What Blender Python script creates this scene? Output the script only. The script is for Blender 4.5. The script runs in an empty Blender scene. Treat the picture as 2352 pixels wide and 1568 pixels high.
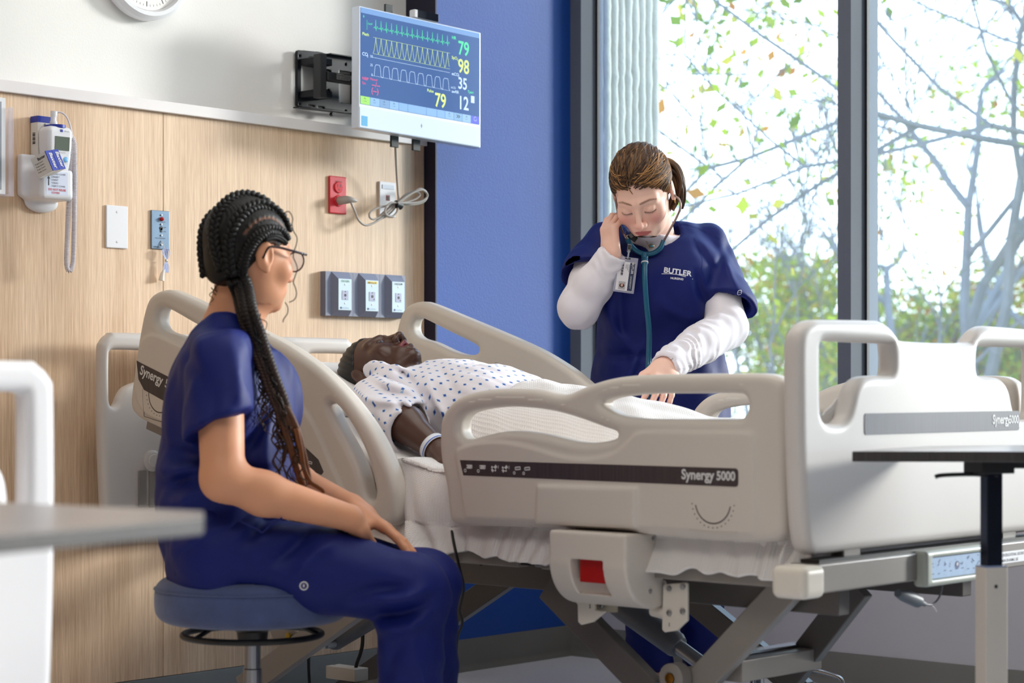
import bpy, math, random
import numpy as np
from mathutils import Vector, Matrix

SC = bpy.context.scene
COL = SC.collection

# ------------------------------------------------------------------ camera, world, lights, exposure
# room axes: x runs along the bed (head wall at x = 0), y towards the window wall, z up; metres
FOC = 4640.0
CAM = np.array([4.306, 0.0, 0.867])
RT = np.array([0.74568, 0.66629, 0.0])
FW = np.array([-0.66629, 0.74568, 0.0])
UP = np.array([0.0, 0.0, 1.0])

cam_d = bpy.data.cameras.new('camera')
cam = bpy.data.objects.new('camera', cam_d)
COL.objects.link(cam)
cam.location = CAM
cam.rotation_euler = (math.pi / 2, 0, math.atan2(0.66629, 0.74568))
cam_d.sensor_width = 36.0
cam_d.lens = FOC / 2352 * 36.0
cam_d.shift_y = 110.0 / 2352
cam_d.clip_start = 0.05
cam_d.clip_end = 300
cam_d.dof.use_dof = True
cam_d.dof.focus_distance = 5.1
cam_d.dof.aperture_fstop = 4.0
SC.camera = cam

SC.view_settings.view_transform = 'Standard'
SC.view_settings.look = 'None'
SC.view_settings.gamma = 1.0
SC.view_settings.use_curve_mapping = False
SC.view_settings.exposure = 0.36
SC.cycles.use_denoising = True
SC.cycles.max_bounces = 8
SC.cycles.transparent_max_bounces = 16
SC.cycles.caustics_reflective = False
SC.cycles.caustics_refractive = False

W = bpy.data.worlds.new('sky')
SC.world = W
W.use_nodes = True
wn = W.node_tree.nodes
wl = W.node_tree.links
wn.clear()
w_out = wn.new('ShaderNodeOutputWorld')
w_bg = wn.new('ShaderNodeBackground')
w_tc = wn.new('ShaderNodeTexCoord')
w_sep = wn.new('ShaderNodeSeparateXYZ')
w_cr = wn.new('ShaderNodeValToRGB')
w_cr.color_ramp.elements[0].position = 0.0
w_cr.color_ramp.elements[0].color = (0.80, 0.91, 1.0, 1)
w_cr.color_ramp.elements[1].position = 0.8
w_cr.color_ramp.elements[1].color = (0.50, 0.73, 1.0, 1)
wl.new(w_tc.outputs['Generated'], w_sep.inputs[0])
wl.new(w_sep.outputs['Z'], w_cr.inputs[0])
wl.new(w_cr.outputs[0], w_bg.inputs['Color'])
w_bg.inputs['Strength'].default_value = 3.7
wl.new(w_bg.outputs[0], w_out.inputs[0])


def light(name, kind, energy, loc, direction, color=(1, 1, 1), size=(1, 1), angle=0.1):
    d = bpy.data.lights.new(name, kind)
    d.energy = energy
    d.color = color
    if kind == 'AREA':
        d.shape = 'RECTANGLE'
        d.size, d.size_y = size
    if kind == 'SUN':
        d.angle = angle
    o = bpy.data.objects.new(name, d)
    COL.objects.link(o)
    o.location = loc
    o.rotation_euler = Vector(direction).to_track_quat('-Z', 'Y').to_euler()
    return o


# low hazy sun coming in through the window wall
light('sun', 'SUN', 4.1, (3, 12, 6), (-0.42, -0.90, -0.20), (1.0, 0.92, 0.82), angle=math.radians(9))
# unseen area lights added: ceiling bounce over the bed, fill towards the camera
light('ceiling_fill', 'AREA', 21, (1.9, 3.4, 2.74), (0, 0, -1), (1.0, 0.96, 0.92), (2.2, 1.8))
light('ceiling_fill', 'AREA', 20, (2.8, 0.6, 2.74), (0, 0, -1), (1.0, 0.94, 0.88), (1.2, 1.2))
light('ceiling_fill', 'AREA', 6, (5.2, 0.6, 2.74), (0, 0, -1), (1.0, 0.94, 0.88), (1.2, 1.2))


# ------------------------------------------------------------------ geometry helpers
def ray(px, py):
    return FW + RT * ((px - 1176.0) / FOC) + UP * ((894.0 - py) / FOC)


def onx(px, py, x):
    d = ray(px, py)
    return CAM + d * ((x - CAM[0]) / d[0])


def ony(px, py, y):
    d = ray(px, py)
    return CAM + d * ((y - CAM[1]) / d[1])


def at(px, py, dep):
    return CAM + ray(px, py) * dep


def V(*a):
    return np.array(a, dtype=float)


def nrm(v):
    v = np.asarray(v, float)
    return v / max(1e-12, np.linalg.norm(v))


def srgb(r, g, b):
    def f(c):
        c /= 255.0
        return c / 12.92 if c <= 0.04045 else ((c + 0.055) / 1.055) ** 2.4
    return (f(r), f(g), f(b), 1.0)


MATS = {}


def mat(name, col, rough=0.5, metal=0.0, var=0.0, vscale=8.0, bump=0.0, bscale=60.0, attr=None, spec=0.5,
        stretch=None, sheen=0.0, alpha=1.0, sss=0.0, coat=0.0, emit=0.0):
    """principled material with procedural colour variation and fine relief"""
    if name in MATS:
        return MATS[name]
    m = bpy.data.materials.new(name)
    m.use_nodes = True
    nt = m.node_tree
    b = nt.nodes['Principled BSDF']
    col = srgb(*col) if max(col[:3]) > 1.0 else (*col[:3], 1.0)
    b.inputs['Base Color'].default_value = col
    b.inputs['Roughness'].default_value = rough
    b.inputs['Metallic'].default_value = metal
    b.inputs['Specular IOR Level'].default_value = spec
    if sheen:
        b.inputs['Sheen Weight'].default_value = sheen
    if sss:
        b.inputs['Subsurface Weight'].default_value = sss
        b.inputs['Subsurface Radius'].default_value = (0.012, 0.005, 0.003)
        b.inputs['Subsurface Scale'].default_value = 0.6
    if coat:
        b.inputs['Coat Weight'].default_value = coat
        b.inputs['Coat Roughness'].default_value = 0.15
    if alpha < 1:
        b.inputs['Alpha'].default_value = alpha
    if emit:
        b.inputs['Emission Color'].default_value = col
        b.inputs['Emission Strength'].default_value = emit
    tc = nt.nodes.new('ShaderNodeTexCoord')
    mp = nt.nodes.new('ShaderNodeMapping')
    nt.links.new(tc.outputs['Object'], mp.inputs[0])
    if stretch:
        mp.inputs['Scale'].default_value = stretch
    src = None
    if attr:
        a = nt.nodes.new('ShaderNodeAttribute')
        a.attribute_name = attr
        src = a.outputs['Color']
        nt.links.new(src, b.inputs['Base Color'])
    if var:
        n = nt.nodes.new('ShaderNodeTexNoise')
        n.inputs['Scale'].default_value = vscale
        n.inputs['Detail'].default_value = 4
        nt.links.new(mp.outputs[0], n.inputs['Vector'])
        h = nt.nodes.new('ShaderNodeMapRange')
        h.inputs['From Min'].default_value = 0.3
        h.inputs['From Max'].default_value = 0.7
        h.inputs['To Min'].default_value = 1 - var
        h.inputs['To Max'].default_value = 1 + var
        nt.links.new(n.outputs['Fac'], h.inputs['Value'])
        mx = nt.nodes.new('ShaderNodeVectorMath')
        mx.operation = 'SCALE'
        if src is not None:
            nt.links.new(src, mx.inputs[0])
        else:
            mx.inputs[0].default_value = col[:3]
        nt.links.new(h.outputs[0], mx.inputs['Scale'])
        nt.links.new(mx.outputs[0], b.inputs['Base Color'])
    if bump:
        n2 = nt.nodes.new('ShaderNodeTexNoise')
        n2.inputs['Scale'].default_value = bscale
        n2.inputs['Detail'].default_value = 3
        nt.links.new(mp.outputs[0], n2.inputs['Vector'])
        bp = nt.nodes.new('ShaderNodeBump')
        bp.inputs['Strength'].default_value = bump
        bp.inputs['Distance'].default_value = 0.004
        nt.links.new(n2.outputs['Fac'], bp.inputs['Height'])
        nt.links.new(bp.outputs[0], b.inputs['Normal'])
    MATS[name] = m
    return m


def meta(o, label=None, cat=None, group=None, kind=None):
    if label:
        o['label'] = label
    if cat:
        o['category'] = cat
    if group:
        o['group'] = group
    if kind:
        o['kind'] = kind
    return o


def thing(name, label, cat, loc=(0, 0, 0), group=None):
    o = bpy.data.objects.new(name, None)
    COL.objects.link(o)
    o.location = [float(c) for c in loc]
    o.empty_display_size = 0.05
    return meta(o, label, cat, group)


def parent_to(o, p):
    o.parent = p
    m = Matrix.Identity(4)
    q = p
    chain_m = []
    while q is not None:
        chain_m.append(q)
        q = q.parent
    for q in reversed(chain_m):
        m = m @ (q.matrix_parent_inverse if q.parent else Matrix.Identity(4)) @ q.matrix_basis
    o.matrix_parent_inverse = m.inverted()


def obj(name, verts, faces, m, parent=None, smooth=40, bevel=0.0, seg=2, cols=None, solid=0.0, subsurf=0, mats=None, fm=None):
    me = bpy.data.meshes.new(name)
    me.from_pydata([tuple(map(float, v)) for v in verts], [], [tuple(map(int, f)) for f in faces])
    me.update()
    if mats:
        for k in mats:
            me.materials.append(k)
        if fm is not None:
            me.polygons.foreach_set('material_index', np.asarray(fm, dtype=np.int32))
    else:
        me.materials.append(m)
    if cols is not None:
        a = me.color_attributes.new('Col', 'FLOAT_COLOR', 'POINT')
        c = np.ones((len(verts), 4), dtype=np.float32)
        c[:, :3] = cols
        a.data.foreach_set('color', c.ravel())
    if smooth is not None:
        me.polygons.foreach_set('use_smooth', np.ones(len(me.polygons), dtype=bool))
        if smooth < 180:
            me.set_sharp_from_angle(angle=math.radians(smooth))
    o = bpy.data.objects.new(name, me)
    COL.objects.link(o)
    if parent is not None:
        parent_to(o, parent)
    if solid:
        md = o.modifiers.new('solid', 'SOLIDIFY')
        md.thickness = solid
        md.offset = 0
    if subsurf:
        md = o.modifiers.new('sub', 'SUBSURF')
        md.levels = md.render_levels = subsurf
    if bevel:
        md = o.modifiers.new('bevel', 'BEVEL')
        md.width = bevel
        md.segments = seg
        md.limit_method = 'ANGLE'
        md.angle_limit = math.radians(35)
        if smooth is not None:
            me.polygons.foreach_set('use_smooth', np.ones(len(me.polygons), dtype=bool))
            md.harden_normals = True
    return o


class MB:
    """collects shapes that make up ONE mesh object"""

    def __init__(self):
        self.v = []
        self.f = []

    def add(self, v, f):
        n = len(self.v)
        self.v.extend([tuple(map(float, p)) for p in v])
        self.f.extend([tuple(i + n for i in q) for q in f])
        return self

    def box(self, lo, hi):
        (a, b, c), (d, e, g) = lo, hi
        return self.add([(a, b, c), (d, b, c), (d, e, c), (a, e, c), (a, b, g), (d, b, g), (d, e, g), (a, e, g)],
                        [(3, 2, 1, 0), (4, 5, 6, 7), (0, 1, 5, 4), (1, 2, 6, 5), (2, 3, 7, 6), (3, 0, 4, 7)])

    def obox(self, c, ax, half):
        c = np.asarray(c, float)
        ax = [np.asarray(a, float) for a in ax]
        vs = []
        for k in (-1, 1):
            for i, j in ((-1, -1), (1, -1), (1, 1), (-1, 1)):
                vs.append(c + ax[0] * half[0] * i + ax[1] * half[1] * j + ax[2] * half[2] * k)
        return self.add(vs, [(3, 2, 1, 0), (4, 5, 6, 7), (0, 1, 5, 4), (1, 2, 6, 5), (2, 3, 7, 6), (3, 0, 4, 7)])

    def beam(self, a, b, w, h, upv=(0, 0, 1)):
        """rectangular bar from a to b, w across and h along upv"""
        a, b = np.asarray(a, float), np.asarray(b, float)
        d = nrm(b - a)
        s = nrm(np.cross(d, upv))
        u = np.cross(s, d)
        return self.obox((a + b) / 2, (d, s, u), (np.linalg.norm(b - a) / 2, w / 2, h / 2))

    def tube(self, pts, r, seg=10, cap=True, closed=False, flat=None):
        pts = [np.asarray(p, float) for p in pts]
        n = len(pts)
        rr = r if hasattr(r, '__len__') else [r] * n
        vs, fs = [], []
        t0 = nrm(pts[1] - pts[0])
        u = nrm(np.cross(t0, (0, 0, 1) if abs(t0[2]) < 0.9 else (1, 0, 0)))
        for i, p in enumerate(pts):
            if closed:
                t = nrm(pts[(i + 1) % n] - pts[i - 1])
            else:
                t = nrm(pts[min(i + 1, n - 1)] - pts[max(i - 1, 0)])
            u = u - t * np.dot(u, t)
            u = nrm(u)
            w = np.cross(t, u)
            for k in range(seg):
                a = 2 * math.pi * k / seg
                vs.append(p + (u * math.cos(a) + w * math.sin(a) * (flat or 1.0)) * rr[i])
        m = n if closed else n - 1
        for i in range(m):
            for k in range(seg):
                a, b = i * seg + k, i * seg + (k + 1) % seg
                c, d = ((i + 1) % n) * seg + (k + 1) % seg, ((i + 1) % n) * seg + k
                fs.append((a, b, c, d))
        if cap and not closed:
            fs.append(tuple(range(seg - 1, -1, -1)))
            fs.append(tuple((n - 1) * seg + k for k in range(seg)))
        return self.add(vs, fs)

    def cyl(self, a, b, r, seg=16, r2=None):
        return self.tube([a, b], [r, r if r2 is None else r2], seg)

    def lathe(self, prof, org, ax=(0, 0, 1), seg=24, cap=True):
        """prof: list of (radius, height) along ax"""
        ax = nrm(ax)
        u = nrm(np.cross(ax, (0, 0, 1) if abs(ax[2]) < 0.9 else (1, 0, 0)))
        w = np.cross(ax, u)
        org = np.asarray(org, float)
        vs, fs = [], []
        for r, h in prof:
            for k in range(seg):
                a = 2 * math.pi * k / seg
                vs.append(org + ax * h + (u * math.cos(a) + w * math.sin(a)) * max(r, 1e-5))
        for i in range(len(prof) - 1):
            for k in range(seg):
                fs.append((i * seg + k, i * seg + (k + 1) % seg, (i + 1) * seg + (k + 1) % seg, (i + 1) * seg + k))
        if cap:
            fs.append(tuple(range(seg - 1, -1, -1)))
            fs.append(tuple((len(prof) - 1) * seg + k for k in range(seg)))
        return self.add(vs, fs)

    def prism(self, poly, ext):
        """closed polygon of 3-D points pushed along ext"""
        n = len(poly)
        poly = [np.asarray(p, float) for p in poly]
        ext = np.asarray(ext, float)
        vs = poly + [p + ext for p in poly]
        fs = [tuple(range(n - 1, -1, -1)), tuple(range(n, 2 * n))]
        fs += [(i, (i + 1) % n, n + (i + 1) % n, n + i) for i in range(n)]
        return self.add(vs, fs)

    def ball(self, c, r, seg=12, rings=8):
        rr = r if hasattr(r, '__len__') else (r, r, r)
        vs, fs = [], []
        for i in range(rings + 1):
            th = math.pi * i / rings
            for k in range(seg):
                a = 2 * math.pi * k / seg
                vs.append((c[0] + rr[0] * math.sin(th) * math.cos(a), c[1] + rr[1] * math.sin(th) * math.sin(a), c[2] + rr[2] * math.cos(th)))
        for i in range(rings):
            for k in range(seg):
                fs.append((i * seg + k, (i + 1) * seg + k, (i + 1) * seg + (k + 1) % seg, i * seg + (k + 1) % seg))
        return self.add(vs, fs)

    def quad(self, a, b, c, d):
        return self.add([a, b, c, d], [(0, 1, 2, 3)])

    def text(self, s, org, right, up, size, depth=0.0006, bold=0.0, xs=1.0, align='LEFT', shear=0.0):
        """lettering as thin solid letters lying in the plane right / up"""
        cu = bpy.data.curves.new('t', 'FONT')
        cu.body = s
        cu.size = 1.0
        cu.align_x = align
        cu.extrude = 0.0
        cu.offset = bold
        cu.shear = shear
        cu.resolution_u = 4
        to = bpy.data.objects.new('t', cu)
        COL.objects.link(to)
        dg = bpy.context.evaluated_depsgraph_get()
        me = to.evaluated_get(dg).to_mesh()
        co = np.array([v.co[:] for v in me.vertices]).reshape(-1, 3)
        fs = [tuple(p.vertices) for p in me.polygons]
        to.evaluated_get(dg).to_mesh_clear()
        bpy.data.objects.remove(to)
        bpy.data.curves.remove(cu)
        if len(co) == 0:
            return self
        right, up = nrm(right), nrm(up)
        nn = np.cross(right, up)
        pts = np.asarray(org, float) + np.outer(co[:, 0] * size * xs, right) + np.outer(co[:, 1] * size, up) + nn * depth
        return self.add(pts, fs)

    def make(self, name, m, parent=None, **k):
        return obj(name, self.v, self.f, m, parent, **k)


def spline(pts, n=8, closed=False):
    """Catmull-Rom through pts"""
    pts = [np.asarray(p, float) for p in pts]
    out = []
    m = len(pts)
    rng = range(m if closed else m - 1)
    for i in rng:
        if closed:
            p0, p1, p2, p3 = pts[i - 1], pts[i], pts[(i + 1) % m], pts[(i + 2) % m]
        else:
            p0, p1, p2, p3 = pts[max(i - 1, 0)], pts[i], pts[i + 1], pts[min(i + 2, m - 1)]
        for k in range(n):
            t = k / n
            out.append(0.5 * ((2 * p1) + (-p0 + p2) * t + (2 * p0 - 5 * p1 + 4 * p2 - p3) * t * t + (-p0 + 3 * p1 - 3 * p2 + p3) * t ** 3))
    if not closed:
        out.append(pts[-1])
    return out


def copy_tree(o, parent=None):
    c = o.copy()
    COL.objects.link(c)
    if parent is not None:
        c.parent = parent
    for ch in list(o.children):
        copy_tree(ch, c)
    return c


# ------------------------------------------------------------------ implicit surfaces (surface nets)
def sdf_mesh(fn, lo, hi, h, snap=1):
    B = 8
    lo = np.asarray(lo, float)
    nb = np.maximum(1, np.ceil((np.asarray(hi, float) - lo) / (h * B)).astype(int))
    g = np.stack(np.meshgrid(*[np.arange(k) for k in nb], indexing='ij'), -1).reshape(-1, 3)
    cen = lo + (g * B + (B - 1) / 2) * h
    dc = fn(cen)
    keep = np.abs(dc) < B * h * 1.6 + 2 * h
    n = nb * B
    VV = np.broadcast_to(dc.reshape(nb[0], 1, nb[1], 1, nb[2], 1), (nb[0], B, nb[1], B, nb[2], B)).copy().astype(np.float32)
    off = np.stack(np.meshgrid(*[np.arange(B)] * 3, indexing='ij'), -1).reshape(-1, 3)
    gk = g[keep]
    P = (lo + (gk[:, None, :] * B + off[None]) * h).reshape(-1, 3)
    vals = np.empty(len(P), np.float32)
    for s in range(0, len(P), 200000):
        vals[s:s + 200000] = fn(P[s:s + 200000])
    VV[gk[:, 0], :, gk[:, 1], :, gk[:, 2], :] = vals.reshape(-1, B, B, B)
    D = VV.reshape(n)
    S = D < 0
    c = np.zeros((n[0] - 1, n[1] - 1, n[2] - 1), np.int8)
    for i in (0, 1):
        for j in (0, 1):
            for k in (0, 1):
                c += S[i:n[0] - 1 + i, j:n[1] - 1 + j, k:n[2] - 1 + k]
    act = (c > 0) & (c < 8)
    I = np.argwhere(act)
    idx = -np.ones(act.shape, np.int64)
    idx[act] = np.arange(len(I))
    acc = np.zeros((len(I), 3))
    cnt = np.zeros(len(I))
    corners = [(i, j, k) for i in (0, 1) for j in (0, 1) for k in (0, 1)]
    for a in corners:
        for b in corners:
            if sum(b) - sum(a) == 1 and all(y >= x for x, y in zip(a, b)):
                da = D[I[:, 0] + a[0], I[:, 1] + a[1], I[:, 2] + a[2]]
                db = D[I[:, 0] + b[0], I[:, 1] + b[1], I[:, 2] + b[2]]
                x = (da < 0) != (db < 0)
                t = np.where(x, da / np.where(x, da - db, 1), 0)
                pa, pb = np.array(a, float), np.array(b, float)
                acc += np.where(x[:, None], pa + t[:, None] * (pb - pa), 0)
                cnt += x
    vs = lo + (I + acc / cnt[:, None]) * h
    faces = []
    for ax in range(3):
        e = [0, 0, 0]
        e[ax] = 1
        A = S[:n[0] - e[0], :n[1] - e[1], :n[2] - e[2]]
        Bq = S[e[0]:, e[1]:, e[2]:]
        o1, o2 = [(1, 2), (2, 0), (0, 1)][ax]
        E = np.argwhere(A != Bq)
        E = E[(E[:, o1] > 0) & (E[:, o2] > 0) & (E[:, o1] < n[o1] - 1) & (E[:, o2] < n[o2] - 1)]
        if len(E) == 0:
            continue
        d1 = np.zeros(3, int)
        d1[o1] = 1
        d2 = np.zeros(3, int)
        d2[o2] = 1
        q = np.stack([idx[tuple((E - d1 - d2).T)], idx[tuple((E - d2).T)], idx[tuple(E.T)], idx[tuple((E - d1).T)]], 1)
        fl = ~A[tuple(E.T)]
        q[fl] = q[fl][:, ::-1]
        faces.append(q)
    F = np.concatenate(faces) if faces else np.zeros((0, 4), int)
    F = F[(F >= 0).all(1)]
    for _ in range(snap):
        eps = h * 0.25
        d0 = fn(vs)
        gr = np.stack([(fn(vs + np.eye(3)[i] * eps) - fn(vs - np.eye(3)[i] * eps)) / (2 * eps) for i in range(3)], 1)
        g2 = np.maximum((gr ** 2).sum(1), 0.05)
        st = -(d0 / g2)[:, None] * gr
        ln = np.linalg.norm(st, axis=1, keepdims=True)
        vs = vs + st * np.minimum(1, 0.5 * h / np.maximum(ln, 1e-9))
    return vs, F


def open_cut(v, f, clip, tol):
    """drops the cap faces left along a cutting surface (clip near 0)"""
    bad = clip(v) > -tol
    return v, f[~bad[f].any(1)]


def rc(P, a, b, ra, rb=None):
    """round cone"""
    a, b = np.asarray(a, float), np.asarray(b, float)
    rb = ra if rb is None else rb
    ab = b - a
    t = np.clip(((P - a) @ ab) / max(1e-12, ab @ ab), 0, 1)
    return np.linalg.norm(P - a - t[:, None] * ab, axis=1) - (ra + (rb - ra) * t)


def ec(P, a, b, ra, rb, ax, fl):
    """round cone whose section is scaled by fl along ax"""
    a, b, ax = np.asarray(a, float), np.asarray(b, float), nrm(ax)
    ab = b - a
    ax = nrm(ax - ab * (ax @ ab) / max(1e-12, ab @ ab))
    t = np.clip(((P - a) @ ab) / max(1e-12, ab @ ab), 0, 1)
    q = P - a - t[:, None] * ab
    s = q @ ax
    q = q + np.outer(s * (1 / fl - 1), ax)
    return (np.linalg.norm(q, axis=1) - (ra + (rb - ra) * t)) * min(1.0, fl)


def ell(P, c, r, M=None):
    q = P - np.asarray(c, float)
    if M is not None:
        q = q @ np.asarray(M, float).T
    r = np.asarray(r, float)
    k0 = np.linalg.norm(q / r, axis=1)
    k1 = np.linalg.norm(q / (r * r), axis=1)
    return np.where(k1 < 1e-9, -r.min(), k0 * (k0 - 1) / np.maximum(k1, 1e-9))


def rbox(P, c, half, rad, M=None):
    q = P - np.asarray(c, float)
    if M is not None:
        q = q @ np.asarray(M, float).T
    d = np.abs(q) - (np.asarray(half, float) - rad)
    return np.linalg.norm(np.maximum(d, 0), axis=1) + np.minimum(d.max(1), 0) - rad


def smin(a, b, k):
    h = np.clip(0.5 + 0.5 * (b - a) / k, 0, 1)
    return b * (1 - h) + a * h - k * h * (1 - h)


def smax(a, b, k):
    return -smin(-a, -b, k)


def chain(P, pts, rad, k=0.01):
    d = None
    for i in range(len(pts) - 1):
        e = rc(P, pts[i], pts[i + 1], rad[i], rad[i + 1])
        d = e if d is None else smin(d, e, k)
    return d


def loft(P, org, M, st, cap=True):
    """stations (height, cu, cv, half-width u, half-width v); M rows = u, v, w axes"""
    q = (P - np.asarray(org, float)) @ np.asarray(M, float).T
    st = np.asarray(st, float)
    w = np.clip(q[:, 2], st[0, 0], st[-1, 0])
    hs = np.linspace(st[0, 0], st[-1, 0], 120)
    cols = []
    for i in range(1, 5):
        f = np.interp(hs, st[:, 0], st[:, i])
        ker = np.ones(11) / 11
        f = np.convolve(np.pad(f, 5, mode='edge'), ker, 'valid')
        cols.append(np.interp(w, hs, f))
    cu, cv, a, b = cols
    u, v = (q[:, 0] - cu), (q[:, 1] - cv)
    k0 = np.sqrt((u / a) ** 2 + (v / b) ** 2)
    k1 = np.sqrt((u / a ** 2) ** 2 + (v / b ** 2) ** 2)
    d = np.where(k1 < 1e-6, -np.minimum(a, b), k0 * (k0 - 1) / np.maximum(k1, 1e-6))
    if cap:
        e = np.maximum(st[0, 0] - q[:, 2], q[:, 2] - st[-1, 0])
        d = smax(d, e, 0.02)
    return d


def waves(P, scale, seed, n=6, aniso=None):
    """smooth pseudo-random field, about -1 .. 1"""
    rs = np.random.RandomState(seed)
    q = P / scale
    if aniso is not None:
        q = q * np.asarray(aniso, float)
    out = np.zeros(len(P))
    for i in range(n):
        d = rs.normal(size=3)
        d /= np.linalg.norm(d)
        f = rs.uniform(0.6, 1.6)
        out += np.sin(q @ d * 6.283 * f + rs.uniform(0, 6.28) + 0.8 * np.sin(q @ rs.normal(size=3) * 3))
    return out / n * 1.6


def poly2(P2, poly):
    """signed distance to a closed 2-D polygon"""
    poly = np.asarray(poly, float)
    d = np.full(len(P2), 1e9)
    s = np.ones(len(P2))
    n = len(poly)
    for i in range(n):
        a, b = poly[i], poly[i - 1]
        e = b - a
        w = P2 - a
        t = np.clip((w @ e) / max(1e-12, e @ e), 0, 1)
        q = w - t[:, None] * e
        d = np.minimum(d, (q ** 2).sum(1))
        c1 = P2[:, 1] >= a[1]
        c2 = P2[:, 1] < b[1]
        c3 = e[0] * w[:, 1] > e[1] * w[:, 0]
        flip = (c1 & c2 & c3) | (~c1 & ~c2 & ~c3)
        s = np.where(flip, -s, s)
    return s * np.sqrt(d)


class Plate2:
    """moulded plate: 2-D outline with holes, thickness along one axis; distance field cached on a grid"""

    def __init__(self, outer, holes=(), h=0.004, pad=0.03):
        outer = np.asarray(outer, float)
        self.lo = outer.min(0) - pad
        self.h = h
        n = np.ceil((outer.max(0) + pad - self.lo) / h).astype(int) + 1
        self.n = n
        gx, gy = np.meshgrid(np.arange(n[0]), np.arange(n[1]), indexing='ij')
        Q = self.lo + np.stack([gx, gy], -1).reshape(-1, 2) * h
        d = poly2(Q, outer)
        for ho in holes:
            d = np.maximum(d, -poly2(Q, ho))
        self.d = d.reshape(n)

    def __call__(self, P2):
        q = (P2 - self.lo) / self.h
        q = np.clip(q, 0, np.array(self.n) - 1.001)
        i = q.astype(int)
        f = q - i
        d = self.d
        return (d[i[:, 0], i[:, 1]] * (1 - f[:, 0]) * (1 - f[:, 1]) + d[i[:, 0] + 1, i[:, 1]] * f[:, 0] * (1 - f[:, 1])
                + d[i[:, 0], i[:, 1] + 1] * (1 - f[:, 0]) * f[:, 1] + d[i[:, 0] + 1, i[:, 1] + 1] * f[:, 0] * f[:, 1])


def extrude_sd(d2, w, half, r):
    """rounded extrusion of a 2-D distance d2 with |w| < half and edge radius r"""
    a = d2 + r
    b = np.abs(w) - half + r
    return np.minimum(np.maximum(a, b), 0) + np.sqrt(np.maximum(a, 0) ** 2 + np.maximum(b, 0) ** 2) - r


def rounded(poly, n=6, closed=True):
    return spline([np.array([p[0], p[1]]) for p in poly], n, closed)
# ------------------------------------------------------------------ setting
M_white = mat('wall_paint_white', (238, 236, 233), 0.75, var=0.015, vscale=3, bump=0.08, bscale=220)
M_blue = mat('wall_paint_blue', (16, 74, 162), 0.62, var=0.03, vscale=3, bump=0.13, bscale=160)
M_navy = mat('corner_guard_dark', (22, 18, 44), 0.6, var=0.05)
M_cap = mat('ledge_laminate', (232, 226, 226), 0.5, var=0.02)
M_base = mat('cove_base_rubber', (112, 110, 106), 0.55, var=0.04)
M_ceil = mat('ceiling_tile', (235, 234, 230), 0.85, var=0.02, bump=0.2, bscale=80)
M_frame = mat('window_frame_metal', (108, 113, 124), 0.7, metal=0.0, var=0.02, spec=0.2)
M_gasket = mat('window_gasket', (18, 22, 34), 0.6)


def wood_mat():
    m = bpy.data.materials.new('maple_laminate')
    m.use_nodes = True
    nt = m.node_tree
    b = nt.nodes['Principled BSDF']
    b.inputs['Roughness'].default_value = 0.42
    tc = nt.nodes.new('ShaderNodeTexCoord')
    mp = nt.nodes.new('ShaderNodeMapping')
    mp.inputs['Scale'].default_value = (1, 55, 0.9)
    nt.links.new(tc.outputs['Object'], mp.inputs[0])
    n = nt.nodes.new('ShaderNodeTexNoise')
    n.inputs['Scale'].default_value = 3.0
    n.inputs['Detail'].default_value = 6
    nt.links.new(mp.outputs[0], n.inputs['Vector'])
    mp2 = nt.nodes.new('ShaderNodeMapping')
    mp2.inputs['Scale'].default_value = (1, 420, 14)
    nt.links.new(tc.outputs['Object'], mp2.inputs[0])
    n2 = nt.nodes.new('ShaderNodeTexNoise')
    n2.inputs['Scale'].default_value = 1.0
    n2.inputs['Detail'].default_value = 3
    nt.links.new(mp2.outputs[0], n2.inputs['Vector'])
    mp3 = nt.nodes.new('ShaderNodeMapping')
    mp3.inputs['Scale'].default_value = (1, 6, 0.25)
    nt.links.new(tc.outputs['Object'], mp3.inputs[0])
    n3 = nt.nodes.new('ShaderNodeTexNoise')
    n3.inputs['Scale'].default_value = 2.0
    nt.links.new(mp3.outputs[0], n3.inputs['Vector'])
    ad = nt.nodes.new('ShaderNodeMath')
    ad.operation = 'ADD'
    nt.links.new(n.outputs['Fac'], ad.inputs[0])
    nt.links.new(n2.outputs['Fac'], ad.inputs[1])
    ad2 = nt.nodes.new('ShaderNodeMath')
    ad2.operation = 'MULTIPLY_ADD'
    ad2.inputs[1].default_value = 0.8
    nt.links.new(n3.outputs['Fac'], ad2.inputs[0])
    nt.links.new(ad.outputs[0], ad2.inputs[2])
    cr = nt.nodes.new('ShaderNodeValToRGB')
    e = cr.color_ramp.elements
    e[0].position = 0.25
    e[0].color = srgb(200, 164, 130)
    e[1].position = 0.72
    e[1].color = srgb(238, 208, 176)
    mr = nt.nodes.new('ShaderNodeMapRange')
    mr.inputs['From Min'].default_value = 0.7
    mr.inputs['From Max'].default_value = 2.1
    nt.links.new(ad2.outputs[0], mr.inputs['Value'])
    nt.links.new(mr.outputs[0], cr.inputs[0])
    nt.links.new(cr.outputs[0], b.inputs['Base Color'])
    return m


def floor_mat():
    m = bpy.data.materials.new('speckled_sheet_floor')
    m.use_nodes = True
    nt = m.node_tree
    b = nt.nodes['Principled BSDF']
    b.inputs['Roughness'].default_value = 0.28
    tc = nt.nodes.new('ShaderNodeTexCoord')
    n = nt.nodes.new('ShaderNodeTexVoronoi')
    n.inputs['Scale'].default_value = 140
    nt.links.new(tc.outputs['Object'], n.inputs['Vector'])
    cr = nt.nodes.new('ShaderNodeValToRGB')
    cr.color_ramp.elements[0].position = 0.0
    cr.color_ramp.elements[0].color = srgb(222, 222, 230)
    cr.color_ramp.elements[1].position = 0.35
    cr.color_ramp.elements[1].color = srgb(240, 240, 244)
    nt.links.new(n.outputs['Distance'], cr.inputs[0])
    nt.links.new(cr.outputs[0], b.inputs['Base Color'])
    return m


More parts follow.
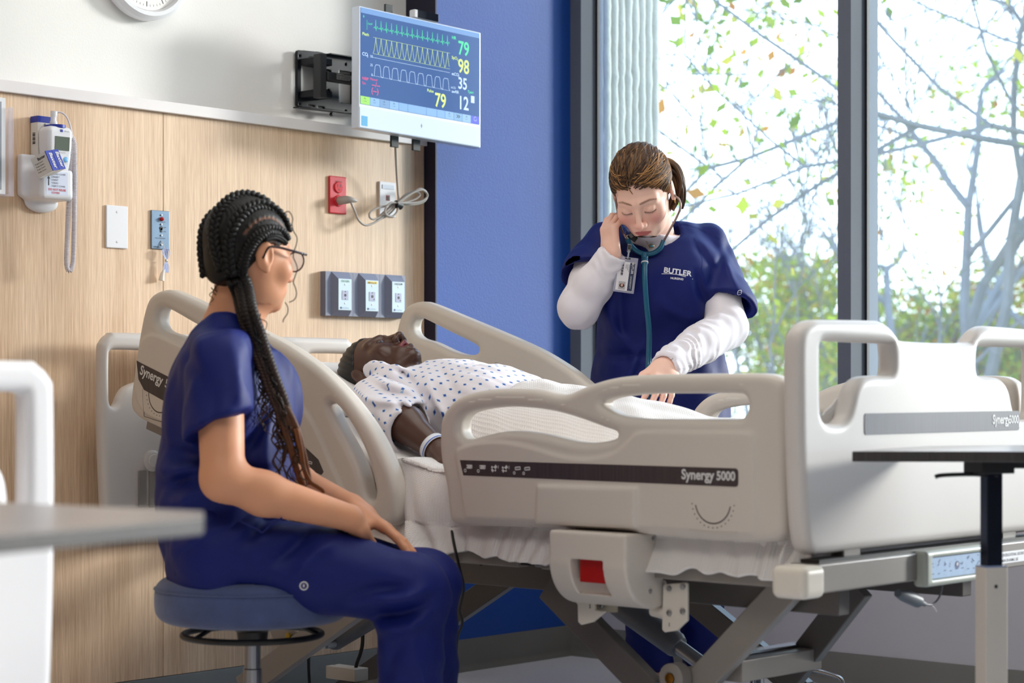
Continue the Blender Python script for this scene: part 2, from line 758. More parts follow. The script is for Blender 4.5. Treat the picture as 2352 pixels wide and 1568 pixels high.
M_wood = wood_mat()
M_floor = floor_mat()
YW = 5.056          # inner face of the window wall
XB = 0.046          # face of the blue pier
Y0, X1, ZC = -5.0, 8.5, 2.78


def struct(name, mb, m, **k):
    o = mb.make(name, m, None, **k)
    o['kind'] = 'structure'
    return o


struct('floor', MB().box((-0.4, Y0 - 0.2, -0.15), (X1 + 0.2, YW + 0.25, 0)), M_floor, smooth=None)
struct('ceiling', MB().box((-0.4, Y0 - 0.2, ZC), (X1 + 0.2, YW + 0.25, ZC + 0.2)), M_ceil, smooth=None)
struct('wall_left', MB().box((-0.3, Y0, 0), (-0.08, 4.422, ZC)), M_white, smooth=None)
M_far = mat('wall_paint_grey', (150, 150, 152), 0.8, var=0.02)
struct('wall_back', MB().box((X1, Y0, 0), (X1 + 0.2, YW, ZC)), M_far, smooth=None)
struct('wall_near', MB().box((-0.3, Y0 - 0.2, 0), (X1 + 0.2, Y0, ZC)), M_far, smooth=None)
struct('wall_centre', MB().box((-0.3, 4.424, 0), (XB, YW + 0.085, ZC)), M_blue, smooth=None)
# dark side of the blue pier
struct('trim_1', MB().box((-0.08, 4.4185, 0.0), (XB + 0.0005, 4.4238, ZC)), M_navy, smooth=None)
# window wall: white parapet, greyed to put its shade into the colour, white head, window band between
ZS, ZH = 0.62, 2.62
M_par = mat('parapet_white_shaded', (188, 185, 192), 0.75, var=0.015)
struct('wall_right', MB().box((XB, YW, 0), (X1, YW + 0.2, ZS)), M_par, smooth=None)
struct('wall_right_head', MB().box((XB, YW, ZH), (X1, YW + 0.2, ZC)), M_white, smooth=None)
struct('wall_right_pier', MB().box((5.4, YW, ZS), (X1, YW + 0.2, ZH)), M_white, smooth=None)

# maple wainscot built of boards with fine joints
wain = thing('trim_2', None, None, (0, 0, 0))
wain['kind'] = 'structure'
ys = [Y0, -1.460, -0.241, 0.978, 2.197, 3.416, 4.418]
for a, b in zip(ys[:-1], ys[1:]):
    MB().box((-0.079, a + 0.0008, 0.098), (0.0, b - 0.0008, 1.6075)).make('panel', M_wood, wain, smooth=None, bevel=0.0008, seg=1)
struct('trim_3', MB().box((-0.08, Y0, 1.608), (0.014, 4.4175, 1.638)), M_cap, bevel=0.002)


def cove(name, pts_in, nrm_in):
    """cove base: upright 10 cm strip with a curved toe, swept along a straight wall"""
    a, b = [np.asarray(p, float) for p in pts_in]
    n = np.asarray(nrm_in, float)
    prof = [(0.0, 0.0), (0.022, 0.0), (0.0205, 0.003), (0.010, 0.009), (0.005, 0.02), (0.0045, 0.094), (0.002, 0.097), (0.0, 0.097)]
    poly = [a + n * p + UP * q for p, q in prof]
    struct(name, MB().prism(poly, b - a), M_base, smooth=40)


cove('baseboard_left', [(-0.001, 4.418, 0), (-0.001, Y0, 0)], (1, 0, 0))
cove('baseboard_centre', [(XB, YW, 0), (XB, 4.42, 0)], (1, 0, 0))
cove('baseboard_right', [(X1, YW, 0), (XB, YW, 0)], (0, -1, 0))


def glass_mat():
    m = bpy.data.materials.new('window_glass')
    m.use_nodes = True
    nt = m.node_tree
    nt.nodes.clear()
    out = nt.nodes.new('ShaderNodeOutputMaterial')
    tr = nt.nodes.new('ShaderNodeBsdfTransparent')
    tr.inputs['Color'].default_value = (0.93, 0.97, 1.0, 1)
    gl = nt.nodes.new('ShaderNodeBsdfGlossy')
    gl.inputs['Roughness'].default_value = 0.02
    fr = nt.nodes.new('ShaderNodeFresnel')
    fr.inputs['IOR'].default_value = 1.3
    # woven solar mesh; its translucent share also puts an overexposure haze into the glass
    tl = nt.nodes.new('ShaderNodeBsdfTranslucent')
    tl.inputs['Color'].default_value = (0.95, 0.97, 1.0, 1)
    m0 = nt.nodes.new('ShaderNodeMixShader')
    m0.inputs[0].default_value = 0.03
    nt.links.new(tr.outputs[0], m0.inputs[1])
    nt.links.new(tl.outputs[0], m0.inputs[2])
    mx = nt.nodes.new('ShaderNodeMixShader')
    nt.links.new(fr.outputs[0], mx.inputs[0])
    nt.links.new(m0.outputs[0], mx.inputs[1])
    nt.links.new(gl.outputs[0], mx.inputs[2])
    nt.links.new(mx.outputs[0], out.inputs[0])
    return m


M_glass = glass_mat()
FD = 0.085    # depth from the inner frame face to the glass
bays = [(0.046, 1.0935), (1.0935, 2.141), (2.141, 3.188), (3.188, 4.236), (4.236, 5.4)]
for i, (a, b) in enumerate(bays):
    w = thing('window_%d' % (i + 1), None, None, (a, YW, ZS))
    w['kind'] = 'structure'
    xl, xr = (a if i == 0 else a + 0.0002), b
    l_in = a + (0.045 if i == 0 else 0.0225)
    r_in = b - 0.0225
    fr = MB()
    fr.box((xl, YW - 0.002, ZS), (l_in, YW + FD, ZH))
    fr.box((r_in, YW - 0.002, ZS), (xr, YW + FD, ZH))
    fr.box((l_in, YW - 0.002, ZS), (r_in, YW + FD, ZS + 0.05))
    fr.box((l_in, YW - 0.002, ZH - 0.05), (r_in, YW + FD, ZH))
    fr.make('window_frame', M_frame, w, smooth=None)
    gk = MB()
    for x in (l_in, r_in - 0.008):
        gk.box((x, YW + FD - 0.012, ZS + 0.05), (x + 0.008, YW + FD + 0.002, ZH - 0.05))
    gk.make('gasket', M_gasket, w, smooth=None)
    MB().box((l_in, YW + FD - 0.004, ZS + 0.05), (r_in, YW + FD + 0.004, ZH - 0.05)).make('pane', M_glass, w, smooth=None)
    fo = MB()
    if i > 0:
        fo.box((xl, YW + FD + 0.004, ZS), (l_in + 0.004, YW + FD + 0.055, ZH))
    fo.box((r_in - 0.004, YW + FD + 0.004, ZS), (xr, YW + FD + 0.055, ZH))
    fo.make('outer_frame', M_frame, w, smooth=None)
# ------------------------------------------------------------------ the hospital bed
M_plas = mat('bed_plastic_beige', (206, 197, 187), 0.42, var=0.012, vscale=5, bump=0.03, bscale=300)
M_plas_l = mat('bed_plastic_light', (206, 199, 194), 0.42, var=0.012, vscale=5, bump=0.03, bscale=300)
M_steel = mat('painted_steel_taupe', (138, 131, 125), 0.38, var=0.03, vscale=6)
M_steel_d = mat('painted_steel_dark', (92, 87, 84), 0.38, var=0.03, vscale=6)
M_bracket = mat('bracket_cream', (216, 208, 196), 0.4, var=0.02)
M_chrome = mat('chrome', (205, 208, 214), 0.12, metal=1.0)
M_zinc = mat('zinc_bolt', (170, 172, 176), 0.3, metal=1.0)
M_black = mat('black_plastic', (16, 16, 18), 0.45)
M_red = mat('red_release_lever', (170, 8, 8), 0.4)
M_strip = mat('dark_woodgrain_strip', (58, 50, 54), 0.42, var=0.25, vscale=14, stretch=(18, 18, 0.6))
M_stripb = mat('slate_woodgrain_strip', (46, 45, 64), 0.5, var=0.25, vscale=14, stretch=(1, 18, 0.6))
M_print = mat('print_light_grey', (214, 212, 212), 0.5)
M_printd = mat('print_dark_grey', (70, 62, 60), 0.5)
M_keypad = mat('keypad_grey', (186, 184, 176), 0.45)
M_actu = mat('actuator_grey', (96, 98, 104), 0.35, var=0.02)

bed = thing('hospital_bed', 'beige electric hospital bed with raised backrest holding the patient, in the middle of the room', 'bed', (1.2, 3.61, 0))

NY, FY = 3.150, 4.050      # visible faces of the near and far side rails


def plate(name, plane, outer, holes, c, half, r, m, emboss=(), h=0.005, flip=1):
    """moulded plate lying in the x-z (plane 'y') or y-z (plane 'x') plane"""
    P0 = Plate2(outer, holes, h=0.004)
    em = [(Plate2(e, (), h=0.004), dd) for e, dd in emboss]
    ax = 1 if plane == 'y' else 0
    o2 = 0 if plane == 'y' else 1

    def fn(P):
        q = np.stack([P[:, o2], P[:, 2]], 1)
        w = P[:, ax] - c
        d = extrude_sd(P0(q), w, half, r)
        for e, dd in em:
            d = smin(d, extrude_sd(e(q), w - flip * (half + dd - 0.012), 0.012, 0.006), 0.006)
        return d
    out = np.asarray(outer)
    lo, hi = np.zeros(3), np.zeros(3)
    lo[o2], hi[o2] = out[:, 0].min() - 0.02, out[:, 0].max() + 0.02
    lo[2], hi[2] = out[:, 1].min() - 0.02, out[:, 1].max() + 0.02
    lo[ax], hi[ax] = c - half - 0.03, c + half + 0.03
    v, f = sdf_mesh(fn, lo, hi, h)
    return obj(name, v, f, m, bed, smooth=180)


def xz(pts, y=NY):
    return [ony(px, py, y)[[0, 2]] for px, py in pts]


# --- foot section side rail (outline in x-z metres read off the near rail)
fr_out = rounded(xz([(1006, 993), (1013, 952), (1038, 920), (1072, 903), (1133, 893), (1225, 894), (1290, 906), (1347, 884), (1409, 867), (1492, 860), (1675, 857), (1752, 858),
                     (1785, 868), (1800, 892), (1803, 960), (1803, 1100), (1803, 1207), (1795, 1229), (1773, 1243), (1706, 1245), (1522, 1232), (1400, 1217), (1265, 1212), (1072, 1207),
                     (1041, 1203), (1029, 1188), (1020, 1115), (1008, 1054)]), 4)
fr_h1 = rounded(xz([(1052, 978), (1056, 962), (1072, 947), (1118, 937), (1179, 934), (1255, 942), (1317, 958), (1378, 980), (1407, 990), (1413, 999), (1405, 1008), (1363, 1016),
                    (1317, 1014), (1255, 999), (1194, 990), (1148, 991), (1102, 1001), (1078, 1008), (1062, 1006), (1053, 993)]), 4)
fr_h2 = rounded(xz([(1378, 928), (1393, 916), (1430, 909), (1492, 904), (1600, 903), (1685, 903), (1705, 909), (1713, 926), (1710, 947), (1694, 961), (1640, 962), (1492, 962), (1431, 956), (1400, 944)]), 4)
fr_em = rounded(xz([(1048, 1045), (1060, 1028), (1102, 1016), (1164, 1015), (1225, 1027), (1286, 1045), (1347, 1053), (1409, 1040), (1445, 1012), (1477, 991), (1600, 991), (1715, 992),
                    (1734, 1005), (1737, 1110), (1735, 1218), (1700, 1226), (1522, 1214), (1300, 1200), (1090, 1192), (1070, 1180), (1060, 1115)]), 4)
fr_em2 = xz([(1240, 1113), (1468, 1119), (1466, 1214), (1236, 1203)])
# --- head section side rail, tilted with the backrest
hr_out = rounded(xz([(297, 930), (302, 870), (318, 762), (332, 700), (348, 675), (375, 665), (400, 671), (470, 703), (560, 745), (640, 785), (690, 817), (740, 856), (800, 920),
                     (850, 990), (885, 1060), (902, 1115), (906, 1160), (903, 1195), (888, 1208), (860, 1203), (760, 1160), (600, 1088), (450, 1022), (355, 980), (312, 957)]), 4)
hr_h1 = rounded([(0.305, 1.048), (0.316, 1.066), (0.345, 1.066), (0.44, 1.030), (0.54, 0.992), (0.560, 0.976), (0.545, 0.963), (0.50, 0.963), (0.45, 0.975), (0.385, 0.998), (0.335, 1.010), (0.310, 1.026)], 4)
hr_h2 = rounded(xz([(752, 928), (766, 928), (800, 970), (836, 1040), (856, 1110), (858, 1138), (850, 1150), (838, 1140), (822, 1080), (800, 1030), (770, 975)]), 4)
hr_em = rounded(xz([(312, 860), (322, 795), (338, 772), (365, 770), (440, 805), (560, 862), (640, 895), (690, 930), (725, 980), (760, 1060), (790, 1130), (780, 1150), (700, 1118), (520, 1036), (370, 968), (322, 935)]), 4)

near_foot = plate('side_rail', 'y', fr_out, [fr_h1, fr_h2], NY + 0.026, 0.026, 0.017, M_plas, emboss=[(fr_em, 0.005), (fr_em2, 0.013)], flip=-1)
near_head = plate('side_rail', 'y', hr_out, [hr_h1, hr_h2], NY + 0.026, 0.026, 0.017, M_plas, emboss=[(hr_em, 0.005)], flip=-1)
far_foot = plate('side_rail', 'y', fr_out, [fr_h1, fr_h2], FY + 0.026, 0.026, 0.017, M_plas)
far_head = plate('side_rail', 'y', hr_out, [hr_h1, hr_h2], FY + 0.026, 0.026, 0.017, M_plas)

# --- head and foot boards
YC = 3.61
half_out = [(YC, 0.961), (3.485, 0.963), (3.462, 0.972), (3.438, 0.988), (3.405, 0.999), (3.37, 1.000), (3.20, 0.997), (3.16, 0.993), (3.130, 0.977), (3.117, 0.945), (3.117, 0.85), (3.120, 0.75),
            (3.128, 0.64), (3.140, 0.583), (3.155, 0.565), (3.18, 0.559), (3.30, 0.559), (YC, 0.559)]
board_out = rounded(half_out + [(2 * YC - y, z) for y, z in half_out[-2:0:-1]], 4)
half_hole = [(3.187, 0.935), (3.190, 0.950), (3.205, 0.957), (3.30, 0.957), (3.425, 0.956), (3.441, 0.948), (3.445, 0.92), (3.442, 0.902), (3.425, 0.894), (3.365, 0.893), (3.330, 0.886), (3.306, 0.866),
             (3.292, 0.835), (3.280, 0.815), (3.258, 0.803), (3.215, 0.803), (3.194, 0.815), (3.188, 0.84)]
hole_l = rounded(half_hole, 4)
hole_r = [np.array([2 * YC - p[0], p[1]]) for p in hole_l][::-1]
XF = 2.232
foot_b = plate('footboard', 'x', board_out, [hole_l, hole_r], XF - 0.022, 0.022, 0.016, M_plas_l)


def head_board(name, xc, yl, yr, zt, zb, post, m, parent, hole_w=0.165, bottom=0.19, half=0.020, sides=(1, 1)):
    """end board with a slim post and grip opening at each upper corner"""
    o = rounded([(yl + 0.03, zt - 0.004), (yl + 0.065, zt), ((yl + yr) / 2, zt), (yr - 0.065, zt), (yr - 0.03, zt - 0.004), (yr - 0.006, zt - 0.025), (yr, zt - 0.06), (yr, (zt + zb) / 2), (yr - 0.012, zb + 0.05),
                 (yr - 0.03, zb + 0.008), (yr - 0.07, zb), ((yl + yr) / 2, zb), (yl + 0.07, zb), (yl + 0.03, zb + 0.008), (yl + 0.012, zb + 0.05), (yl, (zt + zb) / 2), (yl, zt - 0.06), (yl + 0.006, zt - 0.025)], 4)

    def hol(y0, s):
        a_ = y0 + s * post
        return rounded([(a_, zt - 0.060), (a_ + s * 0.006, zt - 0.047), (a_ + s * 0.02, zt - 0.044), (a_ + s * hole_w * .6, zt - 0.044), (a_ + s * (hole_w - .012), zt - 0.046), (a_ + s * hole_w, zt - 0.058),
                        (a_ + s * hole_w, zt - 0.10), (a_ + s * (hole_w - .008), zt - 0.118), (a_ + s * hole_w * .62, zt - 0.125), (a_ + s * 0.055, zt - 0.14), (a_ + s * 0.034, zt - 0.165), (a_ + s * 0.026, zt - bottom + 0.008),
                        (a_ + s * 0.014, zt - bottom), (a_ + s * 0.003, zt - bottom + 0.006), (a_, zt - bottom + 0.03)], 4)
    hs = [hol(yl, 1), hol(yr, -1)]
    global bed
    keep_ = bed
    bed = parent
    r = plate(name, 'x', o, hs, xc, half, half - 0.005, m)
    bed = keep_
    return r


head_b = head_board('headboard', 0.085, 3.140, 4.036, 1.013, 0.485, 0.024, M_plas_l, bed)
# round cap and slots low on the headboard's bed side
MB().lathe([(0.028, 0), (0.028, 0.006), (0.022, 0.010), (0.018, 0.010), (0.016, 0.013), (0.0, 0.014)], onx(348, 1058, 0.105), (1, 0, 0), 20).make('board_plug', M_plas_l, bed)
for k in range(2):
    p = onx(326 + 24 * k, 1080, 0.105)
    q = onx(326 + 24 * k, 1165, 0.105)
    MB().box((0.104, p[1] - 0.013, q[2]), (0.110, p[1] + 0.013, p[2])).make('latch_plate', M_steel, bed, bevel=0.003)

# --- name strips
e1, ex, ey, ez = 0.0007, V(1, 0, 0), V(0, 1, 0), V(0, 0, 1)


def strip_on_y(name, pts, m, y, thick=0.0012):
    poly = [V(p[0], y, p[1]) for p in pts]
    return MB().prism(poly, (0, -thick, 0)).make(name, m, bed, smooth=None)


sy = NY - 0.0046
st = strip_on_y('name_strip', [(1.347, 0.716), (2.066, 0.717), (2.0705, 0.7145), (2.072, 0.710), (2.072, 0.689), (2.0705, 0.684), (2.066, 0.682), (1.357, 0.684)][::-1], M_strip, sy)
tb = MB()
tb.text('Synergy', (1.938, sy - 0.0012, 0.6935), ex, ez, 0.027, bold=0.028, xs=0.92)
tb.text('5000', (2.0215, sy - 0.0012, 0.694), ex, ez, 0.024, bold=0.028, xs=0.92)
tb.make('lettering', M_print, st, smooth=None)


def icon_row(mb, org, right, up, s):
    """small pictograms of a bed lying flat, tilting and locking"""
    right, up = nrm(right), nrm(up)
    nn = np.cross(right, up)

    def P(u, v):
        return np.asarray(org, float) + right * u * s + up * v * s + nn * 0.0006

    def bar(u0, v0, u1, v1, w=0.12):
        a, b = P(u0, v0), P(u1, v1)
        d = nrm(b - a)
        n2 = np.cross(nn, d) * w * s / 2
        mb.quad(a - n2, b - n2, b + n2, a + n2)

    def ring(u, v, r, n=10, w=0.09):
        for k in range(n):
            t0, t1 = 6.283 * k / n, 6.283 * (k + 1) / n
            mb.quad(P(u + r * math.cos(t0), v + r * math.sin(t0)), P(u + r * math.cos(t1), v + r * math.sin(t1)),
                    P(u + (r - w) * math.cos(t1), v + (r - w) * math.sin(t1)), P(u + (r - w) * math.cos(t0), v + (r - w) * math.sin(t0)))
    x = 0
    for k in range(6):
        if k < 2:
            bar(x + 0.3, 0.72, x + 1.2, 0.72, 0.3)
            bar(x + 0.35, 0.5, x + 0.35, 0.75, 0.14)
            bar(x + 1.15, 0.5, x + 1.15, 0.75, 0.14)
            bar(x + 0.4, 0.5, x + 1.1, 0.5, 0.12)
            ring(x + 0.12, 0.22, 0.2)
        elif k < 4:
            bar(x + 0.2, 0.25, x + 0.9, 0.85, 0.34)
            bar(x + 0.15, 0.75, x + 0.8, 0.3, 0.22)
            bar(x + 1.15, 0.55, x + 1.15, 0.9, 0.07)
        else:
            bar(x + 0.3, 0.75, x + 1.0, 0.82, 0.12)
            bar(x + 0.3, 0.5, x + 1.0, 0.56, 0.12)
            bar(x + 0.3, 0.5, x + 0.3, 0.78, 0.1)
            bar(x + 1.0, 0.5, x + 1.0, 0.82, 0.1)
            ring(x + 0.15, 0.15, 0.18)
        x += (1.95, 1.9, 1.55, 1.75, 1.35, 0)[k]


ib = MB()
icon_row(ib, (1.361, sy - 0.0013, 0.690), ex, ez, 0.0195)
ib.make('pictograms', M_print, st, smooth=None)

# strip on the tilted head rail: runs down with the rail
hs_pts = [(318, 828), (325, 832), (470, 905), (620, 985), (700, 1022), (735, 1055), (747, 1083), (742, 1090), (700, 1072), (540, 1000), (380, 920), (335, 895), (322, 870)]
hst = strip_on_y('name_strip', [tuple(ony(a, b, NY)[[0, 2]]) for a, b in hs_pts][::-1], M_strip, sy)
hd = nrm(ony(470, 905, NY) - ony(325, 832, NY))
hu = nrm(np.cross(ey * -1, hd) * -1)
hu = nrm(np.cross(hd, V(0, 1, 0)))
hu = hu if hu[2] > 0 else -hu
o0 = ony(325, 858, NY)
o0[1] = sy - 0.0012
tb = MB()
tb.text('Synergy', o0, hd, hu, 0.033, bold=0.025, xs=0.9)
tb.text('5000', o0 + hd * 0.104, hd, hu, 0.029, bold=0.025)
tb.make('lettering', M_print, hst, smooth=None)
o2 = ony(676, 1052, NY)
o2[1] = sy - 0.0012
ib = MB()
icon_row(ib, o2 - hd * 0.09, hd, hu, 0.0165)
ib.make('pictograms', M_print, hst, smooth=None)

fs = MB().prism([(XF, a, b) for a, b in [(3.333, 0.784), (3.337, 0.780), (3.947, 0.780), (3.951, 0.784), (3.951, 0.817), (3.947, 0.821), (3.337, 0.821), (3.333, 0.817)]], (0.0012, 0, 0)).make('name_strip', M_stripb, bed, smooth=None)
tb = MB()
tb.text('Synergy', (XF + 0.0013, 3.833, 0.795), ey, ez, 0.027, bold=0.028, xs=0.88)
tb.text('5000', (XF + 0.0013, 3.904, 0.795), ey, ez, 0.024, bold=0.028, xs=0.9)
tb.make('lettering', M_print, fs, smooth=None)


# --- angle gauges with tick marks
def gauge(c, r, rot, y):
    g = MB()
    for k in range(16):
        a0, a1 = math.radians(190 + 10 * k + rot), math.radians(200 + 10 * k + rot)
        q = []
        for a, rr in ((a0, r), (a1, r), (a1, r - 0.0028), (a0, r - 0.0028)):
            q.append((c[0] + rr * math.cos(a), y, c[1] + rr * math.sin(a)))
        g.quad(*q)
    for k in range(15):
        a = math.radians(186 + 12 * k + rot)
        p = V(c[0] + (r + 0.007) * math.cos(a), y, c[1] + (r + 0.007) * math.sin(a))
        g.quad(p + V(-.0013, 0, -.0013), p + V(.0013, 0, -.0013), p + V(.0013, 0, .0013), p + V(-.0013, 0, .0013))
    return g


def outline_on_y(pts, y, w=0.0012, closed=True):
    g = MB()
    g.tube([V(p[0], y, p[1]) for p in pts], w, 5, closed=closed)
    return g


gc = ony(1641, 1152, NY)
gauge((gc[0], gc[2]), 0.043, 0, sy - 0.0006).make('angle_gauge', M_printd, bed, smooth=None)
gp = rounded([(gc[0] - 0.052, gc[2] + 0.018), (gc[0] + 0.052, gc[2] + 0.018), (gc[0] + 0.055, gc[2] - 0.05), (gc[0] + 0.04, gc[2] - 0.058), (gc[0] - 0.045, gc[2] - 0.058), (gc[0] - 0.057, gc[2] - 0.05)], 3)
outline_on_y(gp, sy, 0.0008).make('gauge_border', M_plas, bed)
gc2 = ony(372, 905, NY)
gauge((gc2[0], gc2[2]), 0.047, -15, sy - 0.0006).make('angle_gauge', M_printd, bed, smooth=None)
gp2 = [(gc2[0] + 1.15 * (a - gc[0]), gc2[2] + 1.15 * (b - gc[2]) - 0.2 * (a - gc[0])) for a, b in gp]
outline_on_y(gp2, sy, 0.0008).make('gauge_border', M_printd, bed)

# --- keypad on the inner face of the far head rail
kp = rounded([tuple(ony(a, b, FY)[[0, 2]]) for a, b in [(1125, 850), (1135, 836), (1150, 836), (1235, 873), (1253, 890), (1256, 930), (1240, 940), (1130, 905)]], 3)
outline_on_y(kp, FY, 0.0007).make('keypad_outline', M_printd, bed)
kq = [tuple(ony(a, b, FY)[[0, 2]]) for a, b in [(1153, 868), (1158, 859), (1222, 888), (1226, 925), (1165, 905)]]
kpad = MB().prism([V(a, FY + 0.0005, b) for a, b in kq], (0, -0.0025, 0)).make('keypad', M_keypad, bed, bevel=0.0015)
for a, b in [(1171, 876), (1182, 886), (1209, 887), (1178, 900), (1205, 905)]:
    p = ony(a, b, FY - 0.0022)
    MB().add([p + V(-.0065, 0, -.005), p + V(.0065, 0, -.005), p + V(0.001, 0, .008)], [(0, 1, 2)]).make('key_symbol', M_printd, kpad, smooth=None)
kt = MB()
kt.tube([ony(1159, 866, FY - 0.002), ony(1169, 893, FY - 0.002)], 0.0055, 8, flat=0.2)
kt.make('key_symbol', M_printd, kpad, smooth=None)

# --- deck frame
XE = 2.252    # outer face of the foot end bar
sd = MB()
sd.box((1.06, 3.205, 0.489), (1.458, 3.245, 0.530))
sd.make('deck_side_bar', M_steel, bed, bevel=0.004)
MB().box((1.458, 3.212, 0.494), (1.497, 3.24, 0.526)).make('deck_hinge', M_black, bed, bevel=0.003)
MB().box((1.497, 3.214, 0.492), (1.522, 3.238, 0.520)).make('hinge_sleeve', M_zinc, bed, bevel=0.003)
MB().box((1.522, 3.205, 0.489), (2.175, 3.245, 0.530)).make('deck_side_bar', M_steel, bed, bevel=0.004)
MB().box((1.06, 3.975, 0.489), (2.175, 4.015, 0.530)).make('deck_side_bar', M_steel, bed, bevel=0.004)
# tilted backrest bars
for y in (3.225, 3.995):
    a, b = V(0.20, y, 0.788), V(1.075, y, 0.548)
    MB().beam(a, b, 0.04, 0.045, (0, 0, 1)).make('backrest_bar', M_steel, bed, bevel=0.003)
MB().box((0.205, 3.23, 0.765), (0.245, 3.99, 0.80)).make('backrest_cross_bar', M_steel, bed, bevel=0.003)
for x in (1.10, 1.60, 2.10):
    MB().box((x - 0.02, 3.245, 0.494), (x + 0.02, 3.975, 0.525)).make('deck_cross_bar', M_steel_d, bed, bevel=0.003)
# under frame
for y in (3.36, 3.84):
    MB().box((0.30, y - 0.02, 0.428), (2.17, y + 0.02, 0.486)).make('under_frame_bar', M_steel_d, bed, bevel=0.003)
MB().lathe([(0.0085, 0), (0.0085, 0.001)], ony(1570, 1291, 3.2045), (0, -1, 0), 16).make('frame_hole', M_black, bed, smooth=None)
for px, py in ((1105, 1295), (1597, 1325)):
    p = ony(px, py, 3.3395)
    MB().lathe([(0.004, 0), (0.004, 0.001)], p, (0, -1, 0), 10).make('frame_hole', M_black, bed, smooth=None)
eb = MB().box((XE - 0.05, 3.135, 0.4905), (XE, 4.09, 0.545))
eb.make('foot_end_bar', M_steel, bed, bevel=0.004)
MB().box((0.30, 3.36, 0.43), (0.345, 3.84, 0.484)).make('head_end_bar', M_steel_d, bed, bevel=0.004)
for y in (3.42, 3.80):
    MB().box((0.106, y - 0.018, 0.50), (0.126, y + 0.018, 0.70)).make('headboard_post', M_steel_d, bed, bevel=0.003)
    MB().box((0.106, y - 0.018, 0.488), (0.345, y + 0.018, 0.512)).make('headboard_bracket', M_steel_d, bed, bevel=0.003)
for y in (3.30, 3.92):
    MB().box((XF - 0.036, y - 0.03, 0.53), (XF - 0.006, y + 0.03, 0.60)).make('footboard_socket', M_steel, bed, bevel=0.003)
MB().box((XF - 0.03, 3.16, 0.5452), (XF + 0.012, 4.07, 0.552)).make('foot_end_gap_strip', M_black, bed)  # black strip filling the gap between end bar and footboard


def bumper(name, c):
    v, f = sdf_mesh(lambda P: rbox(P, c, (0.038, 0.036, 0.030), 0.014), np.asarray(c) - 0.06, np.asarray(c) + 0.06, 0.004)
    return obj(name, v, f, M_bracket, bed, smooth=180)


bumper('corner_bumper', (2.236, 3.102, 0.516))
bumper('corner_bumper', (2.236, 4.120, 0.516))
for y in (3.1355, 4.0865):
    MB().box((2.20, y - 0.004, 0.489), (2.258, y + 0.004, 0.546)).make('bumper_gasket', M_black, bed)

# --- control panel at the foot end
c0, c1 = onx(2106, 1275, XE), onx(2248, 1340, XE)
pz0, pz1 = 0.478, 0.549
py0, py1 = c0[1], c1[1] + 0.012
v, f = sdf_mesh(lambda P: smax(rbox(P, (XE + 0.006, (py0 + py1) / 2, (pz0 + pz1) / 2), (0.016, (py1 - py0) / 2, (pz1 - pz0) / 2), 0.008),
                               -rbox(P, (XE + 0.03, (py0 + py1) / 2 + 0.004, (pz0 + pz1) / 2), (0.018, (py1 - py0) / 2 - 0.020, 0.0225), 0.003), 0.004),
                (XE - 0.02, py0 - 0.02, pz0 - 0.02), (XE + 0.04, py1 + 0.02, pz1 + 0.02), 0.003)
cp = obj('control_panel', v, f, mat('panel_bezel', (166, 170, 160), 0.45), bed, smooth=50)
ms = MB().box((XE + 0.0125, py0 + 0.026, 0.4925), (XE + 0.0142, py1 - 0.017, 0.5345)).make('membrane', mat('membrane_blue_grey', (172, 196, 226), 0.35, var=0.05, vscale=60), cp, smooth=None)
ic = MB()
random.seed(4)
for k in range(9):
    y = py0 + 0.034 + k * (py1 - py0 - 0.06) / 8.5
    for q in range(3):
        a = V(XE + 0.0147, y + random.uniform(-.004, .006), 0.520 + random.uniform(-.006, .009))
        b = a + V(0, random.uniform(-.006, .008), random.uniform(-.006, .006))
        d = nrm(b - a)
        n2 = np.cross(V(1, 0, 0), d) * 0.0008
        ic.quad(a - n2, b - n2, b + n2, a + n2)
    a = V(XE + 0.0147, y - .002, 0.503 + random.uniform(-.003, .003))
    ic.quad(a, a + V(0, .009, 0.0005), a + V(0, .009, .002), a + V(0, 0, .0015))
cy_ = (py0 + py1) / 2 + 0.003
ic.lathe([(0.0085, 0), (0.0085, 0.0003)], (XE + 0.0143, cy_, 0.514), (1, 0, 0), 18)
ic.make('membrane_symbols', mat('print_navy', (40, 62, 120), 0.5), cp, smooth=None)
w2 = MB()
w2.lathe([(0.0035, 0), (0.0035, 0.0004)], (XE + 0.0147, cy_, 0.516), (1, 0, 0), 10)
w2.make('membrane_mark', M_print, cp, smooth=None)
MB().lathe([(0.0058, 0), (0.0058, 0.004), (0.004, 0.0055)], (XE + 0.0218, py1 - 0.006, 0.503), (1, 0, 0), 14).make('indicator_button', M_red, cp)
# plug and lead under the end bar
pp = [onx(2062, 1362, 2.22), onx(2090, 1372, 2.22), onx(2108, 1380, 2.22), onx(2124, 1387, 2.22)]
plg = MB().tube([pp[0], pp[0] * .6 + pp[1] * .4, pp[1], pp[2], pp[2] + (pp[3] - pp[2]) * .1, pp[3]], [0.008, 0.012, 0.0135, 0.0135, 0.007, 0.005], 14)
plg.make('connector_plug', mat('plug_grey', (98, 104, 112), 0.5), bed)
ld = MB().tube(spline([pp[3], onx(2140, 1388, 2.22), onx(2155, 1375, 2.225), onx(2163, 1352, 2.235), onx(2164, 1330, 2.245)], 6), 0.0021, 8)
ld.make('connector_lead', mat('cable_grey', (88, 88, 94), 0.5), bed)
MB().tube([onx(2139, 1388, 2.22), onx(2146, 1396, 2.22), onx(2151, 1404, 2.22)], 0.0012, 6).make('cable_tie', M_print, bed)
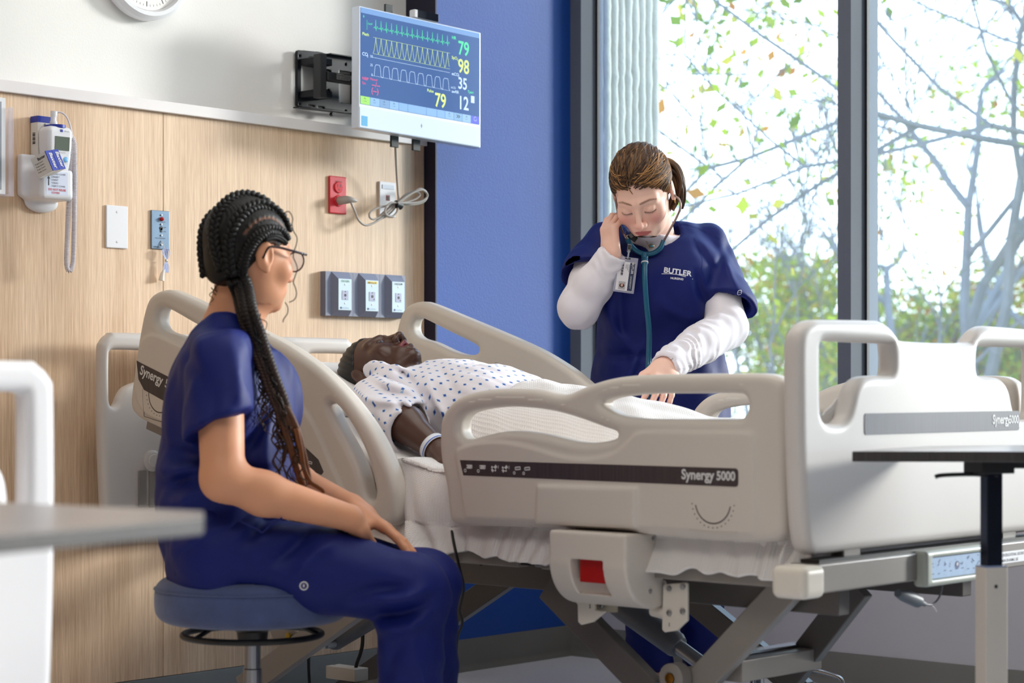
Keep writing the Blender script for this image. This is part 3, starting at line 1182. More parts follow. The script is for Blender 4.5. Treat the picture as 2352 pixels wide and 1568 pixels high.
# warning sticker on the end bar
s0 = onx(2300, 1254, XE)[1] - 0.07
stk = MB().box((XE, s0, 0.502), (XE + 0.0008, s0 + 0.215, 0.5265)).make('warning_sticker', mat('sticker_white', (240, 240, 244), 0.5), bed, smooth=None)
tb = MB()
tb.text('FOR EDUCATIONAL USE ONLY', (XE + 0.0009, s0 + 0.068, 0.5165), ey, ez, 0.0088, xs=0.82, bold=0.006)
tb.text('NOT FOR HUMAN OR ANIMAL USE', (XE + 0.0009, s0 + 0.026, 0.5052), ey, ez, 0.0088, xs=0.82, bold=0.006)
tb.make('lettering', mat('print_black', (24, 24, 28), 0.5), stk, smooth=None)

# --- release housing below the near foot rail
h0, h1 = ony(1264, 1216, 3.118), ony(1441, 1345, 3.118)
hx0, hx1 = h0[0], h1[0]
hz1 = h0[2]
hz0 = 0.452
Hc = V((hx0 + hx1) / 2, 3.165, (hz0 + hz1) / 2)
rc0, rc1 = ony(1322, 1283, 3.118), ony(1386, 1340, 3.118)


def housing(P):
    d = rbox(P, (Hc[0], 3.1745, (hz1 + 0.505) / 2), (Hc[0] - hx0, 0.062, (hz1 - 0.505) / 2), 0.006)
    # rounded lower front edge
    q = P - V(Hc[0], 3.205, 0.520)
    cyl = np.sqrt(q[:, 1] ** 2 + q[:, 2] ** 2) - 0.0925
    d2 = smax(cyl, np.abs(q[:, 0]) - (Hc[0] - hx0), 0.006)
    d2 = np.maximum(d2, q[:, 2])
    d2 = np.maximum(d2, q[:, 1] - 0.03)
    d = smin(d, d2, 0.002)
    win = rbox(P, ((rc0[0] + rc1[0]) / 2 - 0.004, 3.118, (rc0[2] + 0.455) / 2), ((rc1[0] - rc0[0]) / 2 + 0.006, 0.034, (rc0[2] - 0.455) / 2), 0.003)
    return smax(d, -win, 0.003)


v, f = sdf_mesh(housing, (hx0 - 0.02, 3.09, 0.41), (hx1 + 0.02, 3.26, hz1 + 0.02), 0.0035)
hous = obj('release_housing', v, f, M_plas, bed, smooth=45)
MB().box((rc0[0] - 0.001, 3.132, rc1[2] - 0.002), (rc1[0] + 0.002, 3.150, rc0[2] + 0.004)).make('release_lever', M_red, hous, bevel=0.002)
for px, py, y in ((1470, 1234, 3.20), (1468, 1355, 3.19)):
    p = ony(px, py, y)
    MB().lathe([(0.004, 0), (0.004, 0.003), (0.002, 0.004)], V(hx1, y, p[2]), (1, 0, 0), 10).make('screw', M_zinc, hous)
# cream side plate, link arm and four-bolt plate
y2 = 3.235
sp = MB().prism([ony(a, b, y2) for a, b in [(1456, 1258), (1467, 1258), (1467, 1325), (1476, 1334), (1520, 1383), (1522, 1418), (1478, 1388), (1478, 1370), (1456, 1345)]], (0, 0.010, 0))
sp.make('link_plate', M_bracket, bed, bevel=0.002)
MB().tube([ony(1490, 1345, 3.245), ony(1525, 1345, 3.245)], 0.011, 14).make('link_pin', M_bracket, bed)
MB().tube([ony(1500, 1400, 3.24), ony(1545, 1412, 3.24)], 0.013, 14).make('link_pin', M_bracket, bed)
y3 = 3.225
bp_ = MB().prism([ony(a, b, y3) for a, b in [(1522, 1345), (1526, 1341), (1574, 1337), (1578, 1340), (1578, 1425), (1554, 1448), (1526, 1452), (1520, 1446)]], (0, 0.008, 0))
plate4 = bp_.make('bolt_plate', M_bracket, bed, bevel=0.002)
for a, b in ((1538, 1351), (1569, 1347), (1538, 1407), (1569, 1403)):
    MB().lathe([(0.0062, 0), (0.0062, 0.003), (0.005, 0.005), (0.0, 0.0055)], ony(a, b, y3), (0, -1, 0), 6).make('bolt', M_zinc, plate4)
MB().text('1', ony(1535, 1438, y3 - 0.0004), ex, ez, 0.011, bold=0.02).make('stamped_number', M_printd, plate4, smooth=None)
y4 = 3.195
cl = MB().prism([ony(a, b, y4) for a, b in [(1311, 1372), (1355, 1374), (1364, 1385), (1366, 1400), (1390, 1404), (1362, 1428), (1334, 1435), (1327, 1428), (1326, 1388)]], (0, 0.008, 0))
clip = cl.make('clip_bracket', M_bracket, bed, bevel=0.002)
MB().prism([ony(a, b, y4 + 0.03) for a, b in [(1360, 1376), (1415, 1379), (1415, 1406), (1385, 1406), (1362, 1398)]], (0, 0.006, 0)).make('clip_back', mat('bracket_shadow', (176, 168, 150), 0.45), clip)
MB().lathe([(0.0075, 0), (0.0075, 0.004), (0.0055, 0.007), (0.0, 0.008)], ony(1383, 1388, y4 + 0.03), (0, -1, 0), 6).make('bolt', M_zinc, clip)
MB().text('5', ony(1353, 1396, y4 - 0.0004), ex, ez, 0.011, bold=0.02).make('stamped_number', M_printd, clip, smooth=None)


# --- scissor lift
def arm(name, a, b, y, w=0.058, t=0.03, m=M_steel):
    p, q = ony(*a, y), ony(*b, y)
    return MB().beam(p, q, t, w, (0, 0, 1)).make(name, m, bed, bevel=0.003)


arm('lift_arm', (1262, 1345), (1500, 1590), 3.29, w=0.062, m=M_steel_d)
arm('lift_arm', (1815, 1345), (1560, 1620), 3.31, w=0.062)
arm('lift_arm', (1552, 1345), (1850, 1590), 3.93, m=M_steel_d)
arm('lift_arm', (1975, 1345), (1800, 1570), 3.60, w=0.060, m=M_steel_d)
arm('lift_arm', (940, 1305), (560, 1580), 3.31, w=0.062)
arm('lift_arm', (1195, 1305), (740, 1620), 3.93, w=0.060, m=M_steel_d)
hub = ony(1548, 1556, 3.27)
MB().lathe([(0.030, 0), (0.030, 0.03), (0.024, 0.034), (0.012, 0.034), (0.012, 0.030), (0, 0.030)], hub + V(0, 0.02, 0), (0, -1, 0), 20).make('pivot_hub', M_steel, bed)
MB().lathe([(0.011, 0), (0.011, 0.006), (0.0, 0.007)], hub + V(0, -0.0105, 0), (0, -1, 0), 14).make('pivot_bush', mat('brass', (150, 104, 40), 0.35, metal=1.0), bed)
web = MB().prism([ony(a, b, 3.30) for a, b in [(1530, 1548), (1570, 1532), (1625, 1524), (1650, 1580), (1560, 1600), (1530, 1580)]], (0, 0.02, 0))
web.make('pivot_web', M_steel, bed, bevel=0.002)
# cross beam between the lower arm ends
ca = ony(1680, 1540, 3.33)
cb = V(ca[0] + 0.005, 3.615, ca[2])
MB().beam(ca, cb, 0.05, 0.045).make('lift_cross_beam', M_steel, bed, bevel=0.003)
MB().beam(ca + V(-0.03, 0, 0.026), cb + V(-0.03, 0, 0.026), 0.035, 0.006).make('cross_beam_cap', M_chrome, bed, bevel=0.002)
# actuators
ab = MB().tube([ony(1405, 1372, 3.60), ony(1440, 1400, 3.60), ony(1552, 1480, 3.60), ony(1560, 1486, 3.60)], [0.030, 0.030, 0.029, 0.024], 18)
ab.make('actuator_body', M_actu, bed)
MB().tube([ony(1556, 1483, 3.60), ony(1650, 1552, 3.60)], 0.017, 14).make('actuator_rod', M_zinc, bed)
MB().tube([ony(1010, 1330, 3.60), ony(770, 1472, 3.60), ony(762, 1477, 3.60)], [0.024, 0.024, 0.018], 16).make('actuator_body', M_actu, bed)
MB().lathe([(0.014, 0), (0.014, 0.03), (0.008, 0.034), (0, 0.034)], ony(766, 1475, 3.58), (0, -1, 0), 14).make('actuator_pin', M_zinc, bed)
fx = MB().prism([ony(a, b, 3.34) for a, b in [(618, 1445), (662, 1440), (694, 1462), (700, 1478), (650, 1490), (630, 1470)]], (0, 0.006, 0))
fx.make('gusset_plate', M_steel, bed)
MB().lathe([(0.008, 0), (0.008, 0.006), (0, 0.007)], ony(664, 1460, 3.335), (0, -1, 0), 14).make('gusset_bush', mat('bush_yellow', (170, 138, 24), 0.45), bed)
bk = MB().box(tuple(ony(748, 1557, 3.72) + V(0, 0, -0.0)), tuple(ony(815, 1537, 3.72) + V(0, 0.05, 0)))
bk.make('base_bracket', M_bracket, bed, bevel=0.002)
bolt_p = ony(768, 1534, 3.745)
MB().lathe([(0.007, -0.004), (0.007, 0.004), (0.005, 0.009), (0, 0.010)], bolt_p, (0, 0, 1), 8).make('bolt', M_chrome, bed)
# low chassis on casters
for y in (3.33, 3.90):
    MB().box((0.40, y - 0.025, 0.045), (1.90, y + 0.025, 0.085)).make('chassis_bar', M_steel_d, bed, bevel=0.004)
for x in (0.42, 1.88):
    MB().box((x - 0.025, 3.33, 0.045), (x + 0.025, 3.90, 0.085)).make('chassis_bar', M_steel_d, bed, bevel=0.004)
for x in (0.46, 1.84):
    for y in (3.29, 3.94):
        MB().lathe([(0.0, -0.02), (0.04, -0.02), (0.05, -0.014), (0.05, 0.014), (0.04, 0.02), (0, 0.02)], (x, y, 0.05), (0, 1, 0), 24).make('caster_wheel', M_black, bed)
# chrome pedal bow by the foot-end caster, seen under the cross beam
pb = [ony(a, b, 4.18) for a, b in [(1838, 1560), (1842, 1545), (1870, 1540), (1910, 1550), (1932, 1560), (1935, 1580)]]
MB().tube(spline(pb, 5), 0.006, 10).make('brake_pedal_bow', M_chrome, bed)
MB().beam(ony(1838, 1575, 4.18), ony(1935, 1600, 4.18), 0.03, 0.03).make('brake_pedal_arm', M_steel_d, bed)
# mains leads hanging inside the frame
MB().tube(spline([ony(712, 1470, 3.9), ony(709, 1510, 3.9), ony(711, 1570, 3.9), ony(720, 1640, 3.9)], 6), 0.0045, 8).make('power_lead', M_black, bed)
kb = MB().tube(spline([ony(832, 1400, 3.75), ony(833, 1470, 3.75), ony(828, 1500, 3.75), ony(818, 1530, 3.75), ony(812, 1580, 3.75)], 6), 0.005, 8)
kb.make('power_lead', M_black, bed)
hc = MB().tube(spline([ony(1034, 1180, 3.214), ony(1037, 1212, 3.195), ony(1043, 1250, 3.17), ony(1057, 1310, 3.18), ony(1065, 1350, 3.2), ony(1056, 1400, 3.22), ony(1062, 1430, 3.24), ony(1050, 1470, 3.26), ony(1046, 1560, 3.30)], 6), 0.0032, 8)
hc.make('handset_lead', M_black, bed)
# ------------------------------------------------------------------ things on the head wall
# local axes on the wall: ey to the right, ez up, ex out of the wall
M_gloss_w = mat('white_moulded_plastic', (232, 232, 236), 0.35, var=0.01)
M_vinyl = mat('white_vinyl_cord', (222, 216, 222), 0.45)
M_grey_cord = mat('putty_cable', (168, 160, 154), 0.5, var=0.02)
M_inkd = mat('print_black', (24, 24, 28), 0.5)
M_inkg = mat('print_grey', (120, 120, 128), 0.5)
M_inkb = mat('print_royal_blue', (36, 54, 160), 0.4)
M_inkr = mat('print_red', (200, 50, 60), 0.5)


def wall_box(y0, z0, y1, z1, t, x=0.0):
    return MB().box((x, y0, z0), (x + t, y1, z1))


def loc_yz(px, py, x=0.0):
    p = onx(px, py, x)
    return p[1], p[2]


# clock
ck = thing('wall_clock', 'round white wall clock cut off by the top edge of the picture', 'clock', (-0.08, 3.40, 2.005))
cy, cz, crr = 3.402, 2.010, 0.148
MB().lathe([(0.0, 0.0), (crr - 0.006, 0.0), (crr, 0.006), (crr, 0.030), (crr - 0.010, 0.040), (crr - 0.020, 0.040), (crr - 0.026, 0.026), (0.0, 0.026)], (-0.08, cy, cz), (1, 0, 0), 48, cap=False).make('clock_case', M_gloss_w, ck, smooth=35)
MB().lathe([(0.0, 0.0), (crr - 0.0265, 0.0), (crr - 0.0265, 0.001), (0, 0.001)], (-0.0538, cy, cz), (1, 0, 0), 40, cap=False).make('clock_face', mat('clock_face', (238, 236, 232), 0.5), ck, smooth=None)
tk = MB()
for k in range(60):
    a = math.radians(6 * k)
    big = k % 5 == 0
    r0, r1, w = (0.098 if big else 0.106), 0.112, (0.0022 if big else 0.0009)
    d = ey * math.sin(a) + ez * math.cos(a)
    s = np.cross(ex, d) * w / 2
    o = V(-0.0524, cy, cz)
    tk.quad(o + d * r0 - s, o + d * r1 - s, o + d * r1 + s, o + d * r0 + s)
tk.make('clock_ticks', M_inkd, ck, smooth=None)
for k in range(1, 13):
    nb_ = MB()
    a = math.radians(30 * k)
    nb_.text(str(k), V(-0.0526, cy, cz - 0.009) + ey * math.sin(a) * 0.082 + ez * math.cos(a) * 0.082, ey, ez, 0.026, bold=0.01, align='CENTER')
    nb_.make('clock_numeral', M_inkd, ck, smooth=None)
hd_ = MB()
for ang, ln, w in ((305, 0.055, 0.006), (60, 0.085, 0.004)):
    a = math.radians(ang)
    d = ey * math.sin(a) + ez * math.cos(a)
    s = np.cross(ex, d) * w / 2
    o = V(-0.051, cy, cz)
    hd_.quad(o - d * 0.015 - s, o + d * ln - s, o + d * ln + s, o - d * 0.015 + s)
hd_.make('clock_hands', M_inkd, ck, smooth=None)

# glove-box holder at the left edge: clear acrylic tray round a printed carton
gl = thing('glove_box_holder', 'clear acrylic glove box holder at the left edge of the wooden wall', 'holder', (0, 2.88, 1.45))
gy1, gz1 = loc_yz(24, 248, 0.06)
gy1b, gz0 = loc_yz(24, 452, 0.06)
M_acr = mat('clear_acrylic', (226, 222, 236), 0.08, alpha=0.2)
ga = MB()
ga.box((0.0, gy1 - 0.27, gz0), (0.004, gy1, gz1))
ga.box((0.004, gy1 - 0.004, gz0), (0.075, gy1, gz1))
ga.box((0.004, gy1 - 0.27, gz0), (0.075, gy1 - 0.004, gz0 + 0.004))
ga.box((0.071, gy1 - 0.014, gz0 + 0.004), (0.075, gy1 - 0.004, gz1))
ga.box((0.004, gy1 - 0.27, gz0 + 0.004), (0.075, gy1 - 0.266, gz1))
ga.make('acrylic_tray', M_acr, gl, smooth=None)
gb = thing('glove_carton', 'white and grey printed glove carton inside the acrylic holder at the left edge', 'box', (0.03, gy1 - 0.14, gz0 + 0.004))
gbx = MB().box((0.006, gy1 - 0.258, gz0 + 0.0045), (0.066, gy1 - 0.018, gz1 + 0.022)).make('carton', mat('carton_white', (228, 228, 232), 0.6), gb, bevel=0.001)
p = MB().box((0.066, gy1 - 0.25, gz0 + 0.015), (0.0664, gy1 - 0.030, gz1 + 0.012)).make('carton_print_panel', mat('carton_grey', (142, 146, 156), 0.55, var=0.1), gb, smooth=None)
MB().box((0.0664, gy1 - 0.20, gz0 + 0.022), (0.0667, gy1 - 0.042, gz0 + 0.125)).make('carton_dark_patch', mat('carton_dark', (40, 42, 50), 0.5), gb, smooth=None)
tb = MB()
tb.text('NITRILE', (0.0668, gy1 - 0.060, gz1 - 0.002), -ez, ey, 0.024, bold=0.02)
tb.text('EXAM GLOVES', (0.0669, gy1 - 0.062, gz1 - 0.092), -ez, ey, 0.0135, bold=0.02)
tb.make('lettering', M_print, gb, smooth=None)

# thermometer cradle, unit and probe-cover cartons
cr_ = thing('thermometer_cradle', 'white wall cradle holding the thermometer, screwed to the wooden wall', 'holder', (0, 3.03, 1.40))
ty0, tz1 = loc_yz(36, 348)
ty1, tz0 = loc_yz(128, 466)


def cradle(P):
    d = rbox(P, (0.012, ty0 + 0.052, 1.405), (0.012, 0.050, 0.052), 0.006)
    b = rbox(P, (0.044, ty0 + 0.066, 1.382), (0.042, 0.050, 0.040), 0.012)
    d = smin(d, b, 0.022)
    lip = ell(P, (0.006, ty0 + 0.072, 1.340), (0.014, 0.05, 0.026))
    d = smin(d, lip, 0.006)
    d = smax(d, -rbox(P, (0.052, ty0 + 0.082, 1.43), (0.028, 0.036, 0.064), 0.006), 0.004)
    return smax(d, -P[:, 0], 0.001)


v, f = sdf_mesh(cradle, (-0.01, ty0 - 0.02, 1.30), (0.13, ty0 + 0.17, 1.48), 0.004)
obj('cradle', v, f, M_gloss_w, cr_, smooth=60)
sy_, sz_ = loc_yz(114, 456, 0.02)
MB().lathe([(0.005, 0), (0.005, 0.002), (0.002, 0.003), (0, 0.002)], (0.0195, sy_, sz_), (1, 0, 0), 12).make('screw', M_zinc, cr_)
lo_lab = MB().box((0.1022, ty0 + 0.060, 1.366), (0.1026, ty0 + 0.125, 1.424))
lb = lo_lab.make('instruction_label', mat('label_pale', (214, 220, 238), 0.5), cr_, smooth=None)
tb = MB()
for k, s in enumerate(['1 LOAD COVER', '2 INSERT', '3 WAIT', '4 READ', '5 EJECT COVER']):
    tb.text(s, (0.1027, ty0 + 0.076, 1.4155 - 0.0075 * k), ey, ez, 0.006)
tb.prism([(0.1027, ty0 + 0.066, 1.388), (0.1027, ty0 + 0.069, 1.388), (0.1027, ty0 + 0.069, 1.405), (0.1027, ty0 + 0.072, 1.405), (0.1027, ty0 + 0.0675, 1.412), (0.1027, ty0 + 0.063, 1.405), (0.1027, ty0 + 0.066, 1.405)], (0.0003, 0, 0))
tb.make('lettering', M_inkd, lb, smooth=None)
tb = MB()
tb.text('DO NOT REUSE', (0.1028, ty0 + 0.066, 1.376), ey, ez, 0.0075, bold=0.02)
tb.text('COVERS', (0.1028, ty0 + 0.076, 1.3685), ey, ez, 0.0065, bold=0.02)
tb.make('lettering', M_inkr, lb, smooth=None)

th = thing('ear_thermometer', 'white clinical thermometer with grey display standing in the wall cradle', 'thermometer', (0.058, ty0 + 0.112, 1.40))
ux, uy = 0.058, ty0 + 0.110
tl = nrm(V(0.10, 0, 1.0))


def unit(P):
    st = [(1.392, 0.058, uy, 0.020, 0.024), (1.42, 0.060, uy, 0.022, 0.026), (1.46, 0.064, uy - 0.001, 0.024, 0.032), (1.50, 0.067, uy - 0.003, 0.025, 0.036), (1.535, 0.069, uy - 0.004, 0.025, 0.037), (1.548, 0.070, uy - 0.004, 0.022, 0.033)]
    h = [s[0] for s in st]
    cx = np.interp(P[:, 2], h, [s[1] for s in st])
    cyy = np.interp(P[:, 2], h, [s[2] for s in st])
    a = np.interp(P[:, 2], h, [s[3] for s in st])
    b = np.interp(P[:, 2], h, [s[4] for s in st])
    q = np.stack([np.abs(P[:, 0] - cx) - a + 0.010, np.abs(P[:, 1] - cyy) - b + 0.010, np.abs(P[:, 2] - 1.470) - 0.078 + 0.010], 1)
    return np.linalg.norm(np.maximum(q, 0), axis=1) + np.minimum(q.max(1), 0) - 0.010


v, f = sdf_mesh(unit, (0.02, uy - 0.06, 1.37), (0.12, uy + 0.06, 1.57), 0.0035)
obj('thermometer_body', v, f, M_gloss_w, th, smooth=60)


def on_unit(dy, z, off=0.0):
    x = np.interp(z, [1.392, 1.42, 1.46, 1.50, 1.535, 1.548], [0.078, 0.082, 0.088, 0.092, 0.094, 0.094])
    return V(x + off, uy - 0.003 + dy, z)


dq = [on_unit(-0.019, 1.488), on_unit(0.024, 1.488), on_unit(0.024, 1.522), on_unit(-0.019, 1.522)]
MB().prism(dq, (0.0015, 0, 0)).make('display', mat('lcd_grey', (104, 112, 100), 0.2), th, smooth=None)
M_btn = mat('button_sky_blue', (112, 176, 226), 0.4)
for dy, z, r in ((-0.018, 1.468, 0.007), (0.016, 1.466, 0.007), (-0.001, 1.450, 0.0105)):
    MB().lathe([(r, -0.003), (r, 0.0015), (r * 0.7, 0.0025), (0, 0.0025)], on_unit(dy, z), (1, 0, 0.1), 14).make('button', M_btn, th)
MB().prism([on_unit(-.004, 1.5335), on_unit(.003, 1.5335), on_unit(.003, 1.540), on_unit(-.004, 1.540)], (0.001, 0, 0)).make('maker_badge', M_inkb, th, smooth=None)
tb = MB()
tb.text('hillrom', on_unit(0.005, 1.5345, 0.001), ey, ez, 0.006)
tb.text('SureTemp Plus', on_unit(-0.012, 1.481, 0.001), ey, ez, 0.0042)
tb.make('lettering', M_inkg, th, smooth=None)
MB().tube([(0.062, uy, 1.545), (0.062, uy, 1.553)], 0.024, 18, flat=1.3).make('probe_collar', M_inkb, th)
pr = MB().tube(spline([(0.062, uy - 0.004, 1.55), (0.062, uy - 0.005, 1.565), (0.062, uy - 0.004, 1.578), (0.062, uy - 0.003, 1.588)], 4), [0.0095] * 4 + [0.0075] * 4 + [0.0085] * 4 + [0.0085], 14)
pr.make('probe_handle', M_gloss_w, th)
# coiled lead: straight lead from the probe, then a hanging helix loop
lead = spline([(0.062, uy - 0.002, 1.586), (0.070, uy + 0.014, 1.586), (0.075, uy + 0.026, 1.575), (0.078, uy + 0.034, 1.555), (0.080, uy + 0.038, 1.535), (0.080, uy + 0.040, 1.515)], 6)
MB().tube(lead, 0.0022, 8).make('probe_lead', M_vinyl, th)
axis = spline([(0.082, uy + 0.036, 1.515), (0.078, uy + 0.0345, 1.44), (0.074, uy + 0.033, 1.36), (0.070, uy + 0.0315, 1.28), (0.068, uy + 0.030, 1.22), (0.068, uy + 0.032, 1.196), (0.069, uy + 0.038, 1.188),
               (0.070, uy + 0.045, 1.196), (0.072, uy + 0.048, 1.22), (0.076, uy + 0.0475, 1.28), (0.080, uy + 0.046, 1.36), (0.084, uy + 0.044, 1.44), (0.084, uy + 0.041, 1.515), (0.078, uy + 0.030, 1.525)], 10)
axis = np.array(axis)
sl = np.concatenate([[0], np.cumsum(np.linalg.norm(np.diff(axis, axis=0), axis=1))])
N = int(sl[-1] / 0.0034) * 8
s = np.linspace(0, sl[-1], N)
ap = np.stack([np.interp(s, sl, axis[:, i]) for i in range(3)], 1)
tg = np.gradient(ap, axis=0)
tg /= np.linalg.norm(tg, axis=1, keepdims=True)
u1 = np.cross(tg, V(1, 0, 0))
u1 /= np.maximum(1e-6, np.linalg.norm(u1, axis=1, keepdims=True))
u2 = np.cross(tg, u1)
ph = s / 0.0034 * 2 * math.pi
hx = ap + 0.0052 * (u1 * np.cos(ph)[:, None] + u2 * np.sin(ph)[:, None])
MB().tube(list(hx), 0.0016, 5).make('coiled_cord', M_vinyl, th)

# probe-cover cartons
M_carton = mat('carton_cream', (226, 222, 216), 0.6)


def carton(name_label, c, ax, half, face_txt):
    t = thing('probe_cover_carton', name_label, 'box', c, 'probe cover cartons at the thermometer')
    MB().obox(c, ax, half).make('carton', M_carton, t, bevel=0.0008, seg=1)
    a0, a1, a2 = [np.asarray(k, float) for k in ax]
    if face_txt:
        # blue lid facing out along a0
        MB().obox(np.asarray(c) + a0 * (half[0] + 0.0008), ax, (0.0012, half[1] + 0.0004, half[2] + 0.0004)).make('blue_lid', M_inkb, t, bevel=0.0005, seg=1)
        tb = MB()
        tb.text('Baxter', np.asarray(c) + a0 * (half[0] + 0.0022) + a2 * half[2] * 0.8 - a1 * half[1] * 0.25, -a2, a1, 0.0155, bold=0.025, shear=0.15)
        tb.make('lettering', M_print, t, smooth=None)
        tb = MB()
        tb.text('Baxter', np.asarray(c) - a1 * (half[1] + 0.0003) + a2 * half[2] * 0.5 - a0 * half[0] * 0.2, a0, a2, 0.010, bold=0.02)
        for k in range(4):
            tb.text('Probe Covers', np.asarray(c) - a1 * (half[1] + 0.0003) + a2 * (half[2] * 0.2 - 0.007 * k) - a0 * half[0] * 0.7, a0, a2, 0.005)
        tb.make('lettering', M_inkd, t, smooth=None)
    return t


a2 = nrm(V(-0.30, -0.28, 1.0))
a0 = nrm(V(1.0, 0.18, 0.30))
a0 = nrm(a0 - a2 * (a0 @ a2))
a1 = np.cross(a2, a0)
c1_ = V(0.100, ty0 + 0.016, 1.425)
for k, lab in enumerate(['left blue-lidded probe cover carton of the two tilted in the cradle front', 'right blue-lidded probe cover carton of the two tilted in the cradle front']):
    carton(lab, c1_ + a1 * (0.0245 * k), (a0, a1, a2), (0.026, 0.0115, 0.026), True)
bx = thing('probe_cover_carton', 'white carton with dark blue band standing behind the thermometer', 'box', (0.022, uy - 0.018, 1.50))
MB().box((0.004, uy - 0.040, 1.462), (0.034, uy + 0.010, 1.5725)).make('carton', M_carton, bx, bevel=0.0008, seg=1)
MB().box((0.0035, uy - 0.0405, 1.557), (0.0345, uy + 0.0105, 1.573)).make('blue_band', M_inkb, bx, smooth=None)
tb = MB()
tb.text('Baxter', (0.0346, uy - 0.022, 1.546), ey, ez, 0.012, bold=0.02)
for k in range(9):
    tb.quad((0.012, uy - 0.0403, 1.530 - 0.0034 * k), (0.024, uy - 0.0403, 1.530 - 0.0034 * k), (0.024, uy - 0.0403, 1.5315 + 0.0006 * (k % 3) - 0.0034 * k), (0.012, uy - 0.0403, 1.5315 + 0.0006 * (k % 3) - 0.0034 * k))
tb.make('carton_print', M_inkd, bx, smooth=None)

# seat the unit, its label and the cartons in the cradle
for o_, dv in ((th, (-0.008, -0.030, -0.021)), (bx, (0, -0.028, -0.018))):
    o_.location = Vector(o_.location) + Vector(dv)
for o_ in cr_.children:
    if o_.name.startswith('instruction_label'):
        o_.location = Vector(o_.location) + Vector((-0.0162, -0.030, -0.012))

# blank plate
by0, bz1 = loc_yz(241, 470)
by1, bz0 = loc_yz(291, 572)
bp2 = thing('blank_wall_plate', 'plain white blank cover plate on the wooden wall', 'wall plate', (0, (by0 + by1) / 2, (bz0 + bz1) / 2))
MB().box((0, by0, bz0), (0.006, by1, bz1)).make('plate', M_gloss_w, bp2, bevel=0.003)
for z in (bz1 - 0.017, bz0 + 0.017):
    sc = MB().lathe([(0.003, 0), (0.003, 0.001), (0, 0.0014)], (0.006, (by0 + by1) / 2, z), (1, 0, 0), 10)
    sc.make('screw', M_vinyl, bp2)

# nurse call station
ny0, nz1 = loc_yz(345, 482)
ny1, nz0 = loc_yz(387, 574)
nc = thing('nurse_call_station', 'brushed steel nurse call plate with red lamp and pull cord', 'call station', (0, (ny0 + ny1) / 2, (nz0 + nz1) / 2))
M_brush = mat('brushed_steel', (118, 138, 158), 0.38, metal=0.55, var=0.08, vscale=30)
MB().box((0, ny0, nz0), (0.005, ny1, nz1)).make('plate', M_brush, nc, bevel=0.002)
nyc = (ny0 + ny1) / 2 + 0.002
for k, (z, r, mm) in enumerate([(nz1 - 0.012, 0.0028, M_zinc), (nz1 - 0.037, 0.0028, M_zinc), (nz0 + 0.037, 0.0028, M_zinc), (nz0 + 0.012, 0.0028, M_zinc)]):
    MB().lathe([(r, 0), (r, 0.0015), (0, 0.002)], (0.005, nyc, z), (1, 0, 0), 10).make('screw', mm, nc)
MB().lathe([(0.0055, 0), (0.005, 0.005), (0.003, 0.008), (0, 0.009)], (0.005, nyc + 0.001, nz1 - 0.0225), (1, 0, 0), 14).make('call_lamp', mat('call_lamp_red', (196, 24, 24), 0.25), nc)
kh = MB().lathe([(0.0052, 0), (0.0052, 0.0012), (0, 0.0012)], (0.005, nyc, nz1 - 0.047), (1, 0, 0), 14)
kh.make('key_switch', M_black, nc, smooth=None)
MB().box((0.005, nyc - 0.0028, nz1 - 0.058), (0.0062, nyc + 0.0028, nz1 - 0.047)).make('key_slot', M_black, nc, smooth=None)
tb = MB()
tb.text('CALL PLACED', (0.0052, ny0 + 0.018, nz1 - 0.0315), ey, ez, 0.0046)
tb.text('OFF', (0.0052, nyc + 0.008, nz1 - 0.046), ey, ez, 0.0046)
tb.text('ON', (0.0052, nyc + 0.008, nz1 - 0.057), ey, ez, 0.0046)
tb.text('PULL FOR HELP', (0.0052, ny0 + 0.013, nz0 + 0.028), ey, ez, 0.0048)
tb.text('CORNELL', (0.0052, ny0 + 0.005, nz0 + 0.004), ey, ez, 0.0055, bold=0.01)
tb.make('lettering', M_inkd, nc, smooth=None)
cord = [(0.006, nyc, nz0 + 0.023), (0.012, nyc + 0.003, nz0 + 0.008), (0.016, nyc + 0.008, nz0 - 0.012), (0.016, nyc + 0.009, nz0 - 0.030)]
MB().tube(spline(cord, 5), 0.0011, 6).make('pull_cord', M_print, nc)
M_cordb = mat('pale_blue_cord', (186, 200, 238), 0.5)
sk = MB()
for k in range(6):
    o = (k - 2.5) * 0.0022
    sk.tube(spline([(0.016, nyc + 0.009, nz0 - 0.030), (0.016 + abs(o) * .5, nyc + 0.006 + o * 2.2, nz0 - 0.012), (0.016, nyc + 0.007 + o * 2.0, nz0 + 0.004 - abs(o)), (0.014, nyc + 0.009 + o, nz0 - 0.008), (0.016, nyc + 0.009, nz0 - 0.030)], 5), 0.0010, 5)
    sk.tube(spline([(0.016, nyc + 0.009, nz0 - 0.030), (0.016, nyc + 0.008 + o * 1.6, nz0 - 0.046), (0.016, nyc + 0.007 + o * 1.3, nz0 - 0.062), (0.015, nyc + 0.009 + o * .6, nz0 - 0.044), (0.016, nyc + 0.009, nz0 - 0.030)], 5), 0.0010, 5)
sk.make('cord_bundle', M_cordb, nc)
MB().tube([(0.016, nyc + 0.0065, nz0 - 0.030), (0.016, nyc + 0.0115, nz0 - 0.0305)], 0.0042, 10).make('cord_tie', M_print, nc)
MB().tube([(0.014, nyc + 0.003, nz0 - 0.054), (0.013, nyc - 0.002, nz0 - 0.066), (0.012, nyc - 0.005, nz0 - 0.084)], [0.0028, 0.0055, 0.0085], 14).make('pull_pendant', mat('pendant_ivory', (222, 212, 200), 0.45), nc)

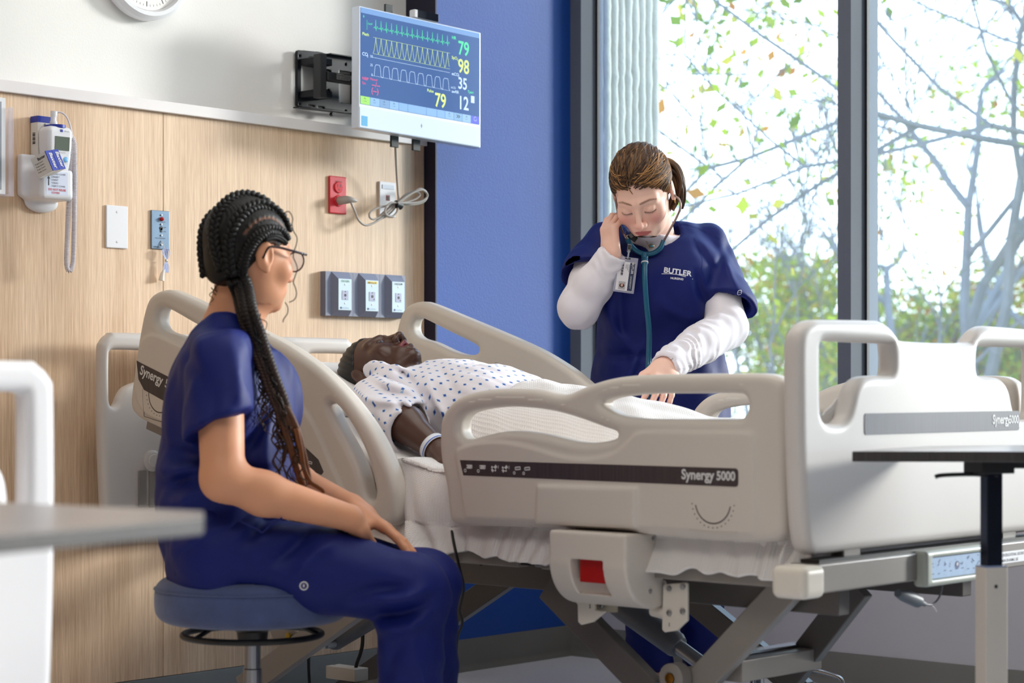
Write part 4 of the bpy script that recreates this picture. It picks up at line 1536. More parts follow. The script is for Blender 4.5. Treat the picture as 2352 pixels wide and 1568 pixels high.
# red outlet
ry0, rz1 = loc_yz(753, 403)
ry1, rz0 = loc_yz(793, 493)
ro = thing('red_power_outlet', 'red emergency power outlet with a grey plug in its lower socket', 'outlet', (0, (ry0 + ry1) / 2, (rz0 + rz1) / 2))
M_rp = mat('red_plate', (206, 40, 52), 0.35)
ryc, rzc = (ry0 + ry1) / 2, (rz0 + rz1) / 2
MB().box((0, ry0, rz0), (0.007, ry1, rz1)).make('plate', M_rp, ro, bevel=0.004, seg=3)
for dz in (0.0225, -0.017):
    r = MB().lathe([(0.0165, 0), (0.0165, 0.003), (0.0150, 0.0045), (0, 0.0045)], (0.006, ryc, rzc + dz), (1, 0, 0), 24).make('socket', mat('red_socket', (214, 30, 40), 0.25), ro)
    for w in (-0.006, 0.006):
        MB().box((0.0105, ryc + w - 0.0012, rzc + dz + 0.000), (0.0110, ryc + w + 0.0012, rzc + dz + 0.009)).make('slot', M_inkd, r, smooth=None)
    MB().lathe([(0.0025, 0), (0.0025, 0.0006)], (0.0104, ryc, rzc + dz - 0.007), (1, 0, 0), 10).make('slot', M_inkd, r, smooth=None)
tb = MB()
tb.text('CRITICAL', (0.0072, ryc - 0.0125, rz1 - 0.018), ey, ez, 0.0068, bold=0.02)
tb.text('2', (0.0072, ryc - 0.002, rzc + 0.0005), ey, ez, 0.007, bold=0.02)
tb.make('lettering', mat('print_dark_red', (96, 14, 20), 0.5), ro, smooth=None)

# data plate
dy0, dz1 = loc_yz(869, 416)
dy1, dz0 = loc_yz(906, 500)
dp = thing('data_wall_plate', 'white data jack plate with one red port behind the cable loops', 'wall plate', (0, (dy0 + dy1) / 2, (dz0 + dz1) / 2))
MB().box((0, dy0, dz0), (0.006, dy1, dz1)).make('plate', M_gloss_w, dp, bevel=0.002)
dyc = (dy0 + dy1) / 2
MB().box((0.006, dy0 + 0.010, dz1 - 0.022), (0.0075, dy1 - 0.008, dz1 - 0.009)).make('label_window', mat('label_window', (214, 220, 230), 0.2), dp, bevel=0.0005)
MB().box((0.006, dyc - 0.007, dz1 - 0.056), (0.0068, dyc + 0.008, dz1 - 0.040)).make('data_port', mat('port_dark_red', (150, 16, 26), 0.4), dp, smooth=None)
MB().box((0.0068, dyc - 0.004, dz1 - 0.054), (0.0072, dyc + 0.005, dz1 - 0.044)).make('port_opening', M_inkd, dp, smooth=None)

# monitor cable: from the monitor down to a tied bundle of loops and on to the red outlet
XC = 0.05
mc = thing('monitor_power_cable', 'putty grey power cable bundled in loops below the monitor', 'cable', (XC, 4.2, 1.35))


def wy(px, py, x=XC):
    return onx(px, py, x)


plug0 = V(0.011, ryc, rzc - 0.017)
MB().tube([plug0, plug0 + V(0.012, 0.001, 0.001), plug0 + V(0.026, 0.006, 0.002), plug0 + V(0.032, 0.016, 0.002), plug0 + V(0.034, 0.030, 0.001), plug0 + V(0.034, 0.036, 0.0)], [0.0125, 0.0125, 0.0115, 0.0095, 0.006, 0.0045], 14).make('plug', M_grey_cord, mc)
cab = spline([plug0 + V(0.034, 0.034, 0.0), wy(806, 462, 0.045), wy(815, 485, 0.045), wy(824, 506), wy(840, 517), wy(862, 510), wy(885, 494), wy(905, 476), wy(914, 466, 0.055)], 8)
MB().tube(cab, 0.0033, 10).make('cable_run', M_grey_cord, mc)
drop = spline([wy(908, 308, 0.12), wy(908, 340, 0.10), wy(911, 400, 0.06), wy(914, 440, 0.05), wy(915, 458, 0.05), wy(912, 470, 0.056)], 8)
MB().tube(drop, 0.0033, 10).make('cable_run', M_grey_cord, mc)
loops = [
    [(913, 466), (935, 452), (962, 434), (978, 440), (980, 455), (968, 466), (945, 470), (922, 468), (913, 466)],
    [(913, 466), (930, 448), (952, 440), (964, 446), (956, 456), (935, 464), (913, 466)],
    [(913, 466), (940, 447), (968, 436), (982, 448), (972, 460), (950, 466), (913, 466)],
    [(913, 466), (890, 472), (866, 478), (850, 488), (850, 500), (862, 503), (880, 492), (900, 474), (913, 466)],
    [(913, 466), (897, 466), (886, 478), (886, 492), (900, 497), (912, 486), (914, 470), (913, 466)],
    [(913, 466), (895, 476), (876, 492), (866, 504), (880, 500), (900, 486), (913, 466)]]
lp = MB()
for k, L_ in enumerate(loops):
    lp.tube(spline([wy(a, b, XC + 0.004 * ((k * 7) % 5 - 2) + 0.004) for a, b in L_], 6), 0.0032, 8)
lp.make('cable_loops', M_grey_cord, mc)
q = wy(914, 466, XC + 0.004)
MB().tube([q + V(0, -0.010, -0.004), q + V(0, 0.012, -0.008)], [0.012, 0.012], 12).make('hook_and_loop_strap', M_black, mc)

# medical gas outlets
M_gas = mat('gas_panel_slate', (120, 124, 146), 0.4, var=0.02)
M_gasp = mat('gas_label_plate', (206, 226, 236), 0.35)
gyl, gzt = loc_yz(752, 622, 0.03)
gyr, gzt2 = loc_yz(936, 633, 0.03)
_, gzb = loc_yz(752, 724, 0.03)
wd = (gyr - gyl) / 3
gas_lab = ['slate grey medical gas outlet marked OXYGEN on the wooden wall', 'slate grey medical gas outlet with yellow MEDICAL AIR mark', 'slate grey medical gas outlet marked VACUUM beside the black strip']
for k, (nm, colr) in enumerate([('OXYGEN', (34, 120, 70)), ('MEDICAL AIR', (30, 30, 30)), ('VACUUM', (40, 40, 60))]):
    y0, y1 = gyl + wd * k + 0.0004, gyl + wd * (k + 1) - 0.0004
    g = thing('medical_gas_outlet', gas_lab[k], 'gas outlet', (0, (y0 + y1) / 2, (gzt + gzb) / 2), 'gas outlets on the head wall')
    b = MB().box((0, y0, gzb), (0.022, y1, gzt))
    m_ = 0.018
    # raised pyramid-sided frame round the label plate
    i0, i1, j0, j1 = y0 + 0.022, y1 - 0.017, gzb + 0.0, gzt - 0.0
    f0 = [(0.022, i0, j0), (0.022, i1, j0), (0.022, i1, j1), (0.022, i0, j1)]
    f1 = [(0.036, i0 + 0.014, j0 + 0.016), (0.036, i1 - 0.002, j0 + 0.016), (0.036, i1 - 0.002, j1 - 0.020), (0.036, i0 + 0.014, j1 - 0.020)]
    b.add(f0 + f1, [(4, 5, 6, 7), (0, 1, 5, 4), (1, 2, 6, 5), (2, 3, 7, 6), (3, 0, 4, 7)])
    b.make('housing', M_gas, g, smooth=None)
    q0, q1, r0, r1 = i0 + 0.0145, i1 - 0.0025, j0 + 0.0165, j1 - 0.0205
    lp_ = MB().box((0.036, q0, r0), (0.0375, q1, r1)).make('label_plate', M_gasp, g, bevel=0.0008)
    yc_ = (q0 + q1) / 2
    MB().box((0.0375, yc_ - 0.0125, r0 + 0.030), (0.0385, yc_ + 0.0125, r0 + 0.057)).make('inlet_plate', mat('inlet_plate', (176, 178, 204), 0.35), g, bevel=0.0008)
    MB().lathe([(0.0042, 0), (0.0042, 0.0006)], (0.0385, yc_, r0 + 0.0435), (1, 0, 0), 16).make('inlet_hole', M_inkd, g, smooth=None)
    for dy_, dz_ in ((0, 0.0105), ((0, -0.0105) if k == 0 else (0.007, -0.008))):
        MB().lathe([(0.0017, 0), (0.0017, 0.0006)], (0.0385, yc_ + dy_, r0 + 0.0435 + dz_), (1, 0, 0), 8).make('pin_hole', M_inkd, g, smooth=None)
    for z in (r0 + 0.0195, r1 - 0.0165):
        MB().lathe([(0.0024, 0), (0.0024, 0.0008), (0, 0.001)], (0.0375, yc_, z), (1, 0, 0), 10).make('screw', M_zinc, g)
    if k == 1:
        MB().box((0.0375, q0 + 0.006, r1 - 0.0105), (0.0378, q1 - 0.006, r1 - 0.003)).make('yellow_band', mat('label_yellow', (236, 206, 90), 0.5), g, smooth=None)
    tb = MB()
    tb.text(nm, (0.0379, yc_, r1 - 0.0095), ey, ez, 0.0082 if k != 1 else 0.006, align='CENTER', xs=0.95, bold=0.01)
    tb.make('lettering', mat('gas_ink_%d' % k, colr, 0.5), g, smooth=None)
    tb = MB()
    tb.text('BeaconMedaes', (0.0379, yc_ - 0.0125, r0 + 0.005), ey, ez, 0.0052, xs=0.85)
    tb.make('lettering', mat('print_pale_blue', (120, 150, 190), 0.5), g, smooth=None)
    MB().lathe([(0.0034, 0), (0.0034, 0.0005)], (0.0375, yc_ - 0.0165, r0 + 0.0066), (1, 0, 0), 12).make('maker_mark', mat('print_navy', (40, 62, 120), 0.5), g, smooth=None)

# ------------------------------------------------------------------ wall monitor on a swing arm
M_mount = mat('mount_black_steel', (10, 13, 22), 0.42, var=0.1, spec=0.35)
mt = thing('monitor_wall_mount', 'black steel swing arm mount bolted to the white wall behind the monitor', 'wall mount', (-0.08, 4.1, 1.77))
XM = -0.066
mp_ = Plate2([tuple(onx(a, b, XM)[1:]) for a, b in [(680, 118), (684, 115), (730, 119), (760, 126), (800, 131), (860, 139), (860, 262), (835, 262), (760, 252), (690, 247), (680, 243)]],
             [rounded([tuple(onx(a, b, XM)[1:]) for a, b in pl], 3) for pl in (
                 [(690, 152), (694, 149), (722, 153), (726, 158), (726, 222), (722, 226), (694, 222), (690, 216)],
                 [(777, 166), (780, 163), (803, 166), (807, 170), (807, 233), (803, 238), (782, 235), (777, 230)],
                 [(744, 160), (757, 162), (757, 168), (744, 168)],
                 [(707, 131), (720, 133), (720, 137), (707, 135)], [(706, 241), (720, 243), (720, 246), (706, 244)], [(728, 244), (742, 246), (742, 249), (728, 247)],
                 [(684, 126), (688, 126), (688, 131), (684, 131)], [(684, 236), (688, 237), (688, 241), (684, 240)], [(790, 145), (794, 145), (794, 151), (790, 151)], [(789, 252), (794, 253), (794, 257), (789, 256)],
                 [(745, 212), (752, 204), (757, 212), (757, 224)])], h=0.0025)


def mfn(P):
    return extrude_sd(mp_(P[:, 1:]), P[:, 0] - XM, 0.005, 0.001)


lo_ = onx(676, 266, XM)
hi_ = onx(864, 108, XM)
v, f = sdf_mesh(mfn, (XM - 0.02, lo_[1], hi_[2] - 0.27), (XM + 0.02, hi_[1], hi_[2] + 0.01), 0.003)
obj('wall_plate', v, f, M_mount, mt, smooth=40)
lipm = MB().beam(onx(753, 124, XM + 0.012), onx(850, 138, XM + 0.012), 0.026, 0.003)
lipm.make('plate_flange', M_mount, mt)
lipm = MB().beam(onx(680, 246, XM + 0.012), onx(835, 263, XM + 0.012), 0.026, 0.003)
lipm.make('plate_flange', M_mount, mt)
# hinge post and arms
hp = onx(735, 185, 0.02)
MB().box((0.005, hp[1] - 0.013, 1.705), (0.035, hp[1] + 0.013, 1.832)).make('hinge_post', mat('mount_graphite', (36, 36, 38), 0.5), mt, bevel=0.003)
MB().box((XM + 0.005, hp[1] - 0.006, 1.806), (0.008, hp[1] + 0.060, 1.826)).make('hinge_arm', M_mount, mt, bevel=0.002)
MB().box((XM + 0.005, hp[1] - 0.006, 1.712), (0.008, hp[1] + 0.060, 1.732)).make('hinge_arm', M_mount, mt, bevel=0.002)
ar = MB().box((0.01, hp[1] + 0.012, 1.757), (0.04, 4.40, 1.782)).make('swing_arm', mat('mount_graphite', (36, 36, 38), 0.5), mt, bevel=0.003)
tb = MB()
for k, s in enumerate(['WARNING: Do not exceed the maximum', 'load capacity stated in the manual.', 'Keep hands clear of moving parts.', 'Read instructions before use.']):
    tb.text(s, (0.0402, hp[1] + 0.046, 1.776 - 0.0043 * k), ey, ez, 0.0045, bold=0.01)
tb.make('lettering', M_print, ar, smooth=None)
MB().box((0.03, 4.128, 1.722), (0.085, 4.150, 1.838)).make('tilt_head', mat('mount_graphite', (36, 36, 38), 0.5), mt, bevel=0.003)
MB().box((0.085, 4.135, 1.700), (0.125, 4.240, 1.850)).make('vesa_plate', M_mount, mt, bevel=0.003)
MB().lathe([(0.006, 0), (0.006, 0.012)], onx(760, 258, XM + 0.01) + V(0, 0, -0.006), (1, 0, 0), 12).make('knob', M_mount, mt)

# monitor: plane facing +x, rolled 2 degrees clockwise
mo = thing('patient_monitor', 'silver bordered patient monitor screen showing coloured vital signs', 'monitor', (0.17, 4.216, 1.77))
MX = 0.185
mcn = V(MX, 4.216, 1.7725)
rl = math.radians(1.9)
mr_ = V(0.05, math.cos(rl), -math.sin(rl))
mr_ = nrm(mr_)
mu_ = V(-0.03, math.sin(rl), math.cos(rl))
mu_ = nrm(mu_ - mr_ * (mu_ @ mr_))
mn_ = np.cross(mr_, mu_)
MW, MH = 0.484, 0.349


def mpt(u, v, off=0.0):
    """u, v in 0..1 over the screen glass (v down)"""
    su, sv = -MW / 2 + 0.006 + u * (MW - 0.012), MH / 2 - 0.004 - v * 0.276
    return mcn + mr_ * su + mu_ * sv + mn_ * off


M_silver = mat('monitor_silver', (214, 222, 236), 0.32, metal=0.3)
MB().obox(mcn - mn_ * 0.016, (mr_, mu_, mn_), (MW / 2, MH / 2, 0.016)).make('monitor_case', M_silver, mo, bevel=0.003)
M_scr = bpy.data.materials.new('screen_blue')
M_scr.use_nodes = True
bs = M_scr.node_tree.nodes['Principled BSDF']
bs.inputs['Base Color'].default_value = srgb(30, 44, 90)
bs.inputs['Roughness'].default_value = 0.22
bs.inputs['Emission Color'].default_value = srgb(56, 94, 148)
bs.inputs['Emission Strength'].default_value = 0.75


def emis(name, c, s=1.0):
    m = mat(name, tuple(0.2 * x for x in c), 0.5)
    b = m.node_tree.nodes['Principled BSDF']
    b.inputs['Emission Color'].default_value = srgb(*c)
    b.inputs['Emission Strength'].default_value = s
    return m


scr = MB().prism([mpt(0, 1), mpt(1, 1), mpt(1, 0), mpt(0, 0)], mn_ * 0.0006).make('screen', M_scr, mo, smooth=None)
E_gr, E_ye, E_wh, E_rd = emis('trace_green', (40, 226, 150)), emis('trace_lime', (204, 236, 110)), emis('trace_pale', (190, 220, 250)), emis('trace_pink', (224, 60, 120))


def bar2(mb, pts, w, off=0.0010):
    for a, b in zip(pts[:-1], pts[1:]):
        a, b = mpt(*a, off), mpt(*b, off)
        d = nrm(b - a)
        n2 = np.cross(mn_, d) * w / 2
        mb.quad(a - n2 - d * w * .3, b - n2 + d * w * .3, b + n2 + d * w * .3, a + n2 - d * w * .3)


def rect2(mb, u0, v0, u1, v1, off=0.0009):
    mb.quad(mpt(u0, v1, off), mpt(u1, v1, off), mpt(u1, v0, off), mpt(u0, v0, off))


def reading(name, s, u, v, size, m):
    q_ = MB()
    txt(q_, s, u, v, size, bold=.014, xs=.80)
    q_.make(name, m, scr, smooth=None)


def txt(mb, s, u, v, size, bold=0.0, xs=1.0, align='LEFT'):
    mb.text(s, mpt(u, v, 0.0006), mr_, mu_, size, bold=bold, xs=xs, align=align)


top = MB()
rect2(top, 0.0, 0.0, 1.0, 0.055)
for k in range(12):
    pass
top.make('screen_title_bar', emis('ui_pale_blue', (96, 150, 214), 0.8), scr, smooth=None)
g = MB()
ecg = []
x0, x1 = 0.10, 0.74
nbt = 15
for k in range(nbt):
    a = x0 + (x1 - x0) * k / nbt
    w = (x1 - x0) / nbt
    ecg += [(a, .185), (a + .18 * w, .185), (a + .26 * w, .172), (a + .34 * w, .185), (a + .42 * w, .19), (a + .48 * w, .10), (a + .54 * w, .212), (a + .6 * w, .187), (a + .78 * w, .165), (a + .92 * w, .185)]
bar2(g, ecg, 0.0010)
g2_ = MB()
bar2(g2_, [(0.05, .12), (0.05, .22)], 0.0010)
g2_.make('scale_bar', E_gr, scr, smooth=None)
txt(g, '1mV', 0.054, .165, 0.010)
txt(g, 'II', 0.018, .10, 0.009, bold=.02)
txt(g, 'HR', 0.755, .125, 0.0135, bold=.015)
reading('heart_rate_reading', '79', 0.81, .275, 0.058, E_gr)
txt(g, 'Tperi', 0.895, .675, 0.011, bold=.01)
g.make('heart_trace', E_gr, scr, smooth=None)
g = MB()
pl = []
for k in range(15):
    a = x0 + (x1 - x0) * k / 15
    w = (x1 - x0) / 15
    for t in np.linspace(0, 1, 9)[:-1]:
        pl.append((a + t * w, 0.285 + 0.165 * (1 - abs(1 - 2 * ((t + .5) % 1)) ** 1.6)))
bar2(g, pl, 0.0010)
bar2(g, [(x0, .285), (x1, .285)], 0.0006)
bar2(g, [(x0, .455), (x1, .455)], 0.0006)
txt(g, 'Pleth', 0.012, .285, 0.0125, bold=.01)
txt(g, 'SpO', 0.755, .34, 0.0125, bold=.01)
txt(g, '2', 0.802, .35, 0.009, bold=.01)
reading('oxygen_reading', '98', 0.81, .47, 0.058, E_ye)
txt(g, 'Pulse', 0.545, .745, 0.0125, bold=.01)
reading('pulse_reading', '79', 0.61, .885, 0.058, E_ye)
g.make('pulse_trace', E_ye, scr, smooth=None)
g = MB()
pl = []
for k in range(9):
    a = x0 + 0.01 + (x1 - x0) * k / 9
    w = (x1 - x0) / 9
    pl += [(a, .685), (a + .08 * w, .585), (a + .2 * w, .565), (a + .6 * w, .565), (a + .68 * w, .595), (a + .76 * w, .675), (a + .9 * w, .69)]
bar2(g, pl, 0.0011)
bar2(g, [(0.09, .495), (x1, .495)], 0.0008)
bar2(g, [(0.09, .685), (x1, .69)], 0.0006)
txt(g, 'CO', 0.012, .495, 0.014, bold=.01)
txt(g, '2', 0.05, .505, 0.010, bold=.01)
txt(g, '50', 0.076, .50, 0.010)
txt(g, '25', 0.076, .59, 0.010)
txt(g, '0', 0.086, .69, 0.010)
txt(g, 'etCO', 0.755, .515, 0.0125, bold=.01)
txt(g, '2', 0.812, .525, 0.009, bold=.01)
reading('carbon_dioxide_reading', '35', 0.81, .645, 0.048, E_wh)
txt(g, 'inCO', 0.748, .66, 0.009)
txt(g, 'awRR', 0.755, .705, 0.0125, bold=.01)
reading('breathing_reading', '12', 0.81, .865, 0.056, E_wh)
rect2(g, 0.925, .70, 0.955, .775)
g.make('breath_trace', E_wh, scr, smooth=None)
g = MB()
txt(g, 'NIBP', 0.012, .745, 0.0115, bold=.01)
txt(g, 'Manual', 0.075, .735, 0.0100)
txt(g, 'Sys.', 0.012, .79, 0.0105)
txt(g, '--/--', 0.09, .80, 0.020, bold=.01)
txt(g, '(--)', 0.085, .865, 0.022, bold=.01)
g.make('pressure_text', E_rd, scr, smooth=None)
cells = [(0, .078, (150, 220, 90)), (.078, .155, (130, 180, 236)), (.155, .235, (110, 156, 206)), (.235, .31, (130, 180, 236)), (.31, .385, (120, 172, 230)), (.385, .54, (120, 172, 230)), (.54, .63, (120, 172, 230)),
         (.63, .70, (120, 172, 230)), (.70, .775, (130, 180, 236)), (.775, .85, (120, 172, 216)), (.85, .925, (140, 186, 236)), (.925, 1.0, (70, 80, 220))]
bt_ = MB()
for k, (a, b, c) in enumerate(cells):
    q = MB()
    rect2(q, a + .001, .915, b - .001, .998)
    q.make('soft_key', emis('soft_key_%d_%d_%d' % c, c, 0.85), scr, smooth=None)
g = MB()
for u in (.035, .11, .19, .27, .735, .885):
    bar2(g, [(u - .010, .965), (u + .012, .965)], 0.0007, 0.0014)
    bar2(g, [(u - .006, .945), (u, .930), (u + .007, .945)], 0.0010, 0.0014)
bar2(g, [(.80, .935), (.812, .95), (.80, .965)], 0.002, 0.0014)
bar2(g, [(.815, .935), (.827, .95), (.815, .965)], 0.002, 0.0014)
g.make('key_symbols', M_inkd, scr, smooth=None)
g = MB()
for k in range(12):
    a0_, a1_ = 6.283 * k / 14, 6.283 * (k + 1) / 14
    bar2(g, [(.962 + .012 * math.cos(a0_), .945 + .022 * math.sin(a0_)), (.962 + .012 * math.cos(a1_), .945 + .022 * math.sin(a1_))], 0.001, 0.0014)
g.make('key_symbol', E_wh, scr, smooth=None)
chin = mcn - mu_ * (MH / 2 - 0.032) + mn_ * 0.0003
MB().obox(chin, (mr_, mu_, mn_), (MW / 2 - 0.004, 0.0285, 0.0006)).make('chin_panel', mat('chin_silver', (206, 220, 244), 0.4, metal=0.1), mo, smooth=None)
stp = mcn - mr_ * (MW / 2 - 0.022) - mu_ * (MH / 2 - 0.022) + mn_ * 0.001
MB().obox(stp, (mr_, mu_, mn_), (0.011, 0.014, 0.0004)).make('corner_sticker', mat('sticker_cyan', (88, 176, 226), 0.4), mo, smooth=None)
g = MB()
cm_ = chin + mn_ * 0.0008
g.obox(cm_ + mu_ * 0.004, (mr_, mu_, mn_), (0.0007, 0.006, 0.0003))
g.obox(cm_ + mu_ * 0.004, (mr_, mu_, mn_), (0.004, 0.0006, 0.0003))
g.make('maker_mark', M_inkg, mo, smooth=None)
# clips behind, above and below
for dv, us in ((MH / 2 + 0.012, (-0.10,)), (-MH / 2 - 0.012, (-0.075, 0.01))):
    for du in us:
        MB().obox(mcn + mr_ * du + mu_ * dv - mn_ * 0.034, (mr_, mu_, mn_), (0.014, 0.020, 0.004)).make('bracket_strap', M_black, mo, bevel=0.001)
# webcam on the top edge
wc = thing('webcam', 'small black and silver webcam clipped on top of the monitor', 'webcam', mcn + mu_ * (MH / 2 + 0.012))
wcc = mcn + mr_ * 0.018 + mu_ * (MH / 2 + 0.0135) - mn_ * 0.01
MB().obox(wcc, (mr_, mu_, mn_), (0.048, 0.0125, 0.012)).make('camera_body', M_gloss_w, wc, bevel=0.004)
MB().obox(wcc + mn_ * 0.0122 + mr_ * 0.006, (mr_, mu_, mn_), (0.041, 0.0115, 0.0012)).make('camera_front', mat('camera_black_glass', (8, 12, 26), 0.12), wc, bevel=0.001)

# ------------------------------------------------------------------ overbed table on the right
M_lam = mat('table_laminate_grey', (138, 132, 132), 0.28, var=0.08, vscale=10, stretch=(6, 6, 1))
M_lam_edge = mat('table_edge_band', (62, 57, 55), 0.45, var=0.3, vscale=12, stretch=(30, 30, 1))


def table(label, corner_pts, zt, th_, colp, colw, lever_dir, grp):
    """corner_pts: outline of the top (x, y); colp: foot of the column"""
    t = thing('overbed_table', label, 'table', (colp[0], colp[1], 0), grp)
    pr_ = [V(p[0], p[1], zt - th_) for p in corner_pts]
    MB().prism(pr_, (0, 0, th_)).make('tabletop', None, t, smooth=None, mats=[M_lam, M_lam_edge], fm=[0, 0] + [1] * len(pr_)) if False else None
    mb = MB().prism(pr_, (0, 0, th_))
    mb.make('tabletop', M_lam, t, mats=[M_lam, M_lam_edge], fm=[0, 0] + [1] * len(pr_), smooth=50, bevel=0.0015)
    return t


ZT = 0.757
tc0 = at(1955, 1036, 3.62)
e1 = nrm(RT * 0.999 - FW * 0.04)
e2 = nrm(FW * 0.90 + RT * 0.50)
ZT = tc0[2]
tp = [tc0[:2], (tc0 + e1 * 0.20)[:2]]
A_ = tc0 + e1 * 0.20
B_ = tc0 + e1 * 0.42 - FW * 0.01
C_ = tc0 + e1 * 0.52 + FW * 0.03
D_ = C_ + e2 * 0.50 + RT * 0.05
E_ = D_ - e1 * 0.48
fr_edge = [tc0 + e1 * 0.004, A_, B_, C_ - e1 * 0.02, C_ + e2 * 0.03, D_, D_ - e1 * 0.03 + e2 * 0.02, tc0 + e2 * 0.42 - e1 * 0.0, tc0 + e2 * 0.004]
tab = table('dark overbed table with a bent lever, in front of the footboard at right', [p[:2] for p in fr_edge], ZT, 0.019, at(2278, 1300, 3.55), 0.03, None, 'overbed tables')
cp_ = at(2277, 1200, 3.66)
ca_, cb_ = nrm(RT * 0.94 + FW * 0.34), nrm(FW * 0.94 - RT * 0.34)
zs = at(2277, 1300, 3.66)[2]
MB().obox((cp_[0], cp_[1], (ZT - 0.03 + zs - 0.1) / 2), (ca_, cb_, ez), (0.0165, 0.012, (ZT - 0.03 - zs + 0.1) / 2)).make('inner_column', mat('polished_navy_steel', (60, 66, 84), 0.15, metal=0.9), tab, bevel=0.002)
MB().obox((cp_[0], cp_[1], (zs + 0.07) / 2), (ca_, cb_, ez), (0.023, 0.018, (zs - 0.07) / 2)).make('outer_column', M_plas, tab, bevel=0.002)
MB().obox((cp_[0], cp_[1], zs - 0.002), (ca_, cb_, ez), (0.0225, 0.0175, 0.004)).make('column_collar', mat('collar_blue_grey', (120, 134, 170), 0.3), tab, bevel=0.001)
for dd in (0.008, -0.008):
    pass
MB().lathe([(0.0035, 0), (0.0035, 0.0008)], V(cp_[0], cp_[1], zs - 0.035) - cb_ * 0.018 - ca_ * 0.002, -cb_, 10).make('column_rivet', M_black, tab, smooth=None)
MB().lathe([(0.003, 0), (0.003, 0.0008)], V(cp_[0], cp_[1], zs - 0.035) + ca_ * 0.023 - cb_ * 0.004, ca_, 10).make('column_rivet', M_inkg, tab, smooth=None)
hb_ = at(2225, 1077, 3.64)
MB().obox((cp_[0] - ca_[0] * 0.005, cp_[1] - ca_[1] * 0.005, ZT - 0.030), (ca_, cb_, ez), (0.035, 0.03, 0.011)).make('top_bracket', M_black, tab, bevel=0.002)
MB().obox(V(cp_[0], cp_[1], ZT - 0.026) + e1 * 0.14, (e1, np.cross(ez, e1), ez), (0.14, 0.012, 0.006)).make('support_rail', M_black, tab, bevel=0.002)
lv = spline([at(2290, 1092, 3.655), at(2230, 1089, 3.65), at(2165, 1091, 3.645), at(2148, 1095, 3.645)], 5)
MB().tube(lv, 0.0065, 10, flat=0.6).make('release_lever', M_black, tab)
for s in (-1, 1):
    MB().beam(V(cp_[0], cp_[1], 0.055) + cb_ * 0.20 * s - ca_ * 0.02, V(cp_[0], cp_[1], 0.055) + cb_ * 0.20 * s + ca_ * 0.62, 0.05, 0.03).make('base_leg', M_plas, tab, bevel=0.004)
    for q in (-0.01, 0.60):
        p = V(cp_[0], cp_[1], 0.02) + cb_ * 0.20 * s + ca_ * q
        MB().lathe([(0.0, -0.012), (0.02, -0.012), (0.02, 0.012), (0, 0.012)], p, cb_, 16).make('caster', M_black, tab)
MB().beam(V(cp_[0], cp_[1], 0.055) - cb_ * 0.225, V(cp_[0], cp_[1], 0.055) + cb_ * 0.225, 0.06, 0.03).make('base_cross_leg', M_plas, tab, bevel=0.004)

# overbed table at the left, close to the lens
ZL = 0.735


def onz(px, py, z):
    d = ray(px, py)
    return CAM + d * ((z - CAM[2]) / d[2])


tp2 = [onz(466, 1190, ZL), onz(469, 1183, ZL), onz(468, 1173, ZL), onz(0, 1153, ZL), onz(-420, 1137, ZL), onz(-420, 1265, ZL), onz(0, 1230, ZL)]
l0 = tp2[1]
ka = nrm(V(*(-RT * 1.0 + FW * 0.28)))
tab2 = table('grey overbed table blurred in the left foreground', [p[:2] for p in tp2], ZL, 0.017, l0 + ka * 0.5 - FW * 0.2, 0.03, None, 'overbed tables')
q = onz(-330, 1195, ZL)
MB().box((q[0] - 0.03, q[1] - 0.025, 0.07), (q[0] + 0.03, q[1] + 0.025, ZL - 0.024)).make('column', M_plas, tab2, bevel=0.003)
MB().box((q[0] - 0.30, q[1] - 0.20, 0.03), (q[0] + 0.30, q[1] - 0.15, 0.07)).make('base_leg', M_plas, tab2, bevel=0.004)
MB().box((q[0] - 0.30, q[1] + 0.10, 0.03), (q[0] + 0.30, q[1] + 0.15, 0.07)).make('base_leg', M_plas, tab2, bevel=0.004)
MB().box((q[0] - 0.03, q[1] - 0.20, 0.0301), (q[0] + 0.03, q[1] + 0.15, 0.0699)).make('base_cross_leg', M_plas, tab2)
for dx in (-0.27, 0.27):
    for dy in (-0.175, 0.125):
        MB().lathe([(0.0, -0.01), (0.0155, -0.01), (0.0155, 0.01), (0, 0.01)], (q[0] + dx, q[1] + dy, 0.0155), (0, 1, 0), 14).make('caster', M_black, tab2)

# second bed at the left edge: its footboard and frame end
bed2 = thing('hospital_bed', 'second bed, only its white footboard seen at the left edge behind the grey table', 'bed', (1.2, 0.98, 0))
XF2 = 1.886
zt2 = onx(60, 828, XF2)[2]
yr2 = onx(131, 880, XF2)[1]
head_board('footboard', XF2 - 0.02, yr2 - 0.95, yr2, zt2, 0.30, 0.050, mat('bed_plastic_white', (226, 224, 226), 0.4, var=0.01), bed2, bottom=0.215)
yb2 = yr2 - 0.475
for y in (yb2 - 0.40, yb2 + 0.36):
    MB().box((0.25, y - 0.02, 0.33), (XF2 - 0.045, y + 0.02, 0.37)).make('deck_side_bar', M_steel, bed2, bevel=0.003)
    for x in (0.35, 1.70):
        MB().box((x - 0.02, y - 0.018, 0.09), (x + 0.02, y + 0.018, 0.335)).make('leg', M_steel, bed2, bevel=0.003)
        MB().lathe([(0.0, -0.018), (0.0495, -0.018), (0.0495, 0.018), (0, 0.018)], (x, y, 0.05), (0, 1, 0), 18).make('caster_wheel', M_black, bed2)
for x in (0.30, XF2 - 0.065):
    MB().box((x - 0.02, yb2 - 0.40, 0.331), (x + 0.02, yb2 + 0.36, 0.369)).make('deck_cross_bar', M_steel, bed2, bevel=0.003)

